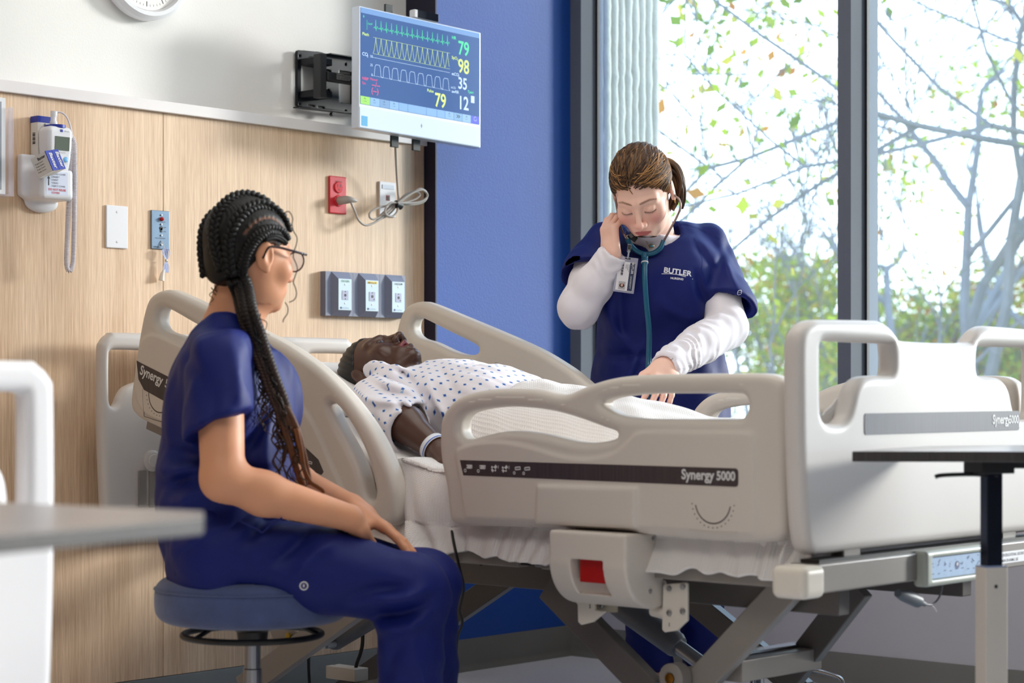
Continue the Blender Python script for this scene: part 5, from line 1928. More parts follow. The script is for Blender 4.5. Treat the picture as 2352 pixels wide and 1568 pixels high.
# ------------------------------------------------------------------ padded stool
SD = 4.10
sc0 = at(580, 1338, SD)
SX, SY = sc0[0], sc0[1]
ZSEAT = 0.490
st_ = thing('stool', 'round blue upholstered stool with black ring under the seated woman', 'stool', (SX, SY, 0))
M_uph = mat('blue_upholstery', (62, 76, 118), 0.85, var=0.14, vscale=22, bump=0.25, bscale=350, sheen=0.3)


def seat_fn(P):
    q = P - V(SX, SY, ZSEAT - 0.047)
    r = np.hypot(q[:, 0], q[:, 1])
    d = extrude_sd(r - 0.197 + 0.006 * (q[:, 2] / 0.04) ** 2, q[:, 2], 0.0455, 0.024)
    return smin(d, 1e3, 1e-3) + 0.0


v, f = sdf_mesh(seat_fn, (SX - 0.22, SY - 0.22, ZSEAT - 0.11), (SX + 0.22, SY + 0.22, ZSEAT + 0.03), 0.006)
obj('seat', v, f, M_uph, st_, smooth=180)
MB().tube([V(SX + 0.1965 * math.cos(a), SY + 0.1965 * math.sin(a), ZSEAT - 0.024) for a in np.linspace(0, 6.2832, 49)[:-1]], 0.0022, 6, closed=True).make('seat_piping', M_uph, st_)
rz_ = at(580, 1456, SD)[2]
MB().tube([V(SX + 0.140 * math.cos(a), SY + 0.140 * math.sin(a), rz_) for a in np.linspace(0, 6.2832, 49)[:-1]], 0.0065, 10, closed=True).make('lever_ring', M_black, st_)
for a in (0.6, 2.7, 4.6):
    MB().tube([V(SX + 0.02 * math.cos(a), SY + 0.02 * math.sin(a), ZSEAT - 0.093), V(SX + 0.09 * math.cos(a), SY + 0.09 * math.sin(a), ZSEAT - 0.097), V(SX + 0.140 * math.cos(a), SY + 0.140 * math.sin(a), rz_)], 0.005, 8).make('ring_spoke', M_black, st_)
MB().lathe([(0.0, ZSEAT - 0.092), (0.060, ZSEAT - 0.092), (0.055, ZSEAT - 0.100), (0.032, ZSEAT - 0.114), (0.030, rz_ - 0.012), (0.0, rz_ - 0.012)], (SX, SY, 0), (0, 0, 1), 24).make('seat_hub', M_black, st_)
MB().lathe([(0.0, 0.08), (0.019, 0.08), (0.019, 0.30), (0.0165, 0.302), (0.0165, rz_ - 0.01), (0, rz_ - 0.01)], (SX, SY, 0), (0, 0, 1), 24).make('gas_column', mat('column_steel', (150, 150, 154), 0.25, metal=0.9), st_)
for k in range(5):
    a = 2 * math.pi * k / 5 + 0.3
    d = V(math.cos(a), math.sin(a), 0)
    MB().beam(V(SX, SY, 0.095), V(SX, SY, 0.075) + d * 0.27, 0.03, 0.022).make('base_leg', M_black, st_, bevel=0.003)
    w = V(SX, SY, 0.0305) + d * 0.26
    MB().lathe([(0.0, -0.012), (0.030, -0.012), (0.030, 0.012), (0, 0.012)], w, np.cross(d, ez), 16).make('caster', M_black, st_)

# chrome stand behind the bed (two slim uprights on a foot)
cs_ = thing('chrome_stand', 'slim chrome upright stand behind the bed under the window', 'stand', tuple(at(1737, 1560, 5.15) * V(1, 1, 0)))
p0_, p1_ = at(1728, 1450, 5.15), at(1745, 1450, 5.15)
for p, r in ((p0_, 0.0065), (p1_, 0.0115)):
    MB().tube([V(p[0], p[1], 0.05), V(p[0], p[1], 0.50)], r, 14).make('upright', M_chrome, cs_)
MB().box((min(p0_[0], p1_[0]) - 0.012, min(p0_[1], p1_[1]) - 0.012, 0.49), (max(p0_[0], p1_[0]) + 0.012, max(p0_[1], p1_[1]) + 0.012, 0.505)).make('top_plate', M_steel_d, cs_, bevel=0.002)
MB().box((min(p0_[0], p1_[0]) - 0.10, p0_[1] - 0.10, 0.0), (max(p0_[0], p1_[0]) + 0.10, p0_[1] + 0.10, 0.05)).make('foot', M_steel_d, cs_, bevel=0.006)
# ------------------------------------------------------------------ mattress, pillow, blanket
M_sheet = mat('white_sheet', (232, 228, 226), 0.8, var=0.01, bump=0.1, bscale=120, sheen=0.2)


def waffle_mat():
    m = bpy.data.materials.new('white_waffle_blanket')
    m.use_nodes = True
    nt = m.node_tree
    b = nt.nodes['Principled BSDF']
    b.inputs['Base Color'].default_value = srgb(236, 231, 228)
    b.inputs['Roughness'].default_value = 0.85
    b.inputs['Sheen Weight'].default_value = 0.25
    a = nt.nodes.new('ShaderNodeAttribute')
    a.attribute_name = 'cloth'
    sp = nt.nodes.new('ShaderNodeSeparateXYZ')
    nt.links.new(a.outputs['Vector'], sp.inputs[0])
    outs = []
    for k, fq in (('X', 950.0), ('Y', 950.0)):
        mu = nt.nodes.new('ShaderNodeMath')
        mu.operation = 'MULTIPLY'
        mu.inputs[1].default_value = fq
        nt.links.new(sp.outputs[k], mu.inputs[0])
        si = nt.nodes.new('ShaderNodeMath')
        si.operation = 'SINE'
        nt.links.new(mu.outputs[0], si.inputs[0])
        outs.append(si)
    mx = nt.nodes.new('ShaderNodeMath')
    mx.operation = 'MAXIMUM'
    nt.links.new(outs[0].outputs[0], mx.inputs[0])
    nt.links.new(outs[1].outputs[0], mx.inputs[1])
    bp = nt.nodes.new('ShaderNodeBump')
    bp.inputs['Strength'].default_value = 0.55
    bp.inputs['Distance'].default_value = 0.0012
    nt.links.new(mx.outputs[0], bp.inputs['Height'])
    nt.links.new(bp.outputs[0], b.inputs['Normal'])
    return m


M_waffle = waffle_mat()


def set_vec(o, name, arr):
    a = o.data.attributes.new(name, 'FLOAT_VECTOR', 'POINT')
    a.data.foreach_set('vector', np.asarray(arr, np.float32).ravel())


mt_out = rounded([(0.25, 0.802), (0.60, 0.706), (1.06, 0.580), (1.16, 0.552), (1.6, 0.540), (2.12, 0.540), (2.165, 0.552), (2.172, 0.60), (2.168, 0.655), (2.12, 0.672), (1.6, 0.672), (1.22, 0.678), (1.08, 0.704), (0.64, 0.824), (0.30, 0.917), (0.255, 0.915), (0.232, 0.87)], 4)
Pm = Plate2(mt_out, (), h=0.006)
v, f = sdf_mesh(lambda P: extrude_sd(Pm(P[:, [0, 2]]), P[:, 1] - 3.610, 0.398, 0.035) + 0.0015 * waves(P, 0.22, 5), (0.20, 3.19, 0.52), (2.20, 4.03, 0.95), 0.010)
o = obj('mattress', v, f, M_sheet, None, smooth=180)
meta(o, 'mattress in a white fitted sheet bent up with the raised backrest', 'mattress')


def pillow_fn(P):
    ca, sa = 0.964, 0.265
    q = P - V(0.550, 3.62, 0.866)
    u = q[:, 0] * ca - q[:, 2] * sa
    w = q[:, 0] * sa + q[:, 2] * ca
    uu, vv = np.clip(np.abs(u) / 0.21, 0, 1), np.clip(np.abs(q[:, 1]) / 0.31, 0, 1)
    th_ = 0.044 * np.sqrt(np.clip((1 - uu ** 3) * (1 - vv ** 3), 0.01, 1))
    dent = 0.020 * np.exp(-((u - 0.09) / 0.10) ** 2 - (q[:, 1] / 0.11) ** 2)
    d2 = np.maximum(np.abs(u) - 0.20, np.abs(q[:, 1]) - 0.30)
    top_ = w - th_ + dent
    d = smax(smax(top_, -w - 0.022, 0.01), d2, 0.03)
    return d * 0.8 + 0.002 * waves(P, 0.16, 8)


v, f = sdf_mesh(pillow_fn, (0.25, 3.25, 0.78), (0.80, 3.99, 1.05), 0.008)
o = obj('pillow', v, f, M_sheet, None, smooth=180)
meta(o, "white pillow under the patient's head on the raised backrest", 'pillow')

# blanket: cross sections from the far hem over the body to the near hem
hx_ = np.array([0.95, 1.10, 1.20, 1.34, 1.48, 1.62, 1.80, 1.98, 2.08, 2.13, 2.17, 2.20])
hz_ = np.array([0.900, 0.895, 0.882, 0.860, 0.838, 0.806, 0.788, 0.800, 0.812, 0.800, 0.745, 0.69])
NX, NT = 240, 260
ts = np.linspace(0, 1, NT)
gx = np.linspace(0, 1, NX)
verts, cl = [], []
yf, yn = 4.020, 3.203
rs = np.random.RandomState(3)


N1 = {}


def n1(x, sc, seed):
    if seed not in N1:
        r_ = np.random.RandomState(seed)
        N1[seed] = [(float(r_.uniform(.6, 1.7)) * 6.283, float(r_.uniform(0, 6.28))) for _ in range(4)]
    return sum(math.sin(x / sc * a_ + b_) for a_, b_ in N1[seed]) / 4


for i, u in enumerate(gx):
    for j, t in enumerate(ts):
        # start edge of the blanket: further down over the belly, higher at the near side
        x0 = np.interp(t, [0, .2, .35, .55, .70, .80, 1], [1.10, 1.14, 1.17, 1.17, 1.13, 1.02, 1.00])
        x1 = 2.195 + 0.012 * math.sin(t * 14)
        x = x0 + (x1 - x0) * u
        zb = 0.682 if x > 1.2 else 0.682 + (1.2 - x) * 0.262
        ztop = np.interp(x, hx_, hz_)
        if t < 0.2:                   # far hang
            k = t / 0.2
            y = yf + 0.006 * n1(x, 0.13, 2) * (1 - k)
            z = 0.56 + (zb + 0.012 - 0.56) * k
            s_ = -(0.2 - t)
        elif t < 0.72:                # across the top
            k = (t - 0.2) / 0.52
            y = yf + (yn - yf) * k
            hw = np.interp(x, [1.0, 1.3, 1.7, 2.1], [0.30, 0.27, 0.25, 0.27])
            a = abs(y - 3.615) / hw
            prof = max(0.0, 1 - a ** 2.4) ** 0.75 if a < 1 else 0.0
            edge = min(1.0, min(abs(y - yf), abs(y - yn)) / 0.03)
            z = zb + 0.012 * math.sqrt(edge) + (ztop - zb - 0.012) * prof
            z += 0.0045 * n1(x * 0.8 + y * 0.9, 0.10, 11) * (0.5 + prof * 0.5) + 0.004 * n1(x * 0.3 - y * 1.3, 0.17, 12)
        else:                         # near hang
            k = (t - 0.72) / 0.28
            hem = 0.508 + 0.014 * n1(x, 0.22, 21) + 0.008 * n1(x, 0.07, 22)
            gap = math.exp(-((x - 1.20) / 0.075) ** 2)
            hem -= 0.006 * gap
            zz = zb + 0.010 + (hem - zb - 0.010) * k
            bulge = 0.045 * gap * math.sin(min(1, k * 1.25) * 2.2) + (0.028 * max(0, (0.570 - zz) / 0.06) if zz < 0.570 else 0)
            fold = (0.010 + 0.012 * gap) * n1(x + 0.12 * k * math.sin(x * 9), 0.085, 31) * k
            y = yn + 0.010 - bulge + fold * (0.45 if zz > 0.575 else 1.0)
            if zz > 0.565 and gap < 0.35:
                y = max(y, 3.206)
            z = zz + 0.004 * gap * n1(x, 0.05, 40)
        # foot end drop
        if u > 0.97 and t < 0.74:
            k2 = (u - 0.97) / 0.03
            z = z * (1 - k2) + (0.60) * k2
        verts.append((x, y, z))
        cl.append((x, t * 1.45 + 0.15 * 0, 0))
fc = []
for i in range(NX - 1):
    for j in range(NT - 1):
        a = i * NT + j
        fc.append((a, a + NT, a + NT + 1, a + 1))
bl_ = obj('blanket', verts, fc, M_waffle, None, smooth=180, solid=0.006)
set_vec(bl_, 'cloth', cl)
meta(bl_, "white waffle weave blanket covering the patient's legs and hanging below the near rail", 'blanket')
# loose tail of the blanket beside the footboard
tail = []
tc_ = []
for i in range(60):
    for j in range(24):
        u, k = i / 59, j / 23
        x = 2.172 + 0.020 * math.sin(u * 3) + 0.02 * k
        y = 3.215 + 0.10 * k - 0.03 * u * (1 - k) + 0.010 * n1(u * 0.6 + k * 0.3, 0.16, 51)
        z = 0.80 - 0.285 * u + 0.05 * k * (1 - u) + 0.01 * n1(k, 0.4, 52)
        tail.append((x - 0.05 * u * (1 - k), y, z))
        tc_.append((u * 0.3, k * 0.2, 0))
fc = [(i * 24 + j, i * 24 + j + 1, (i + 1) * 24 + j + 1, (i + 1) * 24 + j) for i in range(59) for j in range(23)]
tl_ = obj('blanket_corner', tail, fc, M_waffle, bl_, smooth=180, solid=0.006)
set_vec(tl_, 'cloth', tc_)
# ------------------------------------------------------------------ people
def frame(f, u):
    f = nrm(f)
    u = nrm(np.asarray(u) - f * (np.asarray(u) @ f))
    return np.stack([np.cross(f, u), f, u])       # rows: person's right, forward, up


def rot_about(v, ax, deg):
    ax = nrm(ax)
    a = math.radians(deg)
    v = np.asarray(v, float)
    return v * math.cos(a) + np.cross(ax, v) * math.sin(a) + ax * (ax @ v) * (1 - math.cos(a))


def head_sd(q, lids=0.0, mouth=0.0, nose_w=1.0, lips=1.0):
    """q: head coordinates (x right, y forward, z up), metres"""
    a = q.copy()
    a[:, 0] = np.abs(a[:, 0])
    d = ell(q, (0, -0.012, 0.030), (0.073, 0.092, 0.086))
    d = smin(d, ell(q, (0, 0.022, -0.035), (0.059, 0.066, 0.080)), 0.03)
    d = smin(d, ell(q, (0, 0.036, -0.078), (0.042, 0.044, 0.034)), 0.03)
    d = smin(d, ell(q, (0, 0.074, -0.099), (0.018, 0.015, 0.014)), 0.022)
    d = smin(d, ell(a, (0.041, 0.056, -0.026), (0.024, 0.024, 0.026)), 0.02)
    d = smin(d, rc(a, (0.008, 0.083, 0.020), (0.046, 0.064, 0.020), 0.009, 0.008), 0.016)
    d = smax(d, -ell(a, (0.032, 0.099, -0.001), (0.017, 0.017, 0.012)), 0.014)
    d = smin(d, ell(a, (0.031, 0.0735, -0.003), (0.0145, 0.0130, 0.0120)), 0.004)
    # nose
    d = smin(d, rc(q, (0, 0.084, 0.008), (0, 0.106, -0.033), 0.0065, 0.0085), 0.012)
    d = smin(d, ell(q, (0, 0.107, -0.037), (0.0105 * nose_w, 0.0105, 0.0095)), 0.006)
    d = smin(d, ell(a, (0.0115 * nose_w, 0.096, -0.040), (0.0075 * nose_w, 0.0105, 0.0075)), 0.006)
    d = smax(d, -ell(a, (0.0065 * nose_w, 0.103, -0.0485), (0.0038 * nose_w, 0.006, 0.0045)), 0.003)
    # mouth
    d = smin(d, ell(q, (0, 0.072, -0.066), (0.030, 0.023, 0.021)), 0.014)
    if mouth > 0:
        d = smax(d, -ell(q, (0, 0.098, -0.068), (0.022, 0.023, 0.0095 * mouth)), 0.004)
        d = smin(d, rc(a, (0.0, 0.096, -0.0585 + 0.002 * mouth), (0.021, 0.083, -0.066), 0.0058 * lips, 0.003), 0.003)
        d = smin(d, rc(a, (0.0, 0.092, -0.0795 - 0.002 * mouth), (0.020, 0.082, -0.068), 0.0065 * lips, 0.003), 0.003)
    else:
        d = smin(d, rc(a, (0.003, 0.0935, -0.0625), (0.021, 0.0835, -0.0670), 0.0048 * lips, 0.0018), 0.004)
        d = smin(d, rc(a, (0.0, 0.0925, -0.0715), (0.019, 0.0835, -0.0685), 0.0056 * lips, 0.0018), 0.004)
        d = smax(d, -rc(a, (0.0, 0.0995, -0.0668), (0.022, 0.0870, -0.0682), 0.0012, 0.0008), 0.002)
    # ears
    e = ell(a, (0.0755, -0.014, -0.006), (0.0085, 0.019, 0.031), np.array([[0.93, -0.36, 0], [0.36, 0.93, 0.0], [0, 0, 1.0]]))
    e = smax(e, -ell(a, (0.087, -0.008, -0.004), (0.0075, 0.011, 0.020)), 0.004)
    e = smin(e, ell(a, (0.0765, -0.008, -0.032), (0.006, 0.009, 0.009)), 0.005)
    return smin(d, e, 0.004)


def closed_eye_z(x):
    return -0.0105 + 9.0 * (np.abs(x) - 0.031) ** 2


def skin_cols(q, base, lip, brow, lash=None, blush=None, brow_w=0.0035):
    """local colours of the face itself: lips, brows, lashes, cheeks"""
    n = len(q)
    c = np.tile(np.asarray(base, float), (n, 1))
    ax = np.abs(q[:, 0])

    def mix(w, col):
        nonlocal c
        w = np.clip(w, 0, 1)[:, None]
        c = c * (1 - w) + np.asarray(col, float) * w
    front = np.clip((q[:, 1] - 0.045) / 0.02, 0, 1)
    if blush is not None:
        mix(0.55 * np.exp(-((ax - 0.042) / 0.020) ** 2 - ((q[:, 2] + 0.034) / 0.022) ** 2) * front, blush)
        mix(0.40 * np.exp(-(q[:, 0] / 0.011) ** 2 - ((q[:, 2] + 0.036) / 0.012) ** 2) * front, blush)
    lz = -0.0672
    up_ = (q[:, 2] - lz) / (0.0078 * (1 - (ax / 0.0245) ** 2).clip(0.02, 1))
    lo_ = (lz - q[:, 2]) / (0.0105 * (1 - (ax / 0.0245) ** 2).clip(0.02, 1))
    w = np.clip((1.08 - np.maximum(up_, lo_)) * 6, 0, 1) * (ax < 0.0245) * (q[:, 1] > 0.07)
    mix(w * 0.85, lip)
    bz = 0.0235 + 0.09 * (ax - 0.012) - 9.0 * np.maximum(ax - 0.036, 0) ** 2 - 0.25 * np.maximum(ax - 0.036, 0)
    bw = brow_w * np.interp(ax, [0.010, 0.018, 0.035, 0.052], [0.6, 1.0, 0.9, 0.3])
    w = np.clip(1.4 - np.abs(q[:, 2] - bz) / bw, 0, 1) * (ax > 0.010) * (ax < 0.053) * (q[:, 1] > 0.035)
    mix(w * 0.85, brow)
    if lash is not None:
        w = np.clip(1.3 - np.abs(q[:, 2] - closed_eye_z(ax)) / 0.0017, 0, 1) * (ax > 0.016) * (ax < 0.0465) * (q[:, 1] > 0.05)
        mix(w, lash)
    return c


def hand_sd(P, wrist, d, n, s, curl=(20, 25, 15), spread=5, thumb=(35, 20), scale=1.0, thumb_n=-0.25):
    """d: towards the fingers, n: out of the back of the hand, s: towards the thumb"""
    d, n, s = nrm(d), nrm(n), nrm(s)
    w = np.asarray(wrist, float)
    k = scale

    def L(a, b, c):
        return w + (d * a + s * b + n * c) * k
    M = np.stack([d, s, n])
    r = rbox(P, L(0.050, 0.0, 0.0), np.array([0.044, 0.037, 0.0125]) * k, 0.012 * k, M)
    r = smin(r, rc(P, L(0.0, 0, 0), L(0.03, 0, 0), 0.021 * k, 0.022 * k), 0.02)
    r = smin(r, rc(P, L(0.02, 0.026, -0.006), L(0.055, 0.038, -0.012), 0.016 * k, 0.012 * k), 0.012)
    fing = [(0.088, 0.0285, 0.074, 0.0088), (0.094, 0.0095, 0.082, 0.0090), (0.090, -0.0095, 0.076, 0.0085), (0.082, -0.0275, 0.060, 0.0076)]
    cs = curl if hasattr(curl[0], '__len__') else [curl] * 4
    for i, (a, b, ln, rr) in enumerate(fing):
        side = s * math.sin(math.radians(spread * (1.5 - i))) + d * math.cos(math.radians(spread * (1.5 - i)))
        ang = 0
        p = L(a - 0.012, b, 0.0)
        pts = [p, p + side * 0.012 * k]
        for c_, fr in zip(cs[i], (0.44, 0.31, 0.25)):
            ang += math.radians(c_)
            pts.append(pts[-1] + (side * math.cos(ang) - n * math.sin(ang)) * ln * fr * k)
        r = smin(r, chain(P, pts, [rr * k * 1.05, rr * k * 1.08, rr * k, rr * k * 0.92, rr * k * 0.78], 0.003), 0.004)
    t0 = L(0.030, 0.030, -0.008)
    a1, a2 = math.radians(thumb[0]), math.radians(thumb[0] - thumb[1])
    t1 = t0 + (d * math.cos(a1) + s * math.sin(a1) + n * thumb_n) * 0.040 * k
    t2 = t1 + (d * math.cos(a2) + s * math.sin(a2) + n * thumb_n * 1.2) * 0.033 * k
    t3 = t2 + (d * math.cos(a2 - .1) + s * math.sin(a2 - .1) + n * thumb_n * 1.2) * 0.024 * k
    r = smin(r, chain(P, [t0, t1, t2, t3], [0.0145 * k, 0.0115 * k, 0.0100 * k, 0.0080 * k], 0.004), 0.008)
    return r


def join_parts(name, parts, m, parent, smooth=180):
    """several implicit pieces of one figure (same surface, different resolution) as one mesh"""
    v = np.concatenate([p[0] for p in parts])
    f, n = [], 0
    for p in parts:
        f.append(p[1] + n)
        n += len(p[0])
    c = np.concatenate([p[2] for p in parts]) if parts[0][2] is not None else None
    return obj(name, v, np.concatenate(f), m, parent, smooth=smooth, cols=c)


def colr(*c):
    return np.array(srgb(*c)[:3])


def bbox(pts, pad):
    p = np.asarray(pts, float)
    return p.min(0) - pad, p.max(0) + pad


M_skin = mat('skin', (200, 150, 120), 0.5, attr='Col', sss=0.08, spec=0.35, bump=0.05, bscale=400)
M_scrub = mat('navy_scrub_cloth', (4, 22, 98), 0.60, var=0.06, vscale=5, bump=0.10, bscale=700, spec=0.30)
M_shirt = mat('white_jersey', (236, 230, 236), 0.8, var=0.01, bump=0.1, bscale=700, sheen=0.2)
M_hairc = mat('hair', (40, 30, 26), 0.55, attr='Col', spec=0.28)
M_shoe = mat('dark_shoe', (20, 20, 28), 0.5)
M_goldm = mat('gold', (200, 150, 80), 0.3, metal=1.0)

# ================================================================== seated woman
D0 = 4.10
sw = thing('person', 'seated woman in navy scrubs with long dark braids and glasses, hands on her knees', 'person', (SX, SY, ZSEAT))
S_sk = colr(214, 152, 116)


def A(px, py, d):
    return at(px, py, d)


sh_R, el_R, wr_R = A(503, 826, 3.93), A(512, 1100, 3.88), A(800, 1188, 3.965)
sh_L, el_L, wr_L = A(535, 815, 4.27), A(618, 1080, 4.34), A(806, 1163, 4.19)
hip_R, kn_R, an_R = A(500, 1262, 4.00), A(945, 1346, 3.99), A(936, 1790, 4.00)
hip_L, kn_L, an_L = A(505, 1258, 4.20), A(980, 1338, 4.19), A(972, 1750, 4.20)
nk0, nk1 = A(528, 760, 4.11), A(566, 640, 4.10)
M_S = np.stack([RT, FW, UP])
O_S = A(520, 894, 4.10)
O_S = V(O_S[0], O_S[1], 0.0)


def sZ(py):
    return 0.867 + (894 - py) / FOC * 4.10


def px_m(px, c=520):
    return (px - c) / FOC * 4.10


torso_st = [(sZ(1345), px_m(522), 0.0, 0.112, 0.178), (sZ(1300), px_m(520), 0, 0.116, 0.180), (sZ(1235), px_m(513), 0, 0.127, 0.18), (sZ(1150), px_m(516), 0, 0.138, 0.160), (sZ(1080), px_m(518), 0, 0.142, 0.155),
            (sZ(1000), px_m(516), 0, 0.136, 0.158), (sZ(920), px_m(514), 0, 0.122, 0.168), (sZ(860), px_m(516), 0, 0.108, 0.172), (sZ(805), px_m(520), 0, 0.088, 0.165), (sZ(765), px_m(524), 0, 0.066, 0.120), (sZ(735), px_m(530), 0, 0.052, 0.075)]
body_st = [(a, b, c, d * 0.84, e * 0.86) for a, b, c, d, e in torso_st[2:]]
body_st[0] = (body_st[0][0], body_st[0][1], 0, 0.10, 0.14)

ang = 43.0
hf = nrm(RT * math.cos(math.radians(ang)) + FW * math.sin(math.radians(ang)) - UP * 0.09)
hM = frame(hf, UP + RT * 0.05)
hC = A(573, 585, 4.09)
HS = 0.955


def S_head(P):
    return head_sd((P - hC) @ hM.T / HS, nose_w=1.0) * HS


def S_arm_R(P):
    d = chain(P, [sh_R, el_R], [0.047, 0.042], 0.01)
    mid = el_R * 0.68 + wr_R * 0.32 - UP * 0.004
    d = smin(d, chain(P, [el_R, mid, wr_R], [0.040, 0.041, 0.0265], 0.02), 0.02)
    hd_ = nrm(nrm(wr_R - el_R) * 0.30 + FW * 0.75 - UP * 0.50)
    hn_ = nrm(UP * 0.75 + RT * 0.45 - FW * 0.15)
    hs_ = nrm(np.cross(hn_, hd_))
    d = smin(d, hand_sd(P, wr_R + nrm(wr_R - el_R) * 0.008, hd_, hn_ - hd_ * (hn_ @ hd_), hs_, curl=(45, 50, 30), spread=3, thumb=(30, 15), scale=0.92), 0.015)
    return d


lhd = nrm(A(940, 1246, 4.17) - wr_L)
lhn = nrm(UP * 0.93 + RT * 0.30 + FW * 0.10)
lhn = nrm(lhn - lhd * (lhn @ lhd))
lhs = np.cross(lhd, lhn)          # left hand: thumb towards the body's middle, the camera side
if lhs @ FW > 0:
    lhs = -lhs


def S_arm_L(P):
    d = chain(P, [sh_L, el_L], [0.047, 0.042], 0.01)
    mid = el_L * 0.65 + wr_L * 0.35
    d = smin(d, chain(P, [el_L, mid, wr_L], [0.040, 0.037, 0.0255], 0.02), 0.02)
    d = smin(d, hand_sd(P, wr_L, lhd, lhn, lhs, curl=[(9, 9, 5), (8, 9, 5), (8, 9, 5), (9, 9, 5)], spread=7, thumb=(40, 22), scale=1.04, thumb_n=-0.55), 0.015)
    return d


def S_neck(P):
    return rc(P, nk0 - UP * 0.02, nk1 + UP * 0.01, 0.062, 0.054)


def S_body(P):
    d = loft(P, O_S, M_S, body_st)
    d = smin(d, S_neck(P), 0.03)
    d = smin(d, rc(P, sh_R + FW * 0.05 - UP * 0.01, sh_R, 0.05, 0.047), 0.04)
    d = smin(d, S_arm_R(P), 0.02)
    d = smin(d, S_arm_L(P), 0.02)
    for a, b, c in ((hip_R, kn_R, an_R), (hip_L, kn_L, an_L)):
        d = smin(d, chain(P, [a, b, c], [0.062, 0.045, 0.032], 0.03), 0.03)
    return smin(d, S_head(P), 0.015)


zcut = nk1[2] - 0.055
lo, hi = bbox([O_S + UP * 0.45, sh_R, sh_L, el_R, el_L, wr_L + lhd * 0.2, wr_R + FW * 0.15, kn_R, kn_L, an_R, an_L, O_S - RT * 0.16, nk0], 0.09)
hi[2] = zcut + 0.012
hand_c = (wr_L + wr_R) / 2 + lhd * 0.07


def in_hands(P):
    return rbox(P, hand_c, (0.17, 0.17, 0.12), 0.01)


def s_c1(P):
    return np.maximum(P[:, 2] - zcut - 0.022, -in_hands(P) - 0.022)


bv, bf = open_cut(*sdf_mesh(lambda P: np.maximum(S_body(P), s_c1(P)), lo, hi + V(0, 0, .02), 0.008), s_c1, 0.005)
s_c2 = lambda P: zcut - P[:, 2]
hv, hfc = open_cut(*sdf_mesh(lambda P: np.maximum(smin(S_head(P), S_neck(P), 0.02), s_c2(P)), hC + V(-.16, -.16, -.17), hC + V(.16, .16, .15), 0.0032), s_c2, 0.002)
av, af = open_cut(*sdf_mesh(lambda P: np.maximum(np.minimum(S_arm_R(P), S_arm_L(P)), in_hands(P)), hand_c - V(.18, .18, .13), hand_c + V(.18, .18, .13), 0.0035), in_hands, 0.002)
hq = (hv - hC) @ hM.T / HS
hcol = skin_cols(hq, S_sk, colr(176, 92, 84), colr(40, 28, 24), lash=colr(40, 28, 24), blush=colr(222, 140, 118))
acol = np.tile(S_sk, (len(av), 1))
join_parts('body', [(bv, bf, np.tile(S_sk, (len(bv), 1))), (hv, hfc, hcol), (av, af, acol)], M_skin, sw)

# nails on the far hand are part of the hand's own colour; scrub top
top_pl_n = nrm(UP * 0.80 + RT * -0.0 + nrm(V(0, 0, 0) + UP) * 0.0)


def crease(P, p, d_, up_, ln, depth, wdt):
    """soft ridge (or groove) running along d_ through p, seen from the front"""
    q = P - np.asarray(p, float)
    q = np.stack([q @ RT, q[:, 2]], 1)
    d2 = nrm(np.array([np.asarray(d_) @ RT, d_[2]]))
    t = q @ d2
    r_ = q[:, 0] * -d2[1] + q[:, 1] * d2[0] + 0.010 * np.sin(t * 28 + p[0] * 50)
    return depth * 1.9 * np.exp(-(r_ / (wdt * 0.72)) ** 2) * np.clip(1.5 - np.abs(t) / ln, 0, 1)


hemA, hemB = A(385, 1338, 4.10), A(700, 1172, 4.10)
hem_d = nrm(hemB - hemA)
hem_n = nrm(UP - hem_d * (UP @ hem_d))


def S_top(P):
    d = loft(P, O_S, M_S, torso_st)
    # chest volume to the front
    d = smin(d, ell(P, A(590, 930, 4.10), (0.048, 0.12, 0.11)), 0.05)
    d = smin(d, rc(P, A(515, 800, 4.04), sh_R - UP * 0.01, 0.062, 0.058), 0.05)
    d = smin(d, rc(P, A(525, 795, 4.16), sh_L - UP * 0.01, 0.06, 0.056), 0.05)
    # sleeves, loose round the upper arm
    for s_, e_, k in ((sh_R, el_R, 1), (sh_L, el_L, -1)):
        ax_ = nrm(e_ - s_)
        p1 = s_ + (e_ - s_) * 0.62
        sl_ = rc(P, s_ + ax_ * 0.00, p1 - RT * 0.004, 0.060, 0.070)
        sl_ = smax(sl_, (P - (s_ + (e_ - s_) * 0.545)) @ nrm(ax_ + RT * 0.42), 0.006)
        d = smin(d, sl_, 0.022)
    d = d + 0.0055 * waves(P, 0.15, 21, aniso=(1, 1, 0.6)) + 0.0030 * waves(P, 0.065, 22, aniso=(1, 1, 0.4))
    # folds at the waist and from the armpit
    for a_, b_, dp in (((360, 1065), (560, 1100), .008), ((375, 1105), (600, 1075), -.008), ((380, 1150), (560, 1125), .007), ((380, 1010), (520, 1090), -.006), ((590, 960), (520, 1130), -.008), ((640, 920), (600, 1110), .006),
                       ((420, 760), (480, 900), -.004), ((590, 800), (620, 900), -.005), ((560, 820), (590, 930), .005), ((380, 1200), (520, 1180), -.006), ((400, 1260), (540, 1210), .006)):
        p_, q_ = A(*a_, 3.97), A(*b_, 3.97)
        d = d - crease(P, (p_ + q_) / 2, q_ - p_, UP, np.linalg.norm(q_ - p_) / 2, dp, 0.022) * np.clip((FW @ (p_ + q_) / 2 - P @ FW + 0.12) / 0.1, 0, 1)
    # hem: dips at the back, lifts over the lap
    d = smax(d, -((P - hemA) @ hem_n), 0.006)
    # neckline
    d = smax(d, -rc(P, A(545, 690, 4.10), A(600, 735, 4.10), 0.068, 0.062), 0.008)
    d = smax(d, -(smax(S_neck(P) - 0.006, -(P[:, 2] - sZ(790)), 0.005)), 0.006)
    return d


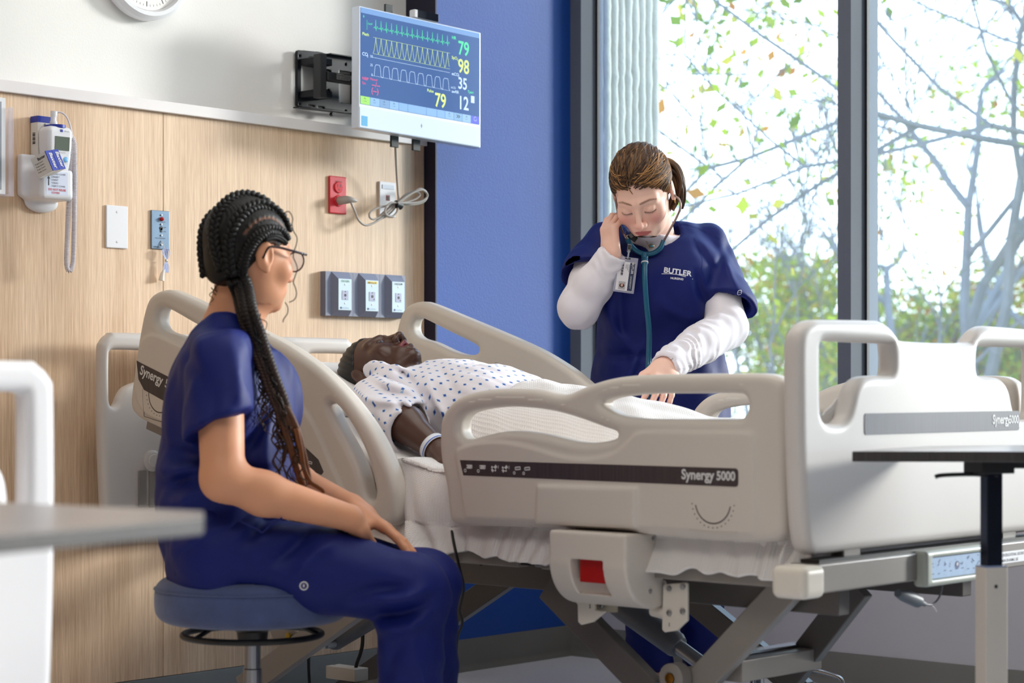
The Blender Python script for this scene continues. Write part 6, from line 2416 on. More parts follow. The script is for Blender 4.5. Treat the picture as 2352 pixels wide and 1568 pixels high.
v, f = sdf_mesh(S_top, O_S + V(-.32, -.32, sZ(1350) - .03), O_S + V(.34, .34, sZ(690)), 0.0058)
s_top = obj('scrub_top', v, f, M_scrub, sw, smooth=180)


def S_pants(P):
    d = loft(P, O_S + RT * -0.005, M_S, [(sZ(1345), px_m(530), 0, 0.116, 0.176), (sZ(1290), px_m(526), 0, 0.120, 0.180), (sZ(1220), px_m(520), 0, 0.120, 0.172), (sZ(1160), px_m(520), 0, 0.12, 0.15)])
    for a, b, c, w in ((hip_R, kn_R, an_R, 1.0), (hip_L, kn_L, an_L, 0.98)):
        th_ = rc(P, a, b, 0.088, 0.060)
        mid = (a + b) / 2
        th_ = smin(th_, rc(P, mid - UP * 0.006, b - RT * 0.05, 0.078, 0.063), 0.04)
        kn_ = ell(P, b + RT * 0.006, (0.066, 0.066, 0.066))
        shn = ec(P, b - UP * 0.02, c + RT * 0.004, 0.066, 0.068, FW, 1.0)
        shn = smax(shn, c[2] - 0.035 - P[:, 2], 0.006)
        leg = smin(smin(th_, kn_, 0.02), shn, 0.03)
        d = smin(d, leg, 0.012)
    d = d + 0.0050 * waves(P, 0.15, 41) + 0.0022 * waves(P, 0.06, 42, aniso=(0.6, 0.6, 1))
    for a_, b_, dp in (((860, 1385), (960, 1350), .009), ((865, 1420), (985, 1375), -.009), ((868, 1455), (970, 1415), .007), ((700, 1210), (640, 1290), -.006), ((760, 1240), (690, 1330), .005), ((560, 1230), (640, 1190), -.008),
                       ((905, 1480), (900, 1568), -.005), ((800, 1380), (930, 1340), -.006), ((960, 1400), (960, 1568), .003)):
        p_, q_ = A(*a_, 3.93), A(*b_, 3.93)
        d = d - crease(P, (p_ + q_) / 2, q_ - p_, UP, np.linalg.norm(q_ - p_) / 2, dp, 0.018) * np.clip((FW @ (p_ + q_) / 2 - P @ FW + 0.10) / 0.08, 0, 1)
    return smax(d, ZSEAT - 0.0035 - P[:, 2] - np.clip((np.hypot(P[:, 0] - SX, P[:, 1] - SY) - 0.17) * 6, 0, 1) * 0.6, 0.01)


lo, hi = bbox([O_S - RT * 0.17 + UP * 0.42, O_S + FW * 0.2 + UP * 0.66, hip_R, kn_R, kn_L, an_R, an_L], 0.10)
lo[2] = 0.04
v, f = sdf_mesh(S_pants, lo, hi, 0.0062)
s_pants = obj('scrub_pants', v, f, M_scrub, sw, smooth=180)
pk = MB().tube(spline([A(548, 1195, 3.885), A(590, 1215, 3.885), A(603, 1222, 3.885), A(622, 1205, 3.89), A(648, 1188, 3.895)], 5), 0.0016, 6)
pk.make('pocket_seam', M_scrub, s_pants)


def badge_on(px, py, d, nrml, r, parent, name):
    c = A(px, py, d)
    g = MB()
    n_ = nrm(nrml)
    r_ = nrm(np.cross(UP, n_))
    u_ = np.cross(n_, r_)
    g.tube([c + (r_ * math.cos(t) + u_ * math.sin(t)) * r for t in np.linspace(0, 6.283, 17)[:-1]], r * 0.16, 5, closed=True)
    g.text('8', c - r_ * r * 0.3 - u_ * r * 0.35, r_, u_, r * 1.1, bold=0.02)
    return g.make(name, M_print, parent)


def skin_shoe(name, an, dirv, parent):
    d_ = nrm(dirv)
    toe = V(an[0], an[1], 0.032) + d_ * 0.16
    heel = V(an[0], an[1], 0.035) - d_ * 0.05

    def fn(P):
        q = ec(P, heel, toe, 0.036, 0.033, UP, 0.85)
        q = smin(q, rc(P, V(an[0], an[1], 0.05), V(an[0], an[1], max(0.09, an[2])), 0.038, 0.034), 0.03)
        return smax(q, 0.001 - P[:, 2], 0.004)
    lo_, hi_ = bbox([toe, heel, an], 0.06)
    v_, f_ = sdf_mesh(fn, lo_, hi_, 0.006)
    return obj(name, v_, f_, M_shoe, parent, smooth=180)


skin_shoe('shoe', V(an_R[0], an_R[1], 0.08), RT + FW * 0.1, sw)
skin_shoe('shoe', V(an_L[0], an_L[1], 0.08), RT + FW * 0.1, sw)

# --- hair of the seated woman: scalp cap with cornrow ridges and a parting, then hanging braids
S_hair = colr(15, 12, 11)
S_part = colr(150, 104, 82)


def on_head(x, y, z, off=0.0):
    """point on the scalp along direction (x, y, z) in head coordinates"""
    dr = nrm(V(x, y, z))
    lo_, hi_ = 0.03, 0.16
    for _ in range(22):
        m_ = (lo_ + hi_) / 2
        if cap_base((dr * m_)[None])[0] < 0:
            lo_ = m_
        else:
            hi_ = m_
    return dr * (lo_ + off)


def cap_base(q):
    d = ell(q, (0, -0.014, 0.034), (0.0765, 0.0955, 0.0895))
    return smin(d, ell(q, (0, -0.060, -0.03), (0.050, 0.036, 0.055)), 0.03)


# rows: curves over the scalp (head coordinates directions)
rows = [
    [(0.002, 0.076, 0.092), (0.004, 0.04, 0.125), (0.006, -0.02, 0.13), (0.01, -0.075, 0.10), (0.016, -0.11, 0.04), (0.028, -0.105, -0.02), (0.042, -0.095, -0.06)],
    [(0.042, 0.078, 0.068), (0.052, 0.035, 0.105), (0.055, -0.02, 0.115), (0.056, -0.07, 0.08), (0.052, -0.098, 0.025), (0.050, -0.090, -0.03), (0.048, -0.075, -0.075)],
    [(0.068, 0.054, 0.044), (0.080, 0.030, 0.058), (0.088, -0.010, 0.058), (0.086, -0.045, 0.035), (0.076, -0.062, 0.0), (0.066, -0.066, -0.04), (0.058, -0.064, -0.085)],
    [(-0.042, 0.078, 0.068), (-0.052, 0.035, 0.105), (-0.055, -0.02, 0.115), (-0.056, -0.07, 0.08), (-0.052, -0.098, 0.025), (-0.050, -0.090, -0.03), (-0.03, -0.09, -0.075)]]
part_curve = [(0.060, 0.070, 0.060), (0.074, 0.040, 0.086), (0.078, 0.0, 0.092), (0.076, -0.040, 0.072), (0.070, -0.066, 0.038)]
part_pts = np.array([on_head(*p) for p in spline(part_curve, 6)])


def hairline(q):
    """> 0 where hair grows"""
    az = np.arctan2(np.abs(q[:, 0]), q[:, 1])           # 0 front, pi back
    zl = np.interp(az, [0, 0.5, 0.75, 0.95, 1.25, 1.5, 1.75, 2.0, 2.4, 3.15], [0.062, 0.056, 0.046, 0.030, 0.014, 0.022, 0.012, -0.025, -0.055, -0.075])
    return q[:, 2] - zl


row_pts = []
for r_ in rows:
    sp_ = spline(r_, 10)
    row_pts.append(np.array([on_head(*p) for p in sp_]))


def S_hair_fn(P):
    q = (P - hC) @ hM.T / HS
    d = cap_base(q)
    d = smax(d, -hairline(q) * 0.7, 0.006)
    dp = np.min(np.linalg.norm(q[:, None, :] - part_pts[None, ::2], axis=2), axis=1)
    d = d + 0.0035 * np.exp(-(dp / 0.0045) ** 2)
    d = d + 0.0007 * np.sin(q[:, 1] * 900 + 5 * np.sin(q[:, 2] * 60)) * (q[:, 2] > 0.0)
    return d * HS


hv2, hf2 = sdf_mesh(S_hair_fn, hC + V(-.14, -.14, -.14), hC + V(.14, .14, .15), 0.0034)
q2 = (hv2 - hC) @ hM.T / HS
dp = np.min(np.linalg.norm(q2[:, None, :] - part_pts[None], axis=2), axis=1)
w_ = np.clip(1.4 - dp / 0.0030, 0, 1)[:, None]
hl = hairline(q2)
fade = np.clip(1 - hl / 0.010, 0, 1)[:, None] * 0.45 * (q2[:, 1] > -0.02)[:, None]
hc_ = S_hair * (1 - w_) + S_part * w_
hc_ = hc_ * (1 - fade) + S_sk * 0.55 * fade
s_hair = obj('hair', hv2, hf2, M_hairc, sw, smooth=180, cols=hc_)


def plait(pts, r0, r1, turns, col0, col1, name, parent, strands=3, seg=7, n=None, jitter=0.0, cols_by=None):
    """three interlaced strands following a path"""
    path = np.array(spline(pts, 14))
    sl_ = np.concatenate([[0], np.cumsum(np.linalg.norm(np.diff(path, axis=0), axis=1))])
    n = n or int(turns * 16)
    s_ = np.linspace(0, sl_[-1], n)
    ax_ = np.stack([np.interp(s_, sl_, path[:, i]) for i in range(3)], 1)
    tg_ = np.gradient(ax_, axis=0)
    tg_ /= np.linalg.norm(tg_, axis=1, keepdims=True)
    sd_ = np.cross(tg_, FW)
    sd_ /= np.maximum(1e-6, np.linalg.norm(sd_, axis=1, keepdims=True))
    nr_ = np.cross(sd_, tg_)
    rad = np.linspace(r0, r1, n)
    mb = MB()
    for k in range(strands):
        ph_ = s_ / sl_[-1] * turns * 2 * math.pi + 2 * math.pi * k / strands
        p_ = ax_ + sd_ * (np.sin(ph_) * rad * 0.62)[:, None] + nr_ * (np.sin(2 * ph_) * rad * 0.34)[:, None]
        mb.tube(list(p_), list(rad * 0.50), seg)
    vv = np.array(mb.v)
    tpar = np.tile(np.repeat(np.linspace(0, 1, n), seg), strands)
    c_ = np.outer(1 - tpar, col0) + np.outer(tpar, col1)
    return obj(name, mb.v, mb.f, M_hairc, parent, smooth=180, cols=c_)


S_brown = colr(112, 66, 34)
for k, rp in enumerate(row_pts):
    wp = [hC + (p * 1.0) @ hM * HS for p in rp[::7]]
    plait(wp, 0.0115, 0.0125, 8.5, S_hair, S_hair, 'cornrow', s_hair, seg=6)
# short cornrow along the temple and the soft baby hairs in front of the ear
plait([hC + on_head(*p, 0.002) @ hM * HS for p in [(0.068, 0.056, 0.034), (0.080, 0.034, 0.040), (0.086, 0.006, 0.042), (0.087, -0.022, 0.034)]], 0.005, 0.007, 9, S_hair, S_hair, 'cornrow', s_hair, seg=6)
nape_R = hC + V(0.050, -0.070, -0.095) @ hM * HS
main = [hC + (row_pts[2][-1] * 1.03) @ hM * HS, A(562, 668, 4.02), A(572, 715, 3.985), A(590, 765, 3.985), A(607, 815, 3.975), A(625, 865, 3.965), A(643, 910, 3.965), A(657, 950, 3.97)]
plait(main, 0.0185, 0.013, 13, S_hair, colr(50, 32, 24), 'braid', sw)
plait([hC + (row_pts[1][-1] * 1.03) @ hM * HS, A(548, 680, 4.04), A(560, 735, 3.995), A(580, 790, 3.98), A(600, 840, 3.965), A(618, 890, 3.955), A(640, 945, 3.955), A(650, 985, 3.96)], 0.0125, 0.008, 16, S_hair, colr(60, 38, 26), 'braid', sw)
plait([A(650, 935, 3.965), A(668, 965, 3.96), A(683, 1000, 3.965), A(694, 1040, 3.97), A(704, 1080, 3.985), A(711, 1110, 3.99)], 0.011, 0.006, 18, colr(70, 42, 26), S_brown, 'braid', sw)
plait([A(645, 940, 3.96), A(655, 985, 3.955), A(668, 1030, 3.955), A(680, 1075, 3.965), A(693, 1110, 3.975), A(705, 1145, 3.985)], 0.008, 0.005, 18, colr(60, 36, 24), S_brown, 'braid', sw)
plait([A(680, 985, 3.955), A(690, 1030, 3.955), A(698, 1075, 3.97), A(712, 1105, 3.98), A(730, 1118, 3.985), A(742, 1128, 3.985), A(738, 1145, 3.985)], 0.0055, 0.0035, 16, S_brown, S_brown, 'braid', sw)


def curl_strand(p0, p1, amp, waves_, r, col0, col1, n=70, seed=1):
    """loose wavy strand"""
    rs_ = np.random.RandomState(seed)
    t = np.linspace(0, 1, n)
    ax_ = np.outer(1 - t, p0) + np.outer(t, p1)
    d_ = nrm(np.asarray(p1) - p0)
    a_ = nrm(np.cross(d_, FW))
    b_ = np.cross(d_, a_)
    ph_ = rs_.uniform(0, 6.28)
    am = amp * np.clip(t * 6, 0.15, 1)
    ax_ = ax_ + np.outer(am * np.sin(t * waves_ * 6.283 + ph_), a_) + np.outer(am * 0.6 * np.cos(t * waves_ * 6.283 * 0.9 + ph_), b_)
    mb = MB().tube(list(ax_), list(np.linspace(r, r * 0.55, n)), 5)
    tpar = np.repeat(t, 5)
    return mb.v, mb.f, np.outer(1 - tpar, col0) + np.outer(tpar, col1)


strands = [((598, 720, 3.96), (618, 770, 3.95), .005, 1.5)]
allv, allf, allc = [], [], []
rs = np.random.RandomState(6)
for k, (a_, b_, am, wv) in enumerate(strands):
    v_, f_, c_ = curl_strand(A(*a_), A(*b_), am, wv, 0.0011, S_hair, colr(90, 56, 36), seed=k)
    allf += [tuple(i + len(allv) for i in q) for q in f_]
    allv += v_
    allc.append(c_)
for L_ in ([(652, 489), (664, 486), (672, 500), (671, 515), (674, 530), (682, 545), (681, 560), (676, 575), (674, 590), (680, 605), (683, 618), (678, 634), (674, 648), (679, 662), (681, 676), (676, 688), (664, 694)], [(655, 694), (661, 706), (660, 720), (652, 732), (650, 740)]):
    mb = MB().tube(spline([A(a_, b_, 4.0) for a_, b_ in L_], 6), 0.0011, 5)
    allf += [tuple(i + len(allv) for i in q) for q in mb.f]
    allv += mb.v
    allc.append(np.tile(colr(34, 24, 20), (len(mb.v), 1)))
for k in range(64):
    t0_ = rs.uniform(0, 1)
    pa = np.array([np.interp(t0_, np.linspace(0, 1, len(main)), [m_[i] for m_ in main]) for i in range(3)])
    pb = pa - UP * rs.uniform(0.08, 0.20) + RT * rs.uniform(-0.012, 0.045) - FW * rs.uniform(0.0, 0.02)
    c1__ = S_hair if t0_ < 0.5 else colr(64, 40, 26)
    v_, f_, c_ = curl_strand(pa - FW * 0.012, pb, rs.uniform(.004, .009), rs.uniform(2, 5), rs.uniform(.0012, .0030), S_hair, c1__, seed=100 + k)
    allf += [tuple(i + len(allv) for i in q) for q in f_]
    allv += v_
    allc.append(c_)
for k in range(4):
    pa = A(486 + k * 6, 655 + rs.uniform(-10, 5), 4.07)
    v_, f_, c_ = curl_strand(pa, pa - UP * rs.uniform(.02, .05) + RT * rs.uniform(-.005, .015), .004, 2, .0012, S_hair, S_hair, seed=200 + k)
    allf += [tuple(i + len(allv) for i in q) for q in f_]
    allv += v_
    allc.append(c_)
lo_h = obj('loose_curls', allv, allf, M_hairc, sw, smooth=180, cols=np.concatenate(allc))
lo_h['kind'] = 'stuff'
# glasses
M_tort = mat('dark_tortoise_frame', (46, 24, 26), 0.25, var=0.3, vscale=60)


def HW(x, y, z):
    return hC + V(x, y, z) @ hM * HS


gm = MB()
for s_ in (1, -1):
    gm.tube(spline([HW(s_ * 0.079, -0.022, -0.012), HW(s_ * 0.081, -0.012, 0.012), HW(s_ * 0.081, 0.010, 0.0165), HW(s_ * 0.079, 0.05, 0.0145), HW(s_ * 0.071, 0.095, 0.012)], 5), 0.0026, 8, flat=1.5)
for s_ in (1, -1):
    rim = [HW(s_ * 0.0365 + 0.033 * math.cos(t), 0.099 - 0.10 * abs(0.033 * math.cos(t) * 0.9) - 0.004, -0.003 + 0.021 * math.sin(t)) for t in np.linspace(0, 6.283, 25)[:-1]]
    gm.tube(rim, 0.0017, 6, closed=True)
gm.tube([HW(-0.006, 0.098, 0.004), HW(0, 0.100, 0.006), HW(0.006, 0.098, 0.004)], 0.0016, 6)
gm.make('glasses_frame', M_tort, sw)
M_lens = mat('spectacle_lens', (210, 220, 236), 0.05, alpha=0.22)
for s_ in (1, -1):
    MB().add([HW(s_ * 0.0365 + 0.032 * math.cos(t), 0.099 - 0.10 * abs(0.033 * math.cos(t) * 0.9) - 0.004, -0.003 + 0.020 * math.sin(t)) for t in np.linspace(0, 6.283, 25)[:-1]], [tuple(range(24))]).make('lens', M_lens, sw, smooth=None, solid=0.0012)
hng = MB()
for k in range(2):
    p_ = HW(0.0745, 0.080 + 0.006 * k, 0.0125) + (hM[0] * 0.003)
    hng.ball(p_, 0.0016, 8, 6)
hng.make('hinge_studs', M_zinc, sw)
badge_on(698, 1345, 3.90, -FW + UP * 0.1, 0.0075, s_pants, 'sewn_emblem')
# ================================================================== standing nurse
nu = thing('person', 'standing woman in navy scrubs and white sleeves listening with a stethoscope over the bed', 'person', tuple(at(1520, 1560, 5.60) * V(1, 1, 0)))
N_sk = colr(246, 200, 180)
nC = A(1476, 440, 5.30)
NS = 0.985
yaw, pit = math.radians(15), math.radians(41)
hh = nrm(-FW * math.cos(yaw) - RT * math.sin(yaw))
nf = nrm(hh * math.cos(pit) - UP * math.sin(pit))
nup = nrm(hh * math.sin(pit) + UP * math.cos(pit))
nup = rot_about(nup, nf, 5)
nM = frame(nf, nup)
n_shR, n_elR, n_wrR = A(1392, 560, 5.50), A(1330, 706, 5.38), A(1404, 592, 5.32)
n_shL, n_elL, n_wrL = A(1624, 562, 5.50), A(1670, 752, 5.36), A(1533, 838, 5.10)
n_nk0, n_nk1 = A(1508, 560, 5.47), A(1494, 488, 5.40)
DN = 5.50
O_N = A(1512, 894, DN)
O_N = V(O_N[0], O_N[1], 0)
M_N = np.stack([RT, -FW, UP])


def nZ(py, d=DN):
    return 0.867 + (894 - py) / FOC * d


def nX(px, c=1512):
    return (px - c) / FOC * DN


n_st = [(nZ(1060), nX(1516), -0.02, 0.186, 0.135), (nZ(960), nX(1514), -0.01, 0.186, 0.130), (nZ(880), nX(1514), 0.0, 0.180, 0.122), (nZ(800), nX(1516), 0.015, 0.164, 0.110), (nZ(740), nX(1514), 0.03, 0.160, 0.110),
        (nZ(680), nX(1510), 0.05, 0.160, 0.120), (nZ(620), nX(1510), 0.06, 0.160, 0.118), (nZ(575), nX(1510), 0.05, 0.152, 0.095), (nZ(545), nX(1510), 0.03, 0.125, 0.075), (nZ(520), nX(1512), 0.02, 0.085, 0.06)]
n_body_st = [(a, b, c, d * 0.9, e * 0.9) for a, b, c, d, e in n_st]


def N_head(P):
    return head_sd((P - nC) @ nM.T / NS, nose_w=1.0) * NS


def N_neck(P):
    return rc(P, n_nk0 - UP * 0.03, nC - nf * 0.02 - nup * 0.05, 0.060, 0.052)


# right hand lifted to the ear, fingertips behind the temple
rh_d = nrm(A(1396, 470, 5.335) - n_wrR)
rh_n = nrm(-FW * 0.50 - RT * 0.86 + UP * 0.1)
rh_n = nrm(rh_n - rh_d * (rh_n @ rh_d))
rh_s = np.cross(rh_n, rh_d)
if rh_s @ FW < 0:
    rh_s = -rh_s
# left hand pressing the chest piece to the patient
lh_d = nrm(A(1513, 925, 4.97) - n_wrL)
lh_n = nrm(-FW * 0.72 + RT * 0.25 + UP * 0.45)
lh_n = nrm(lh_n - lh_d * (lh_n @ lh_d))
lh_s = np.cross(lh_d, lh_n)
if lh_s @ RT > 0:
    lh_s = -lh_s


def N_arm_R(P):
    d = chain(P, [n_shR, n_elR], [0.045, 0.040], 0.01)
    d = smin(d, chain(P, [n_elR, n_elR * .6 + n_wrR * .4, n_wrR], [0.040, 0.038, 0.026], 0.02), 0.02)
    return smin(d, hand_sd(P, n_wrR, rh_d, rh_n, rh_s, curl=[(30, 45, 25), (34, 48, 28), (40, 52, 30), (46, 56, 32)], spread=4, thumb=(20, 15), scale=0.93), 0.015)


def N_arm_L(P):
    d = chain(P, [n_shL, n_elL], [0.045, 0.040], 0.01)
    d = smin(d, chain(P, [n_elL, n_elL * .6 + n_wrL * .4, n_wrL], [0.040, 0.038, 0.026], 0.02), 0.02)
    return smin(d, hand_sd(P, n_wrL, lh_d, lh_n, lh_s, curl=[(14, 14, 8), (16, 14, 8), (18, 16, 8), (20, 18, 8)], spread=4, thumb=(35, 20), scale=0.95), 0.015)


n_hipR, n_knR, n_anR = A(1458, 1010, 5.52), A(1478, 1290, 5.50), A(1500, 1560, 5.60)
n_hipL, n_knL, n_anL = A(1572, 1010, 5.54), A(1604, 1280, 5.54), A(1622, 1560, 5.64)


def N_core(P):
    d = loft(P, O_N, M_N, n_body_st)
    d = smin(d, N_neck(P), 0.03)
    d = smin(d, rc(P, n_nk0 - UP * 0.04, n_shR, 0.05, 0.045), 0.03)
    d = smin(d, rc(P, n_nk0 - UP * 0.04, n_shL, 0.05, 0.045), 0.03)
    d = smin(d, N_arm_R(P), 0.012)
    d = smin(d, N_arm_L(P), 0.02)
    for a, b, c in ((n_hipR, n_knR, n_anR), (n_hipL, n_knL, n_anL)):
        d = smin(d, chain(P, [a, b, c], [0.075, 0.050, 0.034], 0.03), 0.03)
    return d


nz_cut = n_nk0[2] + 0.005
rhc = n_wrR + rh_d * 0.07
lhc = n_wrL + lh_d * 0.08


def near_hands(P):
    return np.minimum(np.linalg.norm(P - rhc, axis=1), np.linalg.norm(P - lhc, axis=1)) - 0.115


lo, hi = bbox([n_shR, n_shL, n_elR, n_elL, n_wrL, n_anR, n_anL, O_N + UP * 0.9], 0.15)
hi[2] = max(hi[2], n_wrR[2] + 0.05)
def n_c1(P):
    return np.maximum(np.where(np.linalg.norm(P - n_nk0, axis=1) < 0.14, P[:, 2] - nz_cut - 0.024, -1), -near_hands(P) - 0.024)


bv, bf = open_cut(*sdf_mesh(lambda P: np.maximum(N_core(P), n_c1(P)), lo, hi, 0.009), n_c1, 0.005)
n_c2 = lambda P: nz_cut - P[:, 2]
hv, hfc = open_cut(*sdf_mesh(lambda P: np.maximum(smin(N_head(P), N_neck(P), 0.025), n_c2(P)), nC + V(-.17, -.17, -.19), nC + V(.17, .17, .16), 0.0027), n_c2, 0.002)
parts = [(bv, bf, np.tile(N_sk, (len(bv), 1)))]
hq = (hv - nC) @ nM.T / NS
parts.append((hv, hfc, skin_cols(hq, N_sk, colr(186, 84, 90), colr(120, 78, 54), lash=colr(52, 34, 30), blush=colr(232, 134, 126), brow_w=0.0030)))
for fnc, c_ in ((N_arm_R, rhc), (N_arm_L, lhc)):
    v, f = open_cut(*sdf_mesh(lambda P: np.maximum(fnc(P), near_hands(P)), c_ - 0.125, c_ + 0.125, 0.0034), near_hands, 0.002)
    tipw = np.clip((np.linalg.norm(v - (n_wrR if fnc is N_arm_R else n_wrL), axis=1) - 0.10) / 0.08, 0, 1)[:, None] * 0.35
    parts.append((v, f, np.tile(N_sk, (len(v), 1)) * (1 - tipw) + colr(236, 158, 146) * tipw))
join_parts('body', parts, M_skin, nu)


# white long sleeved undershirt: sleeves and the collar showing in the neckline
def N_shirt(P):
    d = None
    for s_, e_, w_, ra, rb, rcx in ((n_shR, n_elR, n_wrR, .056, .055, .041), (n_shL, n_elL, n_wrL, .056, .055, .040)):
        ax_ = nrm(w_ - e_)
        a = chain(P, [s_, e_], [ra, rb], 0.01)
        a = smin(a, chain(P, [e_, e_ * .55 + w_ * .45, w_], [rb, .050, rcx], 0.015), 0.015)
        # gathered folds round the arm
        t = (P - e_) @ ax_
        a = a + 0.0022 * np.sin(t * 190 + 6 * waves(P, 0.12, 61)) * np.clip((t - 0.10) / 0.08, 0, 1) + 0.0024 * waves(P, 0.06, 62)
        a = smax(a, (P - w_) @ ax_ - 0.018, 0.005)
        hole_ = smax(rc(P, w_ - ax_ * 0.03, w_ + ax_ * 0.05, rcx - 0.0125, rcx - 0.0110), -((P - w_) @ ax_) - 0.002, 0.004)
        a = smax(a, -hole_, 0.004)
        d = a if d is None else np.minimum(d, a)
    col = smin(N_neck(P) - 0.007, loft(P, O_N, M_N, n_body_st) - 0.008, 0.02)
    col = smax(col, P[:, 2] - nZ(548), 0.005)
    col = smax(col, nZ(700) - P[:, 2], 0.005)
    return np.minimum(d, col)


lo, hi = bbox([n_shR, n_shL, n_elR, n_elL, n_wrL, n_wrR, n_nk0], 0.10)
v, f = sdf_mesh(N_shirt, lo, hi, 0.0056)
obj('undershirt', v, f, M_shirt, nu, smooth=180)


def N_top(P):
    d = loft(P, O_N, M_N, n_st) - 0.006
    d = smin(d, ell(P, A(1462, 680, 5.40), (0.07, 0.06, 0.075)), 0.06)
    d = smin(d, ell(P, A(1572, 680, 5.40), (0.07, 0.06, 0.075)), 0.06)
    d = smin(d, rc(P, n_nk0 - UP * 0.045 - FW * 0.0, n_shR - UP * 0.004, 0.058, 0.055), 0.04)
    d = smin(d, rc(P, n_nk0 - UP * 0.045, n_shL - UP * 0.004, 0.058, 0.056), 0.04)
    for s_, e_, out, fr, up2 in ((n_shR, n_elR, -RT, 0.50, 0.25), (n_shL, n_elL, RT, 0.74, 0.30)):
        ax_ = nrm(e_ - s_)
        p1 = s_ + (e_ - s_) * fr
        sl_ = rc(P, s_ - UP * 0.003, p1 + out * 0.012, 0.058, 0.078)
        sl_ = smax(sl_, (P - p1) @ nrm(ax_ - out * 0.32), 0.004)
        hol = rc(P, s_ + (e_ - s_) * (fr - 0.22), p1 + ax_ * 0.06 + out * 0.012, 0.050, 0.074)
        sl_ = smax(sl_, -hol, 0.004)
        d = smin(d, sl_, 0.02)
    d = d + 0.0050 * waves(P, 0.14, 71, aniso=(1, 1, .7)) + 0.0025 * waves(P, 0.06, 72, aniso=(1, 1, 0.4))
    for a_, b_, dp in (((1440, 640), (1420, 760), -.006), ((1480, 800), (1420, 880), .007), ((1560, 800), (1650, 760), -.006), ((1540, 840), (1640, 800), .006), ((1600, 640), (1620, 760), -.009), ((1390, 700), (1440, 800), .006),
                       ((1520, 700), (1600, 740), .004), ((1650, 560), (1690, 650), .005), ((1600, 560), (1625, 640), -.005), ((1380, 800), (1500, 830), -.006), ((1670, 540), (1650, 640), -.004), ((1450, 900), (1520, 860), .006)):
        p_, q_ = A(*a_, 5.40), A(*b_, 5.40)
        d = d - crease(P, (p_ + q_) / 2, q_ - p_, UP, np.linalg.norm(q_ - p_) / 2, dp, 0.020) * np.clip((5.52 - (P - CAM) @ FW) / 0.06, 0, 1)
    # V neck
    q = P - A(1497, 590, 5.38)
    u, w = q @ RT, q[:, 2]
    vee = smax(np.abs(u) * 0.80 - (w + 0.0) * 0.60, -w - 0.0, 0.004)
    vee = smax(vee, ((P - CAM) @ FW) - 5.47, 0.01)
    d = smax(d, -vee, 0.004)
    d = smax(d, -(N_neck(P) - 0.016), 0.008)
    return smax(d, nZ(1050) - P[:, 2], 0.005)


lo, hi = bbox([n_shR, n_shL, n_elL, O_N + UP * nZ(1060), O_N + RT * .2 + UP, O_N - RT * .2 + UP, O_N + FW * .14 + UP, O_N - FW * .2 + UP], 0.09)
v, f = sdf_mesh(N_top, lo, hi, 0.0056)
n_top = obj('scrub_top', v, f, M_scrub, nu, smooth=180)


def N_pants(P):
    d = loft(P, O_N, M_N, [(nZ(1180), nX(1525), -0.02, 0.16, 0.11), (nZ(1060), nX(1518), -0.02, 0.178, 0.125), (nZ(960), nX(1514), -0.01, 0.178, 0.122), (nZ(900), nX(1514), 0, 0.17, 0.115)])
    for a, b, c in ((n_hipR, n_knR, n_anR), (n_hipL, n_knL, n_anL)):
        leg = smin(rc(P, a, b, 0.092, 0.070), rc(P, b, c, 0.068, 0.060), 0.03)
        leg = smax(leg, c[2] + 0.035 + 0.006 * np.sin(P[:, 0] * 60) - P[:, 2], 0.006)
        d = smin(d, leg, 0.012)
    return d + 0.005 * waves(P, 0.16, 81) + 0.0022 * waves(P, 0.06, 82)


lo, hi = bbox([n_hipR, n_hipL, n_anR, n_anL, O_N + UP * nZ(900)], 0.14)
v, f = sdf_mesh(N_pants, lo, hi, 0.0085)
obj('scrub_pants', v, f, M_scrub, nu, smooth=180)
skin_shoe('shoe', V(n_anR[0], n_anR[1], 0.08), -FW - RT * 0.35, nu)
skin_shoe('shoe', V(n_anL[0], n_anL[1], 0.08), -FW + RT * 0.1, nu)

# hair: pulled back from a rounded hairline, lighter streaks, low ponytail behind
N_h0, N_h1 = colr(66, 46, 33), colr(186, 136, 84)


def n_hairline(q):
    az = np.arctan2(np.abs(q[:, 0]), q[:, 1])
    zl = np.interp(az, [0, 0.45, 0.75, 0.95, 1.15, 1.40, 1.62, 1.8, 2.1, 3.15], [0.066, 0.062, 0.048, 0.030, 0.006, -0.006, 0.006, -0.03, -0.06, -0.075])
    return q[:, 2] - zl


def N_hair(P):
    q = (P - nC) @ nM.T / NS
    d = ell(q, (0, -0.014, 0.036), (0.0795, 0.0950, 0.0935))
    d = smin(d, ell(q, (0, -0.070, -0.015), (0.055, 0.045, 0.055)), 0.03)
    # combed strands running back from the forehead
    az = np.arctan2(q[:, 0], q[:, 1] + 0.13)
    lat = np.arctan2(q[:, 0], q[:, 2] + 0.02)
    d = d - 0.0012 * np.sin(lat * 46 + 5 * np.sin(q[:, 1] * 30)) - 0.0007 * np.sin(lat * 117 + 3)
    d = smax(d, -(n_hairline(q) + 0.0014 * np.sin(lat * 13) + 0.0010 * np.sin(lat * 41)) * 0.5, 0.012)
    return d * NS


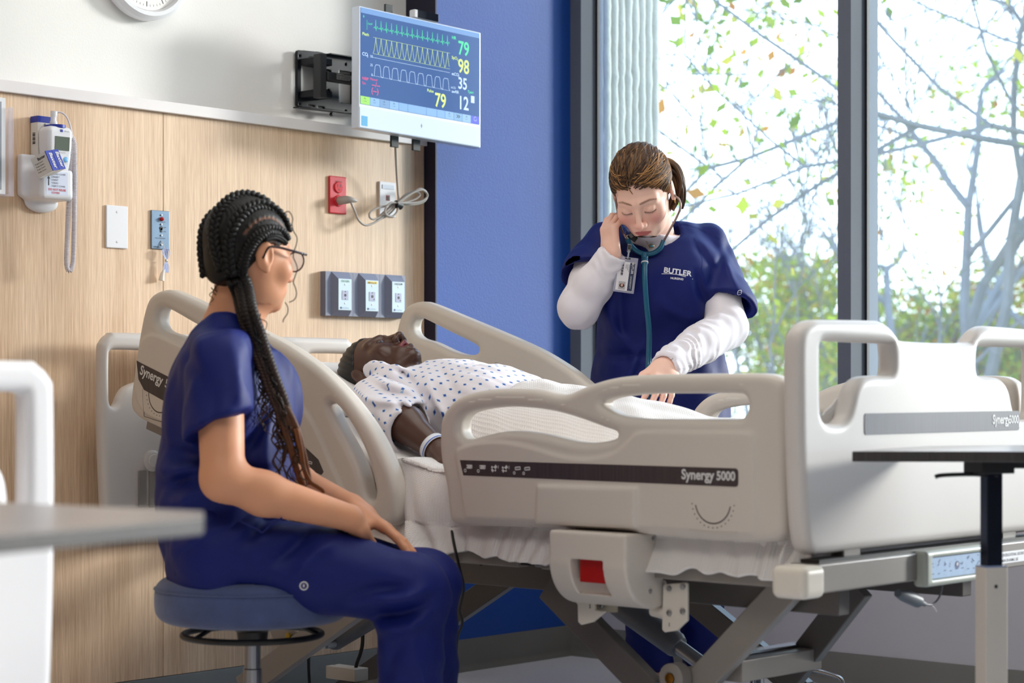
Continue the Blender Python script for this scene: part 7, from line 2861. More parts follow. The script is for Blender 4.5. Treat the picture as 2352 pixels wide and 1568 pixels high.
v, f = sdf_mesh(N_hair, nC + V(-.15, -.15, -.14), nC + V(.15, .15, .16), 0.0030)
q = (v - nC) @ nM.T / NS
lat = np.arctan2(q[:, 0], q[:, 2] + 0.02)
st_w = np.clip(0.5 + 0.6 * np.sin(lat * 23 + 1.0 + 1.5 * np.sin(q[:, 1] * 22)) * np.sin(lat * 61 + 2) + 0.35 * np.sin(lat * 140), 0, 1) ** 2
st_w *= 0.75 * (0.4 + 0.6 * np.clip(waves(q, 0.03, 77), 0, 1)) * np.clip((q[:, 1] + 0.06) / 0.06, 0.15, 1) * np.clip((q[:, 2] - 0.02) / 0.05, 0.25, 1)
roots = np.clip(1 - n_hairline(q) / 0.016, 0, 1)
hcN = N_h0[None] * (1 - st_w[:, None]) + N_h1[None] * st_w[:, None]
hcN = hcN * (1 - 0.35 * roots[:, None]) + (N_sk * 0.45)[None] * 0.35 * roots[:, None]
n_hair = obj('hair', v, f, M_hairc, nu, smooth=180, cols=hcN)


def NW(x, y, z):
    return nC + V(x, y, z) @ nM * NS


rs = np.random.RandomState(19)
sv, sf, sc_ = [], [], []
E_R = V(0.0795, 0.0950, 0.0935)
for k in range(420):
    az_ = rs.uniform(-1.75, 1.75)
    zl_ = np.interp(abs(az_), [0, 0.45, 0.75, 0.95, 1.15, 1.40, 1.62, 1.8], [0.066, 0.062, 0.048, 0.030, 0.006, -0.006, 0.006, -0.03]) + rs.uniform(-0.006, 0.035)
    zz_ = (zl_ - 0.036) / E_R[2]
    rr_ = math.sqrt(max(0.02, 1 - zz_ * zz_))
    d0 = nrm(V(math.sin(az_) * rr_ * E_R[0], math.cos(az_) * rr_ * E_R[1], zz_ * E_R[2]))
    d1 = nrm(V(-0.03 + rs.normal() * 0.02, -0.085, 0.0 + rs.normal() * 0.02))
    top_ = nrm(V(d0[0] * 0.9, 0.0 + 0.2 * d0[1], 0.09 if abs(az_) < 1.2 else 0.04))
    off_ = rs.uniform(0.0005, 0.0032)
    pts = []
    for t in np.linspace(0, 0.75, 10):
        dd = nrm(d0 * (1 - t) ** 2 + top_ * 2 * t * (1 - t) * 0.9 + d1 * t * t)
        kk = 1.0 / math.sqrt(((dd / E_R) ** 2).sum())
        lift_ = off_ * min(1, t * 7) - 0.0018 * max(0, 1 - t * 8)
        pts.append(NW(*(V(0, -0.014, 0.036) + dd * (kk + lift_))))
    mb = MB().tube(pts, list(np.linspace(0.0016, 0.0011, 10)), 4)
    sf += [tuple(i + len(sv) for i in q_) for q_ in mb.f]
    sv += mb.v
    w_ = rs.uniform(0, 1) ** 3
    sc_.append(np.tile(N_h0 * (1 - w_) + N_h1 * w_, (len(mb.v), 1)))
hs_ = obj('hair_strands', sv, sf, M_hairc, n_hair, smooth=180, cols=np.concatenate(sc_))
hs_['kind'] = 'stuff'
pony = [NW(-0.035, -0.085, 0.03), NW(-0.070, -0.080, 0.01), NW(-0.082, -0.060, -0.025), NW(-0.076, -0.045, -0.055), NW(-0.062, -0.040, -0.080)]
pv, pf, pc = [], [], []
rs = np.random.RandomState(9)
for k in range(26):
    o_ = rs.normal(size=3) * 0.011
    pts = [p_ + o_ * (0.6 + 0.5 * i_ / 4) + rs.normal(size=3) * 0.0015 for i_, p_ in enumerate(pony)]
    mb = MB().tube(spline(pts, 6), list(np.linspace(0.0065, 0.0035, 25)), 6)
    pf += [tuple(i + len(pv) for i in q_) for q_ in mb.f]
    pv += mb.v
    w_ = rs.uniform(0, 0.8) ** 2
    pc.append(np.tile(N_h0 * (1 - w_) + N_h1 * w_, (len(mb.v), 1)))
pt_ = obj('ponytail', pv, pf, M_hairc, nu, smooth=180, cols=np.concatenate(pc))
pt_['kind'] = 'stuff'
# lashes of the lowered lids
lm = MB()
for s_ in (1, -1):
    for k in range(13):
        x = 0.0195 + 0.0255 * k / 12
        a = V(s_ * x, 0.080 - 40 * max(0, x - 0.030) ** 2 - 0.0, closed_eye_z(np.array([x]))[0] - 0.0005)
        dr = V(s_ * (x - 0.028) * 0.20, 0.0060, -0.0030)
        p_ = NW(*a)
        q_ = NW(*(a + dr))
        lm.tube([p_, q_], [0.0005, 0.00025], 4)
lo_ = lm.make('eyelashes', mat('lash_dark', (40, 26, 22), 0.6), nu)
lo_['kind'] = 'stuff'
# earring and pendant
er = NW(-0.0790, -0.006, -0.042)
MB().tube([er + (RT * math.cos(t) * 0.2 + UP * math.sin(t) + FW * math.cos(t) * 0.8) * 0.007 for t in np.linspace(0, 6.283, 15)[:-1]], 0.0010, 6, closed=True).make('hoop_earring', M_goldm, nu)
pn = A(1496, 565, 5.345)
MB().ball(pn, (0.006, 0.004, 0.0045), 14, 8).make('pendant_stone', mat('opal_blue', (120, 176, 190), 0.15), nu)
MB().tube([pn + (RT * math.cos(t) * 0.0068 + UP * math.sin(t) * 0.0052) for t in np.linspace(0, 6.283, 19)[:-1]], 0.0009, 6, closed=True).make('pendant_setting', M_goldm, nu)
MB().tube(spline([pn - RT * 0.006, A(1484, 553, 5.36), A(1476, 540, 5.38)], 5), 0.0006, 5).make('necklace_chain', M_goldm, nu)

# chest print: BUTLER over a line, NURSING under it; woven tag on the sleeve
from mathutils.bvhtree import BVHTree
bvh_top = BVHTree.FromPolygons([tuple(p_) for p_ in v * 0 + v] if False else [tuple(x_.co) for x_ in n_top.data.vertices], [tuple(p_.vertices) for p_ in n_top.data.polygons])


def press(mb, tree, direction=FW, lift=0.0008):
    """lays flat lettering onto the cloth by moving every point along the viewing side until it touches"""
    out = []
    for p_ in mb.v:
        o_ = Vector(p_) - Vector(direction) * 0.12
        hit = tree.ray_cast(o_, Vector(direction), 0.4)
        out.append(tuple(hit[0] - Vector(direction) * lift) if hit[0] is not None else p_)
    mb.v = out
    return mb


M_embr = mat('white_embroidery', (232, 232, 240), 0.7)
tr_ = nrm(RT * 0.99 - UP * 0.14)
tu_ = nrm(UP * 0.99 + RT * 0.14)
tb = MB()
tb.text('BUTLER', A(1525, 624.0, 5.30), tr_, tu_, 0.0195, bold=0.030, xs=1.10)
ln_pts = [A(1521, 627.5, 5.30), A(1540, 627.5, 5.30), A(1556, 629, 5.30), A(1575, 634, 5.30), A(1594, 639.5, 5.30)]
ln_pts = [p_ - UP * 0.0 for p_ in ln_pts]
tb2 = MB()
for a_, b_ in zip(ln_pts[:-1], ln_pts[1:]):
    w_ = UP * 0.0008
    tb2.quad(a_ - w_, b_ - w_, b_ + w_, a_ + w_)
press(tb, bvh_top).make('lettering', M_embr, n_top, smooth=None)
press(tb2, bvh_top).make('print_line', M_embr, n_top, smooth=None)
tb = MB()
tb.text('NURSING', A(1541, 639.5, 5.30), nrm(RT * 0.99 - UP * 0.10), nrm(UP * 0.99 + RT * 0.10), 0.0076, bold=0.03, xs=1.05)
press(tb, bvh_top).make('lettering', M_embr, n_top, smooth=None)
tg_ = MB()
cc = A(1702, 670, 5.30)
for k in range(18):
    t0, t1 = 6.283 * k / 18, 6.283 * (k + 1) / 18
    f0 = [cc + RT * math.copysign(abs(math.cos(t)) ** .7, math.cos(t)) * 0.0062 + UP * (math.copysign(abs(math.sin(t)) ** .7, math.sin(t)) * 0.0062 + 0.25 * math.copysign(abs(math.cos(t)) ** .7, math.cos(t)) * 0.0062) for t in (t0, t1)]
    f1 = [cc + (p_ - cc) * 0.80 for p_ in f0]
    tg_.quad(f0[0], f0[1], f1[1], f1[0])
for s_ in (-1, 1):
    p_ = cc + RT * 0.0022 * s_ + UP * 0.0006 * s_
    tg_.quad(p_ - RT * .0008 - UP * .001, p_ + RT * .0008 - UP * .001, p_ + RT * .0008 + UP * .001, p_ - RT * .0008 + UP * .001)
press(tg_, bvh_top).make('sleeve_emblem', M_embr, n_top, smooth=None)
sm = MB()
for L_ in ([(1497, 586), (1525, 552), (1552, 512)], [(1497, 586), (1474, 560), (1462, 548)], [(1602, 540), (1618, 590), (1612, 660), (1628, 715)], [(1560, 500), (1610, 512), (1668, 540)], [(1470, 590), (1478, 585)]):
    q_ = MB().tube(spline([A(a_, b_, 5.30) for a_, b_ in L_], 8), 0.0009, 5)
    press(q_, bvh_top, lift=0.0006)
    sm.add(q_.v, q_.f)
sm.make('stitched_seams', M_scrub, n_top)

# ------------------------------------------------------------------ stethoscope and badge
stt = thing('stethoscope', 'teal stethoscope hanging from the ears of the standing woman', 'stethoscope', tuple(A(1482, 590, 5.33)))
M_teal = mat('teal_rubber', (10, 86, 116), 0.35, var=0.03)
M_tube = mat('stethoscope_steel', (150, 132, 124), 0.28, metal=0.9)
yoke = A(1480, 583, 5.325)
MB().tube(spline([A(1441, 549, 5.32), A(1448, 562, 5.32), A(1462, 576, 5.325), yoke, A(1500, 581, 5.325), A(1516, 570, 5.325), A(1524, 553, 5.33)], 7), 0.0066, 12).make('yoke', M_teal, stt)
bod = [yoke, A(1481, 592, 5.32), A(1481, 606, 5.31), A(1481, 640, 5.295), A(1485, 700, 5.29), A(1491, 760, 5.29), A(1490, 820, 5.30), A(1489, 850, 5.28), A(1491, 885, 5.20), A(1496, 925, 5.06)]
MB().tube(spline(bod, 8), [0.0095] * 9 + [0.0088] * 8 + [0.0073] * (len(spline(bod, 8)) - 17), 14).make('tubing', M_teal, stt)
MB().tube([A(1481, 602, 5.312), A(1481, 604.5, 5.3105)], 0.0098, 16).make('white_ring', M_print, stt)
earL, earR = NW(-0.079, -0.004, -0.012), NW(0.079, -0.002, -0.012)
MB().tube(spline([A(1523, 556, 5.33), A(1540, 525, 5.30), A(1556, 495, 5.28), A(1563, 474, 5.28), A(1560, 458, 5.285), A(1551, 450, 5.29), earL], 7), 0.0030, 10).make('ear_tube', M_tube, stt)
MB().tube(spline([A(1441, 551, 5.32), A(1434, 540, 5.31), A(1424, 515, 5.345), earR], 7), 0.0030, 10).make('ear_tube', M_tube, stt)
MB().ball(earL, 0.0042, 10, 8).make('ear_tip', mat('ear_tip_grey', (176, 160, 150), 0.5), stt)
MB().ball(earR, 0.006, 10, 8).make('ear_tip', mat('ear_tip_grey', (176, 160, 150), 0.5), stt)
cpc = A(1500, 930, 5.02)
MB().lathe([(0.0, -0.006), (0.020, -0.006), (0.022, 0.0), (0.016, 0.006), (0.006, 0.010), (0, 0.012)], cpc, UP, 20).make('chest_piece', M_chrome, stt)

bdg = thing('id_badge', 'clear plastic badge holder with photo card clipped to the scrub top', 'badge', tuple(A(1436, 630, 5.31)))
bo, br_ = A(1437, 631, 5.305), nrm(RT * 0.985 + UP * 0.10)
bu = nrm(UP * 0.985 + RT * 0.13)
br_ = nrm(br_ - bu * (br_ @ bu))
bn = np.cross(br_, bu)
bw, bh_ = 0.0275, 0.0470
MB().obox(bo, (br_, bu, bn), (bw, bh_, 0.0018)).make('holder', mat('badge_clear_plastic', (206, 206, 224), 0.12, alpha=0.45), bdg, bevel=0.001)
MB().obox(bo + bn * 0.0021 - bu * 0.004, (br_, bu, bn), (bw - 0.005, bh_ - 0.009, 0.0002)).make('card', mat('card_white', (226, 222, 226), 0.5), bdg, smooth=None)
MB().obox(bo + bn * 0.0025 - bu * 0.004 + br_ * 0.0150, (br_, bu, bn), (0.0066, bh_ - 0.010, 0.0002)).make('card_band', mat('card_navy', (44, 54, 84), 0.5), bdg, smooth=None)
tb = MB()
tb.text('BUTLER', bo + bn * 0.0027 + br_ * 0.0128 + bu * 0.0335, -bu, br_, 0.0085, bold=0.02)
tb.text('UNIVERSITY', bo + bn * 0.0027 + br_ * 0.0128 - bu * 0.0015, -bu, br_, 0.0062)
tb.make('lettering', M_print, bdg, smooth=None)
tb = MB()
for k in range(16):
    a_ = bo + bn * 0.0025 - br_ * 0.0135 + bu * (0.034 - 0.0024 * k)
    w_ = 0.0006 + 0.0008 * ((k * 5) % 3) / 2
    tb.quad(a_ - bu * w_, a_ - bu * w_ + br_ * 0.006, a_ + bu * w_ + br_ * 0.006, a_ + bu * w_)
for k in range(3):
    a_ = bo + bn * 0.0025 + br_ * (0.006 - 0.004 * k) + bu * 0.028
    tb.quad(a_ - bu * (0.020 - 0.004 * k), a_ - bu * (0.020 - .004 * k) + br_ * 0.0011, a_ + br_ * 0.0011, a_)
tb.make('card_print', mat('card_ink', (84, 84, 92), 0.6), bdg, smooth=None)
pc_ = bo + bn * 0.0026 - br_ * 0.0065 - bu * 0.029
ph = MB()
ph.obox(pc_, (br_, bu, bn), (0.009, 0.0105, 0.0001))
ph.make('portrait_backdrop', mat('portrait_grey', (176, 170, 172), 0.6), bdg, smooth=None)
ph = MB()
ph.add([pc_ + bn * 0.0003 + (-bu * math.cos(t) * 0.0036 * 1.5 + br_ * math.sin(t) * 0.0068) for t in np.linspace(0, 6.283, 17)[:-1]], [tuple(range(16))])
ph.make('portrait_hair', mat('portrait_dark', (44, 36, 38), 0.6), bdg, smooth=None)
ph = MB()
ph.add([pc_ + bn * 0.0005 + (-bu * (math.cos(t) * 0.0042 - 0.001) + br_ * math.sin(t) * 0.0032) for t in np.linspace(0, 6.283, 17)[:-1]], [tuple(range(16))])
ph.make('portrait_face', mat('portrait_skin', (206, 160, 146), 0.6), bdg, smooth=None)
tpb = bo + bu * bh_
MB().obox(tpb - bu * 0.004 + bn * 0.002, (br_, bu, bn), (0.0075, 0.0016, 0.0004)).make('slot', M_black, bdg, smooth=None)
MB().tube(spline([tpb - bu * 0.004 + bn * 0.003, tpb + bu * 0.008 + bn * 0.004, tpb + bu * 0.016 + bn * 0.002], 4), 0.0032, 8, flat=0.4).make('strap', mat('strap_clear', (190, 196, 206), 0.15, alpha=0.7), bdg)
MB().lathe([(0.0, 0), (0.0055, 0), (0.005, 0.003), (0.0, 0.004)], tpb + bu * 0.017, bn, 14).make('clip_button', M_chrome, bdg)
MB().obox(tpb + bu * 0.024 + bn * 0.001, (br_, bu, bn), (0.005, 0.010, 0.0025)).make('bulldog_clip', M_chrome, bdg, bevel=0.001)
# black clip on her collar
bc = thing('black_clip', 'small black clip at the collar beside the raised hand', 'clip', tuple(A(1452, 544, 5.33)))
MB().obox(A(1453, 545, 5.325), (nrm(RT * .8 - UP * .6), nrm(UP * .8 + RT * .6), -FW), (0.013, 0.0075, 0.005)).make('clip_body', M_black, bc, bevel=0.002)
MB().obox(A(1449, 541, 5.318), (nrm(RT * .6 - UP * .8), nrm(UP * .6 + RT * .8), -FW), (0.006, 0.0045, 0.003)).make('clip_face', mat('clip_grey', (98, 98, 100), 0.4), bc, bevel=0.001)
# ================================================================== patient simulator in the bed
pa = thing('person', 'dark brown patient manikin in dotted gown lying in the bed with open mouth', 'person', (1.2, 3.6, 0.68))
P_sk = colr(78, 48, 36)
YP = 3.60
pC = ony(874, 855, YP)
PS = 1.0
pf_ = nrm(V(0.30, 0.02, 1.0))
pu_ = nrm(V(-1.0, 0.0, 0.30))
pM = frame(pf_, pu_)
p_sh = {s: V(0.815, YP + 0.175 * s, 0.835) for s in (-1, 1)}
p_el = {-1: ony(935, 975, 3.325), 1: V(1.02, 3.89, 0.79)}
p_wr = {-1: ony(1004, 1034, 3.315), 1: V(1.24, 3.90, 0.745)}
p_hd = {-1: nrm(V(0.97, 0.08, -0.16)), 1: nrm(V(0.98, -0.05, -0.10))}
e_w = V(0.964, 0, -0.265)
e_u = V(0, -1, 0)
e_v = V(0.265, 0, 0.964)
M_P = np.stack([e_u, e_v, e_w])
O_P = V(0.82, YP, 0.838)
p_st = [(-0.03, 0, 0.0, 0.105, 0.050), (0.02, 0, 0.012, 0.165, 0.072), (0.09, 0, 0.022, 0.178, 0.088), (0.18, 0, 0.024, 0.172, 0.092), (0.28, 0, 0.020, 0.158, 0.086), (0.36, 0, 0.016, 0.160, 0.080), (0.46, 0, 0.006, 0.168, 0.078)]


def P_head(P):
    return head_sd((P - pC) @ pM.T / PS, mouth=1.5, nose_w=1.25, lips=1.25) * PS


def P_arm(P, s):
    d = chain(P, [p_sh[s], p_el[s], p_wr[s]], [0.048, 0.041, 0.029], 0.02)
    return smin(d, hand_sd(P, p_wr[s], p_hd[s], nrm(V(0.14, -0.25 * -s, 0.96)), V(0, -s * 1.0, 0) * -1 if s < 0 else V(0, -1, 0), curl=(15, 20, 12), spread=4), 0.015)


def P_fn(P):
    d = loft(P, O_P, M_P, p_st)
    d = smin(d, rc(P, V(0.80, YP, 0.865), pC + V(0.045, 0, -0.045), 0.060, 0.056), 0.03)
    for s in (-1, 1):
        d = smin(d, rc(P, V(0.83, YP, 0.84), p_sh[s], 0.05, 0.050), 0.03)
        d = smin(d, P_arm(P, s), 0.015)
        d = smin(d, chain(P, [V(1.26, YP + 0.085 * s, 0.752), V(1.68, YP + 0.095 * s, 0.735), V(2.05, YP + 0.09 * s, 0.722)], [0.070, 0.050, 0.034], 0.03), 0.03)
        d = smin(d, rc(P, V(2.06, YP + 0.09 * s, 0.715), V(2.075, YP + 0.10 * s, 0.775), 0.030, 0.018), 0.02)
    return smin(d, P_head(P), 0.012)


xc = 0.765
p_c1 = lambda P: xc - 0.020 - P[:, 0]
p_c2 = lambda P: P[:, 0] - xc
bv, bf = open_cut(*sdf_mesh(lambda P: np.maximum(P_fn(P), p_c1(P)), (0.70, 3.20, 0.62), (2.16, 4.02, 1.0), 0.008), p_c1, 0.005)
hv, hfc = open_cut(*sdf_mesh(lambda P: np.maximum(P_fn(P), p_c2(P)), (pC[0] - 0.16, YP - 0.24, pC[2] - 0.17), (xc + 0.02, YP + 0.24, pC[2] + 0.17), 0.0030), p_c2, 0.002)
hq = (hv - pC) @ pM.T / PS
hc = skin_cols(hq, P_sk, colr(92, 54, 50), colr(40, 26, 22), lash=colr(24, 16, 14), brow_w=0.003)
inner = np.clip(1.2 - np.linalg.norm((hq - V(0, 0.084, -0.068)) / V(0.0215, 0.020, 0.0120), axis=1), 0, 1) * 5
inner = np.clip(inner, 0, 1)[:, None]
hc = hc * (1 - inner) + colr(130, 56, 58) * inner
M_manikin = mat('manikin_skin', (90, 60, 46), 0.34, attr='Col', spec=0.5, bump=0.03, bscale=300)
join_parts('body', [(bv, bf, np.tile(P_sk, (len(bv), 1))), (hv, hfc, hc)], M_manikin, pa)
# teeth
MB().tube([pC + V(x, 0.0850 - 18 * x * x, -0.0615) @ pM * PS for x in np.linspace(-0.018, 0.018, 11)], 0.0030, 8).make('upper_teeth', mat('teeth', (226, 216, 208), 0.3), pa)
MB().tube([pC + V(x, 0.0830 - 18 * x * x, -0.0765) @ pM * PS for x in np.linspace(-0.017, 0.017, 11)], 0.0028, 8).make('lower_teeth', mat('teeth', (226, 216, 208), 0.3), pa)
MB().ball(pC + V(0, 0.072, -0.069) @ pM, (0.010, 0.008, 0.006), 12, 8).make('tongue', mat('tongue', (176, 86, 90), 0.35), pa)


# moulded black hair with combed grooves
def P_hair(P):
    q = (P - pC) @ pM.T / PS
    d = ell(q, (0, -0.016, 0.034), (0.0775, 0.0955, 0.0900))
    d = smin(d, ell(q, (0, -0.070, -0.02), (0.055, 0.035, 0.055)), 0.03)
    az = np.arctan2(np.abs(q[:, 0]), q[:, 1])
    zl = np.interp(az, [0, 0.5, 0.8, 1.1, 1.4, 1.62, 1.85, 2.2, 3.15], [0.070, 0.066, 0.058, 0.046, 0.030, 0.022, -0.02, -0.06, -0.08])
    d = d + 0.0011 * np.sin(q[:, 1] * 420 + 30 * q[:, 2])
    return smax(d, -(q[:, 2] - zl) * 0.8, 0.003) * PS


v, f = sdf_mesh(P_hair, pC - 0.15, pC + 0.15, 0.0030)
obj('hair', v, f, mat('moulded_black_hair', (20, 19, 20), 0.45, spec=0.4), pa, smooth=180)


def gown_mat():
    m = bpy.data.materials.new('dotted_gown')
    m.use_nodes = True
    nt = m.node_tree
    b = nt.nodes['Principled BSDF']
    b.inputs['Roughness'].default_value = 0.8
    b.inputs['Sheen Weight'].default_value = 0.2
    a = nt.nodes.new('ShaderNodeAttribute')
    a.attribute_name = 'cloth'

    def layer(size, sx, sy, shift, rad, colr_, prev):
        mp = nt.nodes.new('ShaderNodeVectorMath')
        mp.operation = 'MULTIPLY_ADD'
        mp.inputs[1].default_value = (1 / sx, 1 / sy, 0)
        mp.inputs[2].default_value = (shift[0], shift[1], 0)
        nt.links.new(a.outputs['Vector'], mp.inputs[0])
        fr_ = nt.nodes.new('ShaderNodeVectorMath')
        fr_.operation = 'FRACTION'
        nt.links.new(mp.outputs[0], fr_.inputs[0])
        sb = nt.nodes.new('ShaderNodeVectorMath')
        sb.operation = 'SUBTRACT'
        sb.inputs[1].default_value = (0.5, 0.5, 0)
        nt.links.new(fr_.outputs[0], sb.inputs[0])
        ab_ = nt.nodes.new('ShaderNodeVectorMath')
        ab_.operation = 'ABSOLUTE'
        nt.links.new(sb.outputs[0], ab_.inputs[0])
        dt = nt.nodes.new('ShaderNodeVectorMath')
        dt.operation = 'DOT_PRODUCT'
        dt.inputs[1].default_value = (sx, sy, 0)
        nt.links.new(ab_.outputs[0], dt.inputs[0])
        lt = nt.nodes.new('ShaderNodeMath')
        lt.operation = 'LESS_THAN'
        lt.inputs[1].default_value = rad
        nt.links.new(dt.outputs['Value'], lt.inputs[0])
        mx = nt.nodes.new('ShaderNodeMix')
        mx.data_type = 'RGBA'
        nt.links.new(lt.outputs[0], mx.inputs['Factor'])
        if prev is None:
            mx.inputs['A'].default_value = srgb(232, 226, 232)
        else:
            nt.links.new(prev, mx.inputs['A'])
        mx.inputs['B'].default_value = colr_
        return mx.outputs['Result']
    o_ = layer(0, 0.030, 0.027, (0, 0), 0.0062, srgb(150, 190, 226), None)
    o_ = layer(0, 0.030, 0.027, (0, 0), 0.0042, srgb(42, 66, 150), o_)
    nt.links.new(o_, b.inputs['Base Color'])
    return m


M_gown = gown_mat()


def g_sleeve(P, s):
    end = p_el[s] + (p_wr[s] - p_el[s]) * 0.26
    ax_ = nrm(p_el[s] - p_sh[s])
    sl_ = chain(P, [p_sh[s], (p_sh[s] + end) / 2 + V(0, 0.012 * s, -0.002), end + V(0.0, 0.008 * s, -0.008)], [0.072, 0.078, 0.063], 0.02)
    sl_ = sl_ + 0.0032 * waves(P, 0.12, 95) + 0.0012 * waves(P, 0.045, 96)
    for a_, b_, dp in (((850, 905), (940, 925), .007), ((870, 880), (960, 940), -.007), ((870, 960), (900, 1010), -.006), ((900, 915), (990, 1010), -.007)):
        p_, q_ = ony(*a_, 3.35), ony(*b_, 3.35)
        sl_ = sl_ - crease(P, (p_ + q_) / 2, q_ - p_, UP, np.linalg.norm(q_ - p_) / 2, dp, 0.014)
    sl_ = smax(sl_, (P - end) @ ax_, 0.005)
    hol = rc(P, end - ax_ * 0.08, end + ax_ * 0.06, 0.054, 0.0575)
    return smax(sl_, -hol, 0.005)


def P_gown(P):
    d = loft(P, O_P, M_P, [(a, b, c, e + 0.016, f_ + 0.016) for a, b, c, e, f_ in p_st])
    # bulky padded chest plate of the simulator
    d = smin(d, ell(P, O_P + e_w * 0.17 + e_v * 0.045, (0.17, 0.15, 0.066)), 0.06)
    for s in (-1, 1):
        d = smin(d, rc(P, V(0.86, YP + 0.05 * s, 0.865), p_sh[s], 0.068, 0.066), 0.04)
    d = smin(d, g_sleeve(P, 1), 0.018)
    # collar bunched beside the ear
    d = smin(d, rc(P, ony(852, 850, 3.47), ony(905, 862, 3.44), 0.022, 0.030), 0.025)
    d = d + 0.0050 * waves(P, 0.13, 91) + 0.0022 * waves(P, 0.05, 92)
    for a_, b_, dp in (((985, 870), (1010, 980), .006), ((1000, 850), (1030, 900), -.004), ((900, 850), (950, 900), -.006)):
        p_, q_ = ony(*a_, 3.35), ony(*b_, 3.35)
        d = d - crease(P, (p_ + q_) / 2, q_ - p_, UP, np.linalg.norm(q_ - p_) / 2, dp, 0.014) * np.clip((3.60 - P[:, 1]) / 0.08, 0, 1)
    d = smax(d, -(rc(P, V(0.78, YP, 0.895), pC + V(0.03, 0, -0.04), 0.066, 0.060)), 0.010)
    d = smax(d, -(ell(P, pC, (0.125, 0.085, 0.105))), 0.008)
    return d


v, f = sdf_mesh(P_gown, (0.66, 3.20, 0.66), (1.36, 4.03, 1.06), 0.0062)
gw = obj('gown', v, f, M_gown, pa, smooth=180)
# cloth coordinates: along the bed, and over the body from the near side
cu = v @ e_w
cv = v[:, 1] + 0.75 * (v @ e_v)
set_vec(gw, 'cloth', np.stack([cu, cv, 0 * cu], 1))
v, f = sdf_mesh(lambda P: g_sleeve(P, -1), (0.66, 3.18, 0.62), (1.16, 3.56, 1.0), 0.0055)
gs = obj('gown_sleeve', v, f, M_gown, gw, smooth=180)
ax_ = nrm(p_el[-1] - p_sh[-1])
tt = (v - p_sh[-1]) @ ax_
q = v - p_sh[-1] - np.outer(tt, ax_)
aa = np.arctan2(q[:, 2], -q[:, 1]) * 0.078
set_vec(gs, 'cloth', np.stack([tt + 0.01, aa, 0 * aa], 1))
# wristband
wb = thing('wristband', "white hospital wristband with a blue line on the patient's wrist", 'wristband', tuple(p_wr[-1]))
wx = nrm(p_wr[-1] - p_el[-1])
wc_ = p_wr[-1] - wx * 0.012
u1_ = nrm(np.cross(wx, UP))
u2_ = np.cross(u1_, wx)


def band(off, half, rad):
    mb = MB()
    n_ = 36
    for k in range(n_):
        t = 2 * math.pi * k / n_
        d_ = u1_ * math.cos(t) + u2_ * math.sin(t)
        mb.v += [tuple(wc_ + wx * (off - half) + d_ * rad), tuple(wc_ + wx * (off + half) + d_ * rad)]
    for k in range(n_):
        a, b = 2 * k, 2 * ((k + 1) % n_)
        mb.f.append((a, b, b + 1, a + 1))
    return mb


band(0, 0.0085, 0.0335).make('band', mat('band_white', (236, 236, 242), 0.4), wb, smooth=60, solid=0.0012)
band(0.0045, 0.0014, 0.0344).make('band_line', mat('band_blue', (60, 110, 200), 0.4), wb, smooth=60, solid=0.0006)
# ------------------------------------------------------------------ outside the window
GZ = -4.2
o = MB().box((-60, 5.4, GZ - 0.3), (90, 140, GZ)).make('ground_outside', mat('grass_pale', (122, 140, 96), 0.9, var=0.25, vscale=0.6), None, smooth=None)
o['kind'] = 'structure'
M_conc = mat('ribbed_concrete', (188, 184, 174), 0.9, var=0.06, vscale=20, bump=0.8, bscale=70)
pil = thing('ribbed_pillar', 'pale ribbed concrete pillar standing outside the left edge of the window', 'pillar', (-0.05, 5.6, GZ))
px_, ya, yb_ = -0.100, 5.400, 5.708
MB().box((px_ - 0.40, ya, GZ), (px_, yb_, 5.5)).make('pillar_core', M_conc, pil, smooth=None)
nr = 8
zz = np.arange(-0.6, 3.6, 0.03)
for k in range(nr):
    c = ya + (yb_ - ya) * (k + 0.5) / nr
    rr = (yb_ - ya) / nr * 0.44
    rs = np.random.RandomState(k)
    MB().tube([(px_, c + rs.normal() * 0.0007, z) for z in zz], list(rr * (1 + rs.normal(size=len(zz)) * 0.07)), 8).make('rib', M_conc, pil, smooth=60)
for k in range(6):
    MB().tube([(px_ - 0.03 - 0.055 * k, ya, -0.6), (px_ - 0.03 - 0.055 * k, ya, 3.6)], 0.014, 8).make('rib', M_conc, pil)

M_bark = mat('bark_grey', (92, 94, 100), 0.9, var=0.2, vscale=6)


def leaf_mat():
    m = bpy.data.materials.new('autumn_leaf')
    m.use_nodes = True
    nt = m.node_tree
    nt.nodes.clear()
    out = nt.nodes.new('ShaderNodeOutputMaterial')
    a = nt.nodes.new('ShaderNodeAttribute')
    a.attribute_name = 'Col'
    df = nt.nodes.new('ShaderNodeBsdfDiffuse')
    tl = nt.nodes.new('ShaderNodeBsdfTranslucent')
    mx = nt.nodes.new('ShaderNodeMixShader')
    mx.inputs[0].default_value = 0.5
    nt.links.new(a.outputs['Color'], df.inputs['Color'])
    nt.links.new(a.outputs['Color'], tl.inputs['Color'])
    nt.links.new(df.outputs[0], mx.inputs[1])
    nt.links.new(tl.outputs[0], mx.inputs[2])
    nt.links.new(mx.outputs[0], out.inputs[0])
    return m


M_leaf = leaf_mat()
LEAFC = [colr(132, 150, 30), colr(154, 164, 42), colr(98, 122, 38), colr(170, 160, 56), colr(132, 150, 48)]
LEAFO = [colr(176, 118, 40), colr(166, 134, 52), colr(150, 92, 34)]


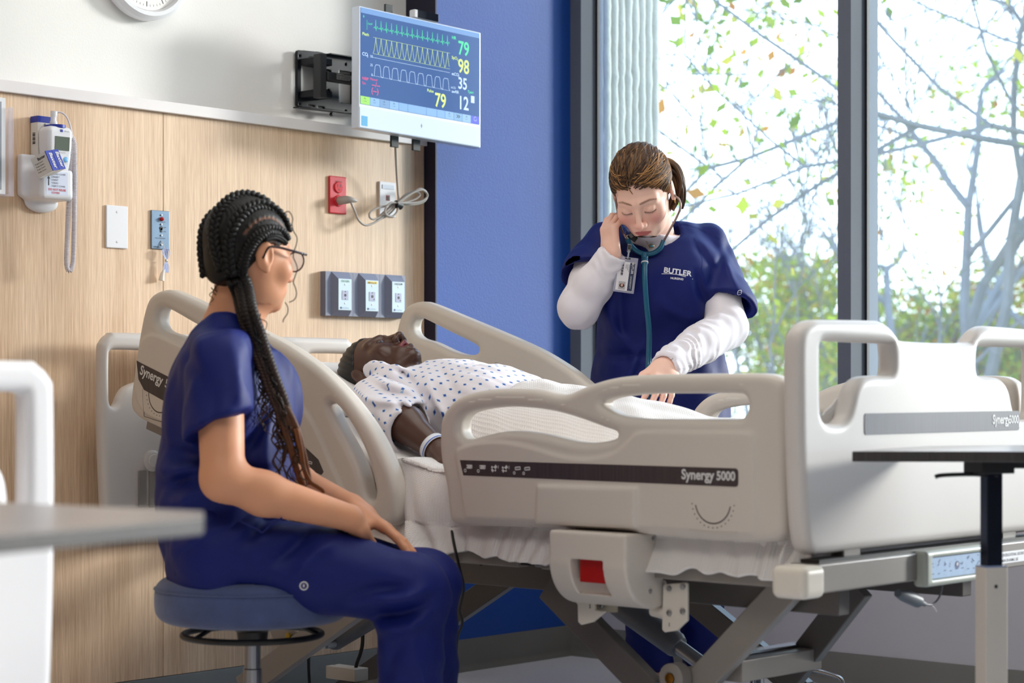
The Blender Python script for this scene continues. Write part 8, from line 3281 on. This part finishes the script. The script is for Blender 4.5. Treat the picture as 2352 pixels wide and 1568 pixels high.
def tree(label, px, dep, top_z, seed, spread=0.55, leaves=8100, orange=0.05, low=None, leaf=0.042, lean=(0, 0), depth_n=7, fork=0.35, leaf_top=9.0, trunk_r=0.098):
    r_ = random.Random(seed)
    base = at(px, 894, dep)
    base[2] = GZ
    t = thing('tree', label, 'tree', tuple(base), 'trees outside the window')
    segs, tips = [], []
    H = top_z - GZ

    def grow(p, d, ln, rad, lv):
        n = 4
        pts = [p]
        dd = d
        for i in range(n):
            dd = nrm(dd + V(r_.gauss(0, .10), r_.gauss(0, .10), r_.gauss(0.02, .05)))
            pts.append(pts[-1] + dd * ln / n)
        segs.append((lv, pts, list(np.linspace(rad, rad * 0.66, n + 1))))
        if lv >= depth_n:
            tips.append((pts[-1], dd, ln))
            return
        if lv >= depth_n - 2:
            tips.append((pts[2], dd, ln))
        k = 2 if lv < 1 else r_.choice((2, 3, 3))
        for j in range(k):
            a_ = r_.uniform(0, 6.28)
            side = nrm(np.cross(dd, V(math.cos(a_), math.sin(a_), 0.3)))
            nd = nrm(dd + side * r_.uniform(0.35, spread + 0.35) + V(lean[0], lean[1], 0.10))
            grow(pts[-1] if j < 2 else pts[3], nd, ln * r_.uniform(0.60, 0.84), rad * 0.60 * r_.uniform(0.85, 1.1), lv + 1)
    grow(base, nrm(V(lean[0] * .3, lean[1] * .3, 1)), H * fork, trunk_r, 0)
    tr_m, br_m, tw_m = MB(), MB(), MB()
    for lv, pts, rd in segs:
        (tr_m if lv == 0 else br_m if lv < 3 else tw_m).tube(pts, [max(x, 0.005) for x in rd], 8 if lv < 2 else 5 if lv < 4 else 3, cap=False)
    tr_m.make('trunk', M_bark, t)
    b_ = br_m.make('branches', M_bark, t)
    b_['kind'] = 'stuff'
    tw = tw_m.make('twigs', M_bark, t)
    tw['kind'] = 'stuff'
    vs, fs, cs = [], [], []
    rs_ = np.random.RandomState(seed + 50)
    for k in range(leaves):
        p, d, ln = tips[rs_.randint(len(tips))]
        c = p + rs_.normal(size=3) * (0.14 + 0.22 * ln)
        if c[2] > leaf_top and rs_.uniform() < 0.97:
            continue
        if c[2] < -1.5:
            continue
        a_ = nrm(rs_.normal(size=3))
        b2 = nrm(np.cross(a_, rs_.normal(size=3)))
        s = leaf * rs_.uniform(0.6, 1.3)
        n0 = len(vs)
        vs += [c - a_ * s, c + b2 * s * 0.55, c + a_ * s, c - b2 * s * 0.55]
        fs.append((n0, n0 + 1, n0 + 2, n0 + 3))
        pal = LEAFO if rs_.uniform() < orange else LEAFC
        cs += [pal[rs_.randint(len(pal))] * rs_.uniform(0.75, 1.15)] * 4
    if vs:
        fo = obj('foliage', vs, fs, M_leaf, t, smooth=None, cols=np.array(cs))
        fo['kind'] = 'stuff'
    return t


tree('slim bare tree with bluish branches in the middle of the left pane', 1640, 13.5, 2.9, 3, spread=0.40, leaves=2250, leaf_top=1.2, leaf=0.037, trunk_r=0.075)
tree('thin tree with few leaves just right of the ribbed pillar', 1560, 15.5, 2.1, 8, spread=0.35, leaves=2250, leaf_top=1.0, leaf=0.042, trunk_r=0.068)
tree('leafy yellow green tree left of the window mullion', 1800, 16.5, 2.8, 12, spread=0.55, leaves=10800, orange=0.10, leaf_top=2.0, trunk_r=0.090)
tree('tall branching tree crossing behind the window mullion', 1985, 14.0, 5.2, 21, spread=0.70, leaves=7500, leaf_top=2.2, trunk_r=0.112)
tree('wide tree with dense crossing branches filling the right pane', 2270, 12.5, 4.6, 33, spread=0.80, leaves=15000, leaf_top=2.7, trunk_r=0.120, lean=(.0, 0.0))
tree('tree with orange and green autumn leaves low in the right pane', 2240, 18.0, 2.4, 41, spread=0.60, leaves=16200, orange=0.30, leaf=0.045, trunk_r=0.098)
tree('tall tree leaning in from the right edge of the right pane', 2480, 14.5, 5.5, 57, spread=0.80, leaves=16000, orange=0.12, leaf_top=3.6, trunk_r=0.128, lean=(-.12, 0.02))
tree('low bushy green tree farther off behind the right pane', 2060, 22.0, 1.7, 63, spread=0.60, leaves=18900, orange=0.04, leaf=0.052, trunk_r=0.105)
tree('low bushy tree farther off at the foot of the left pane', 1700, 23.0, 1.1, 71, spread=0.60, leaves=13500, orange=0.12, leaf=0.052, trunk_r=0.105)
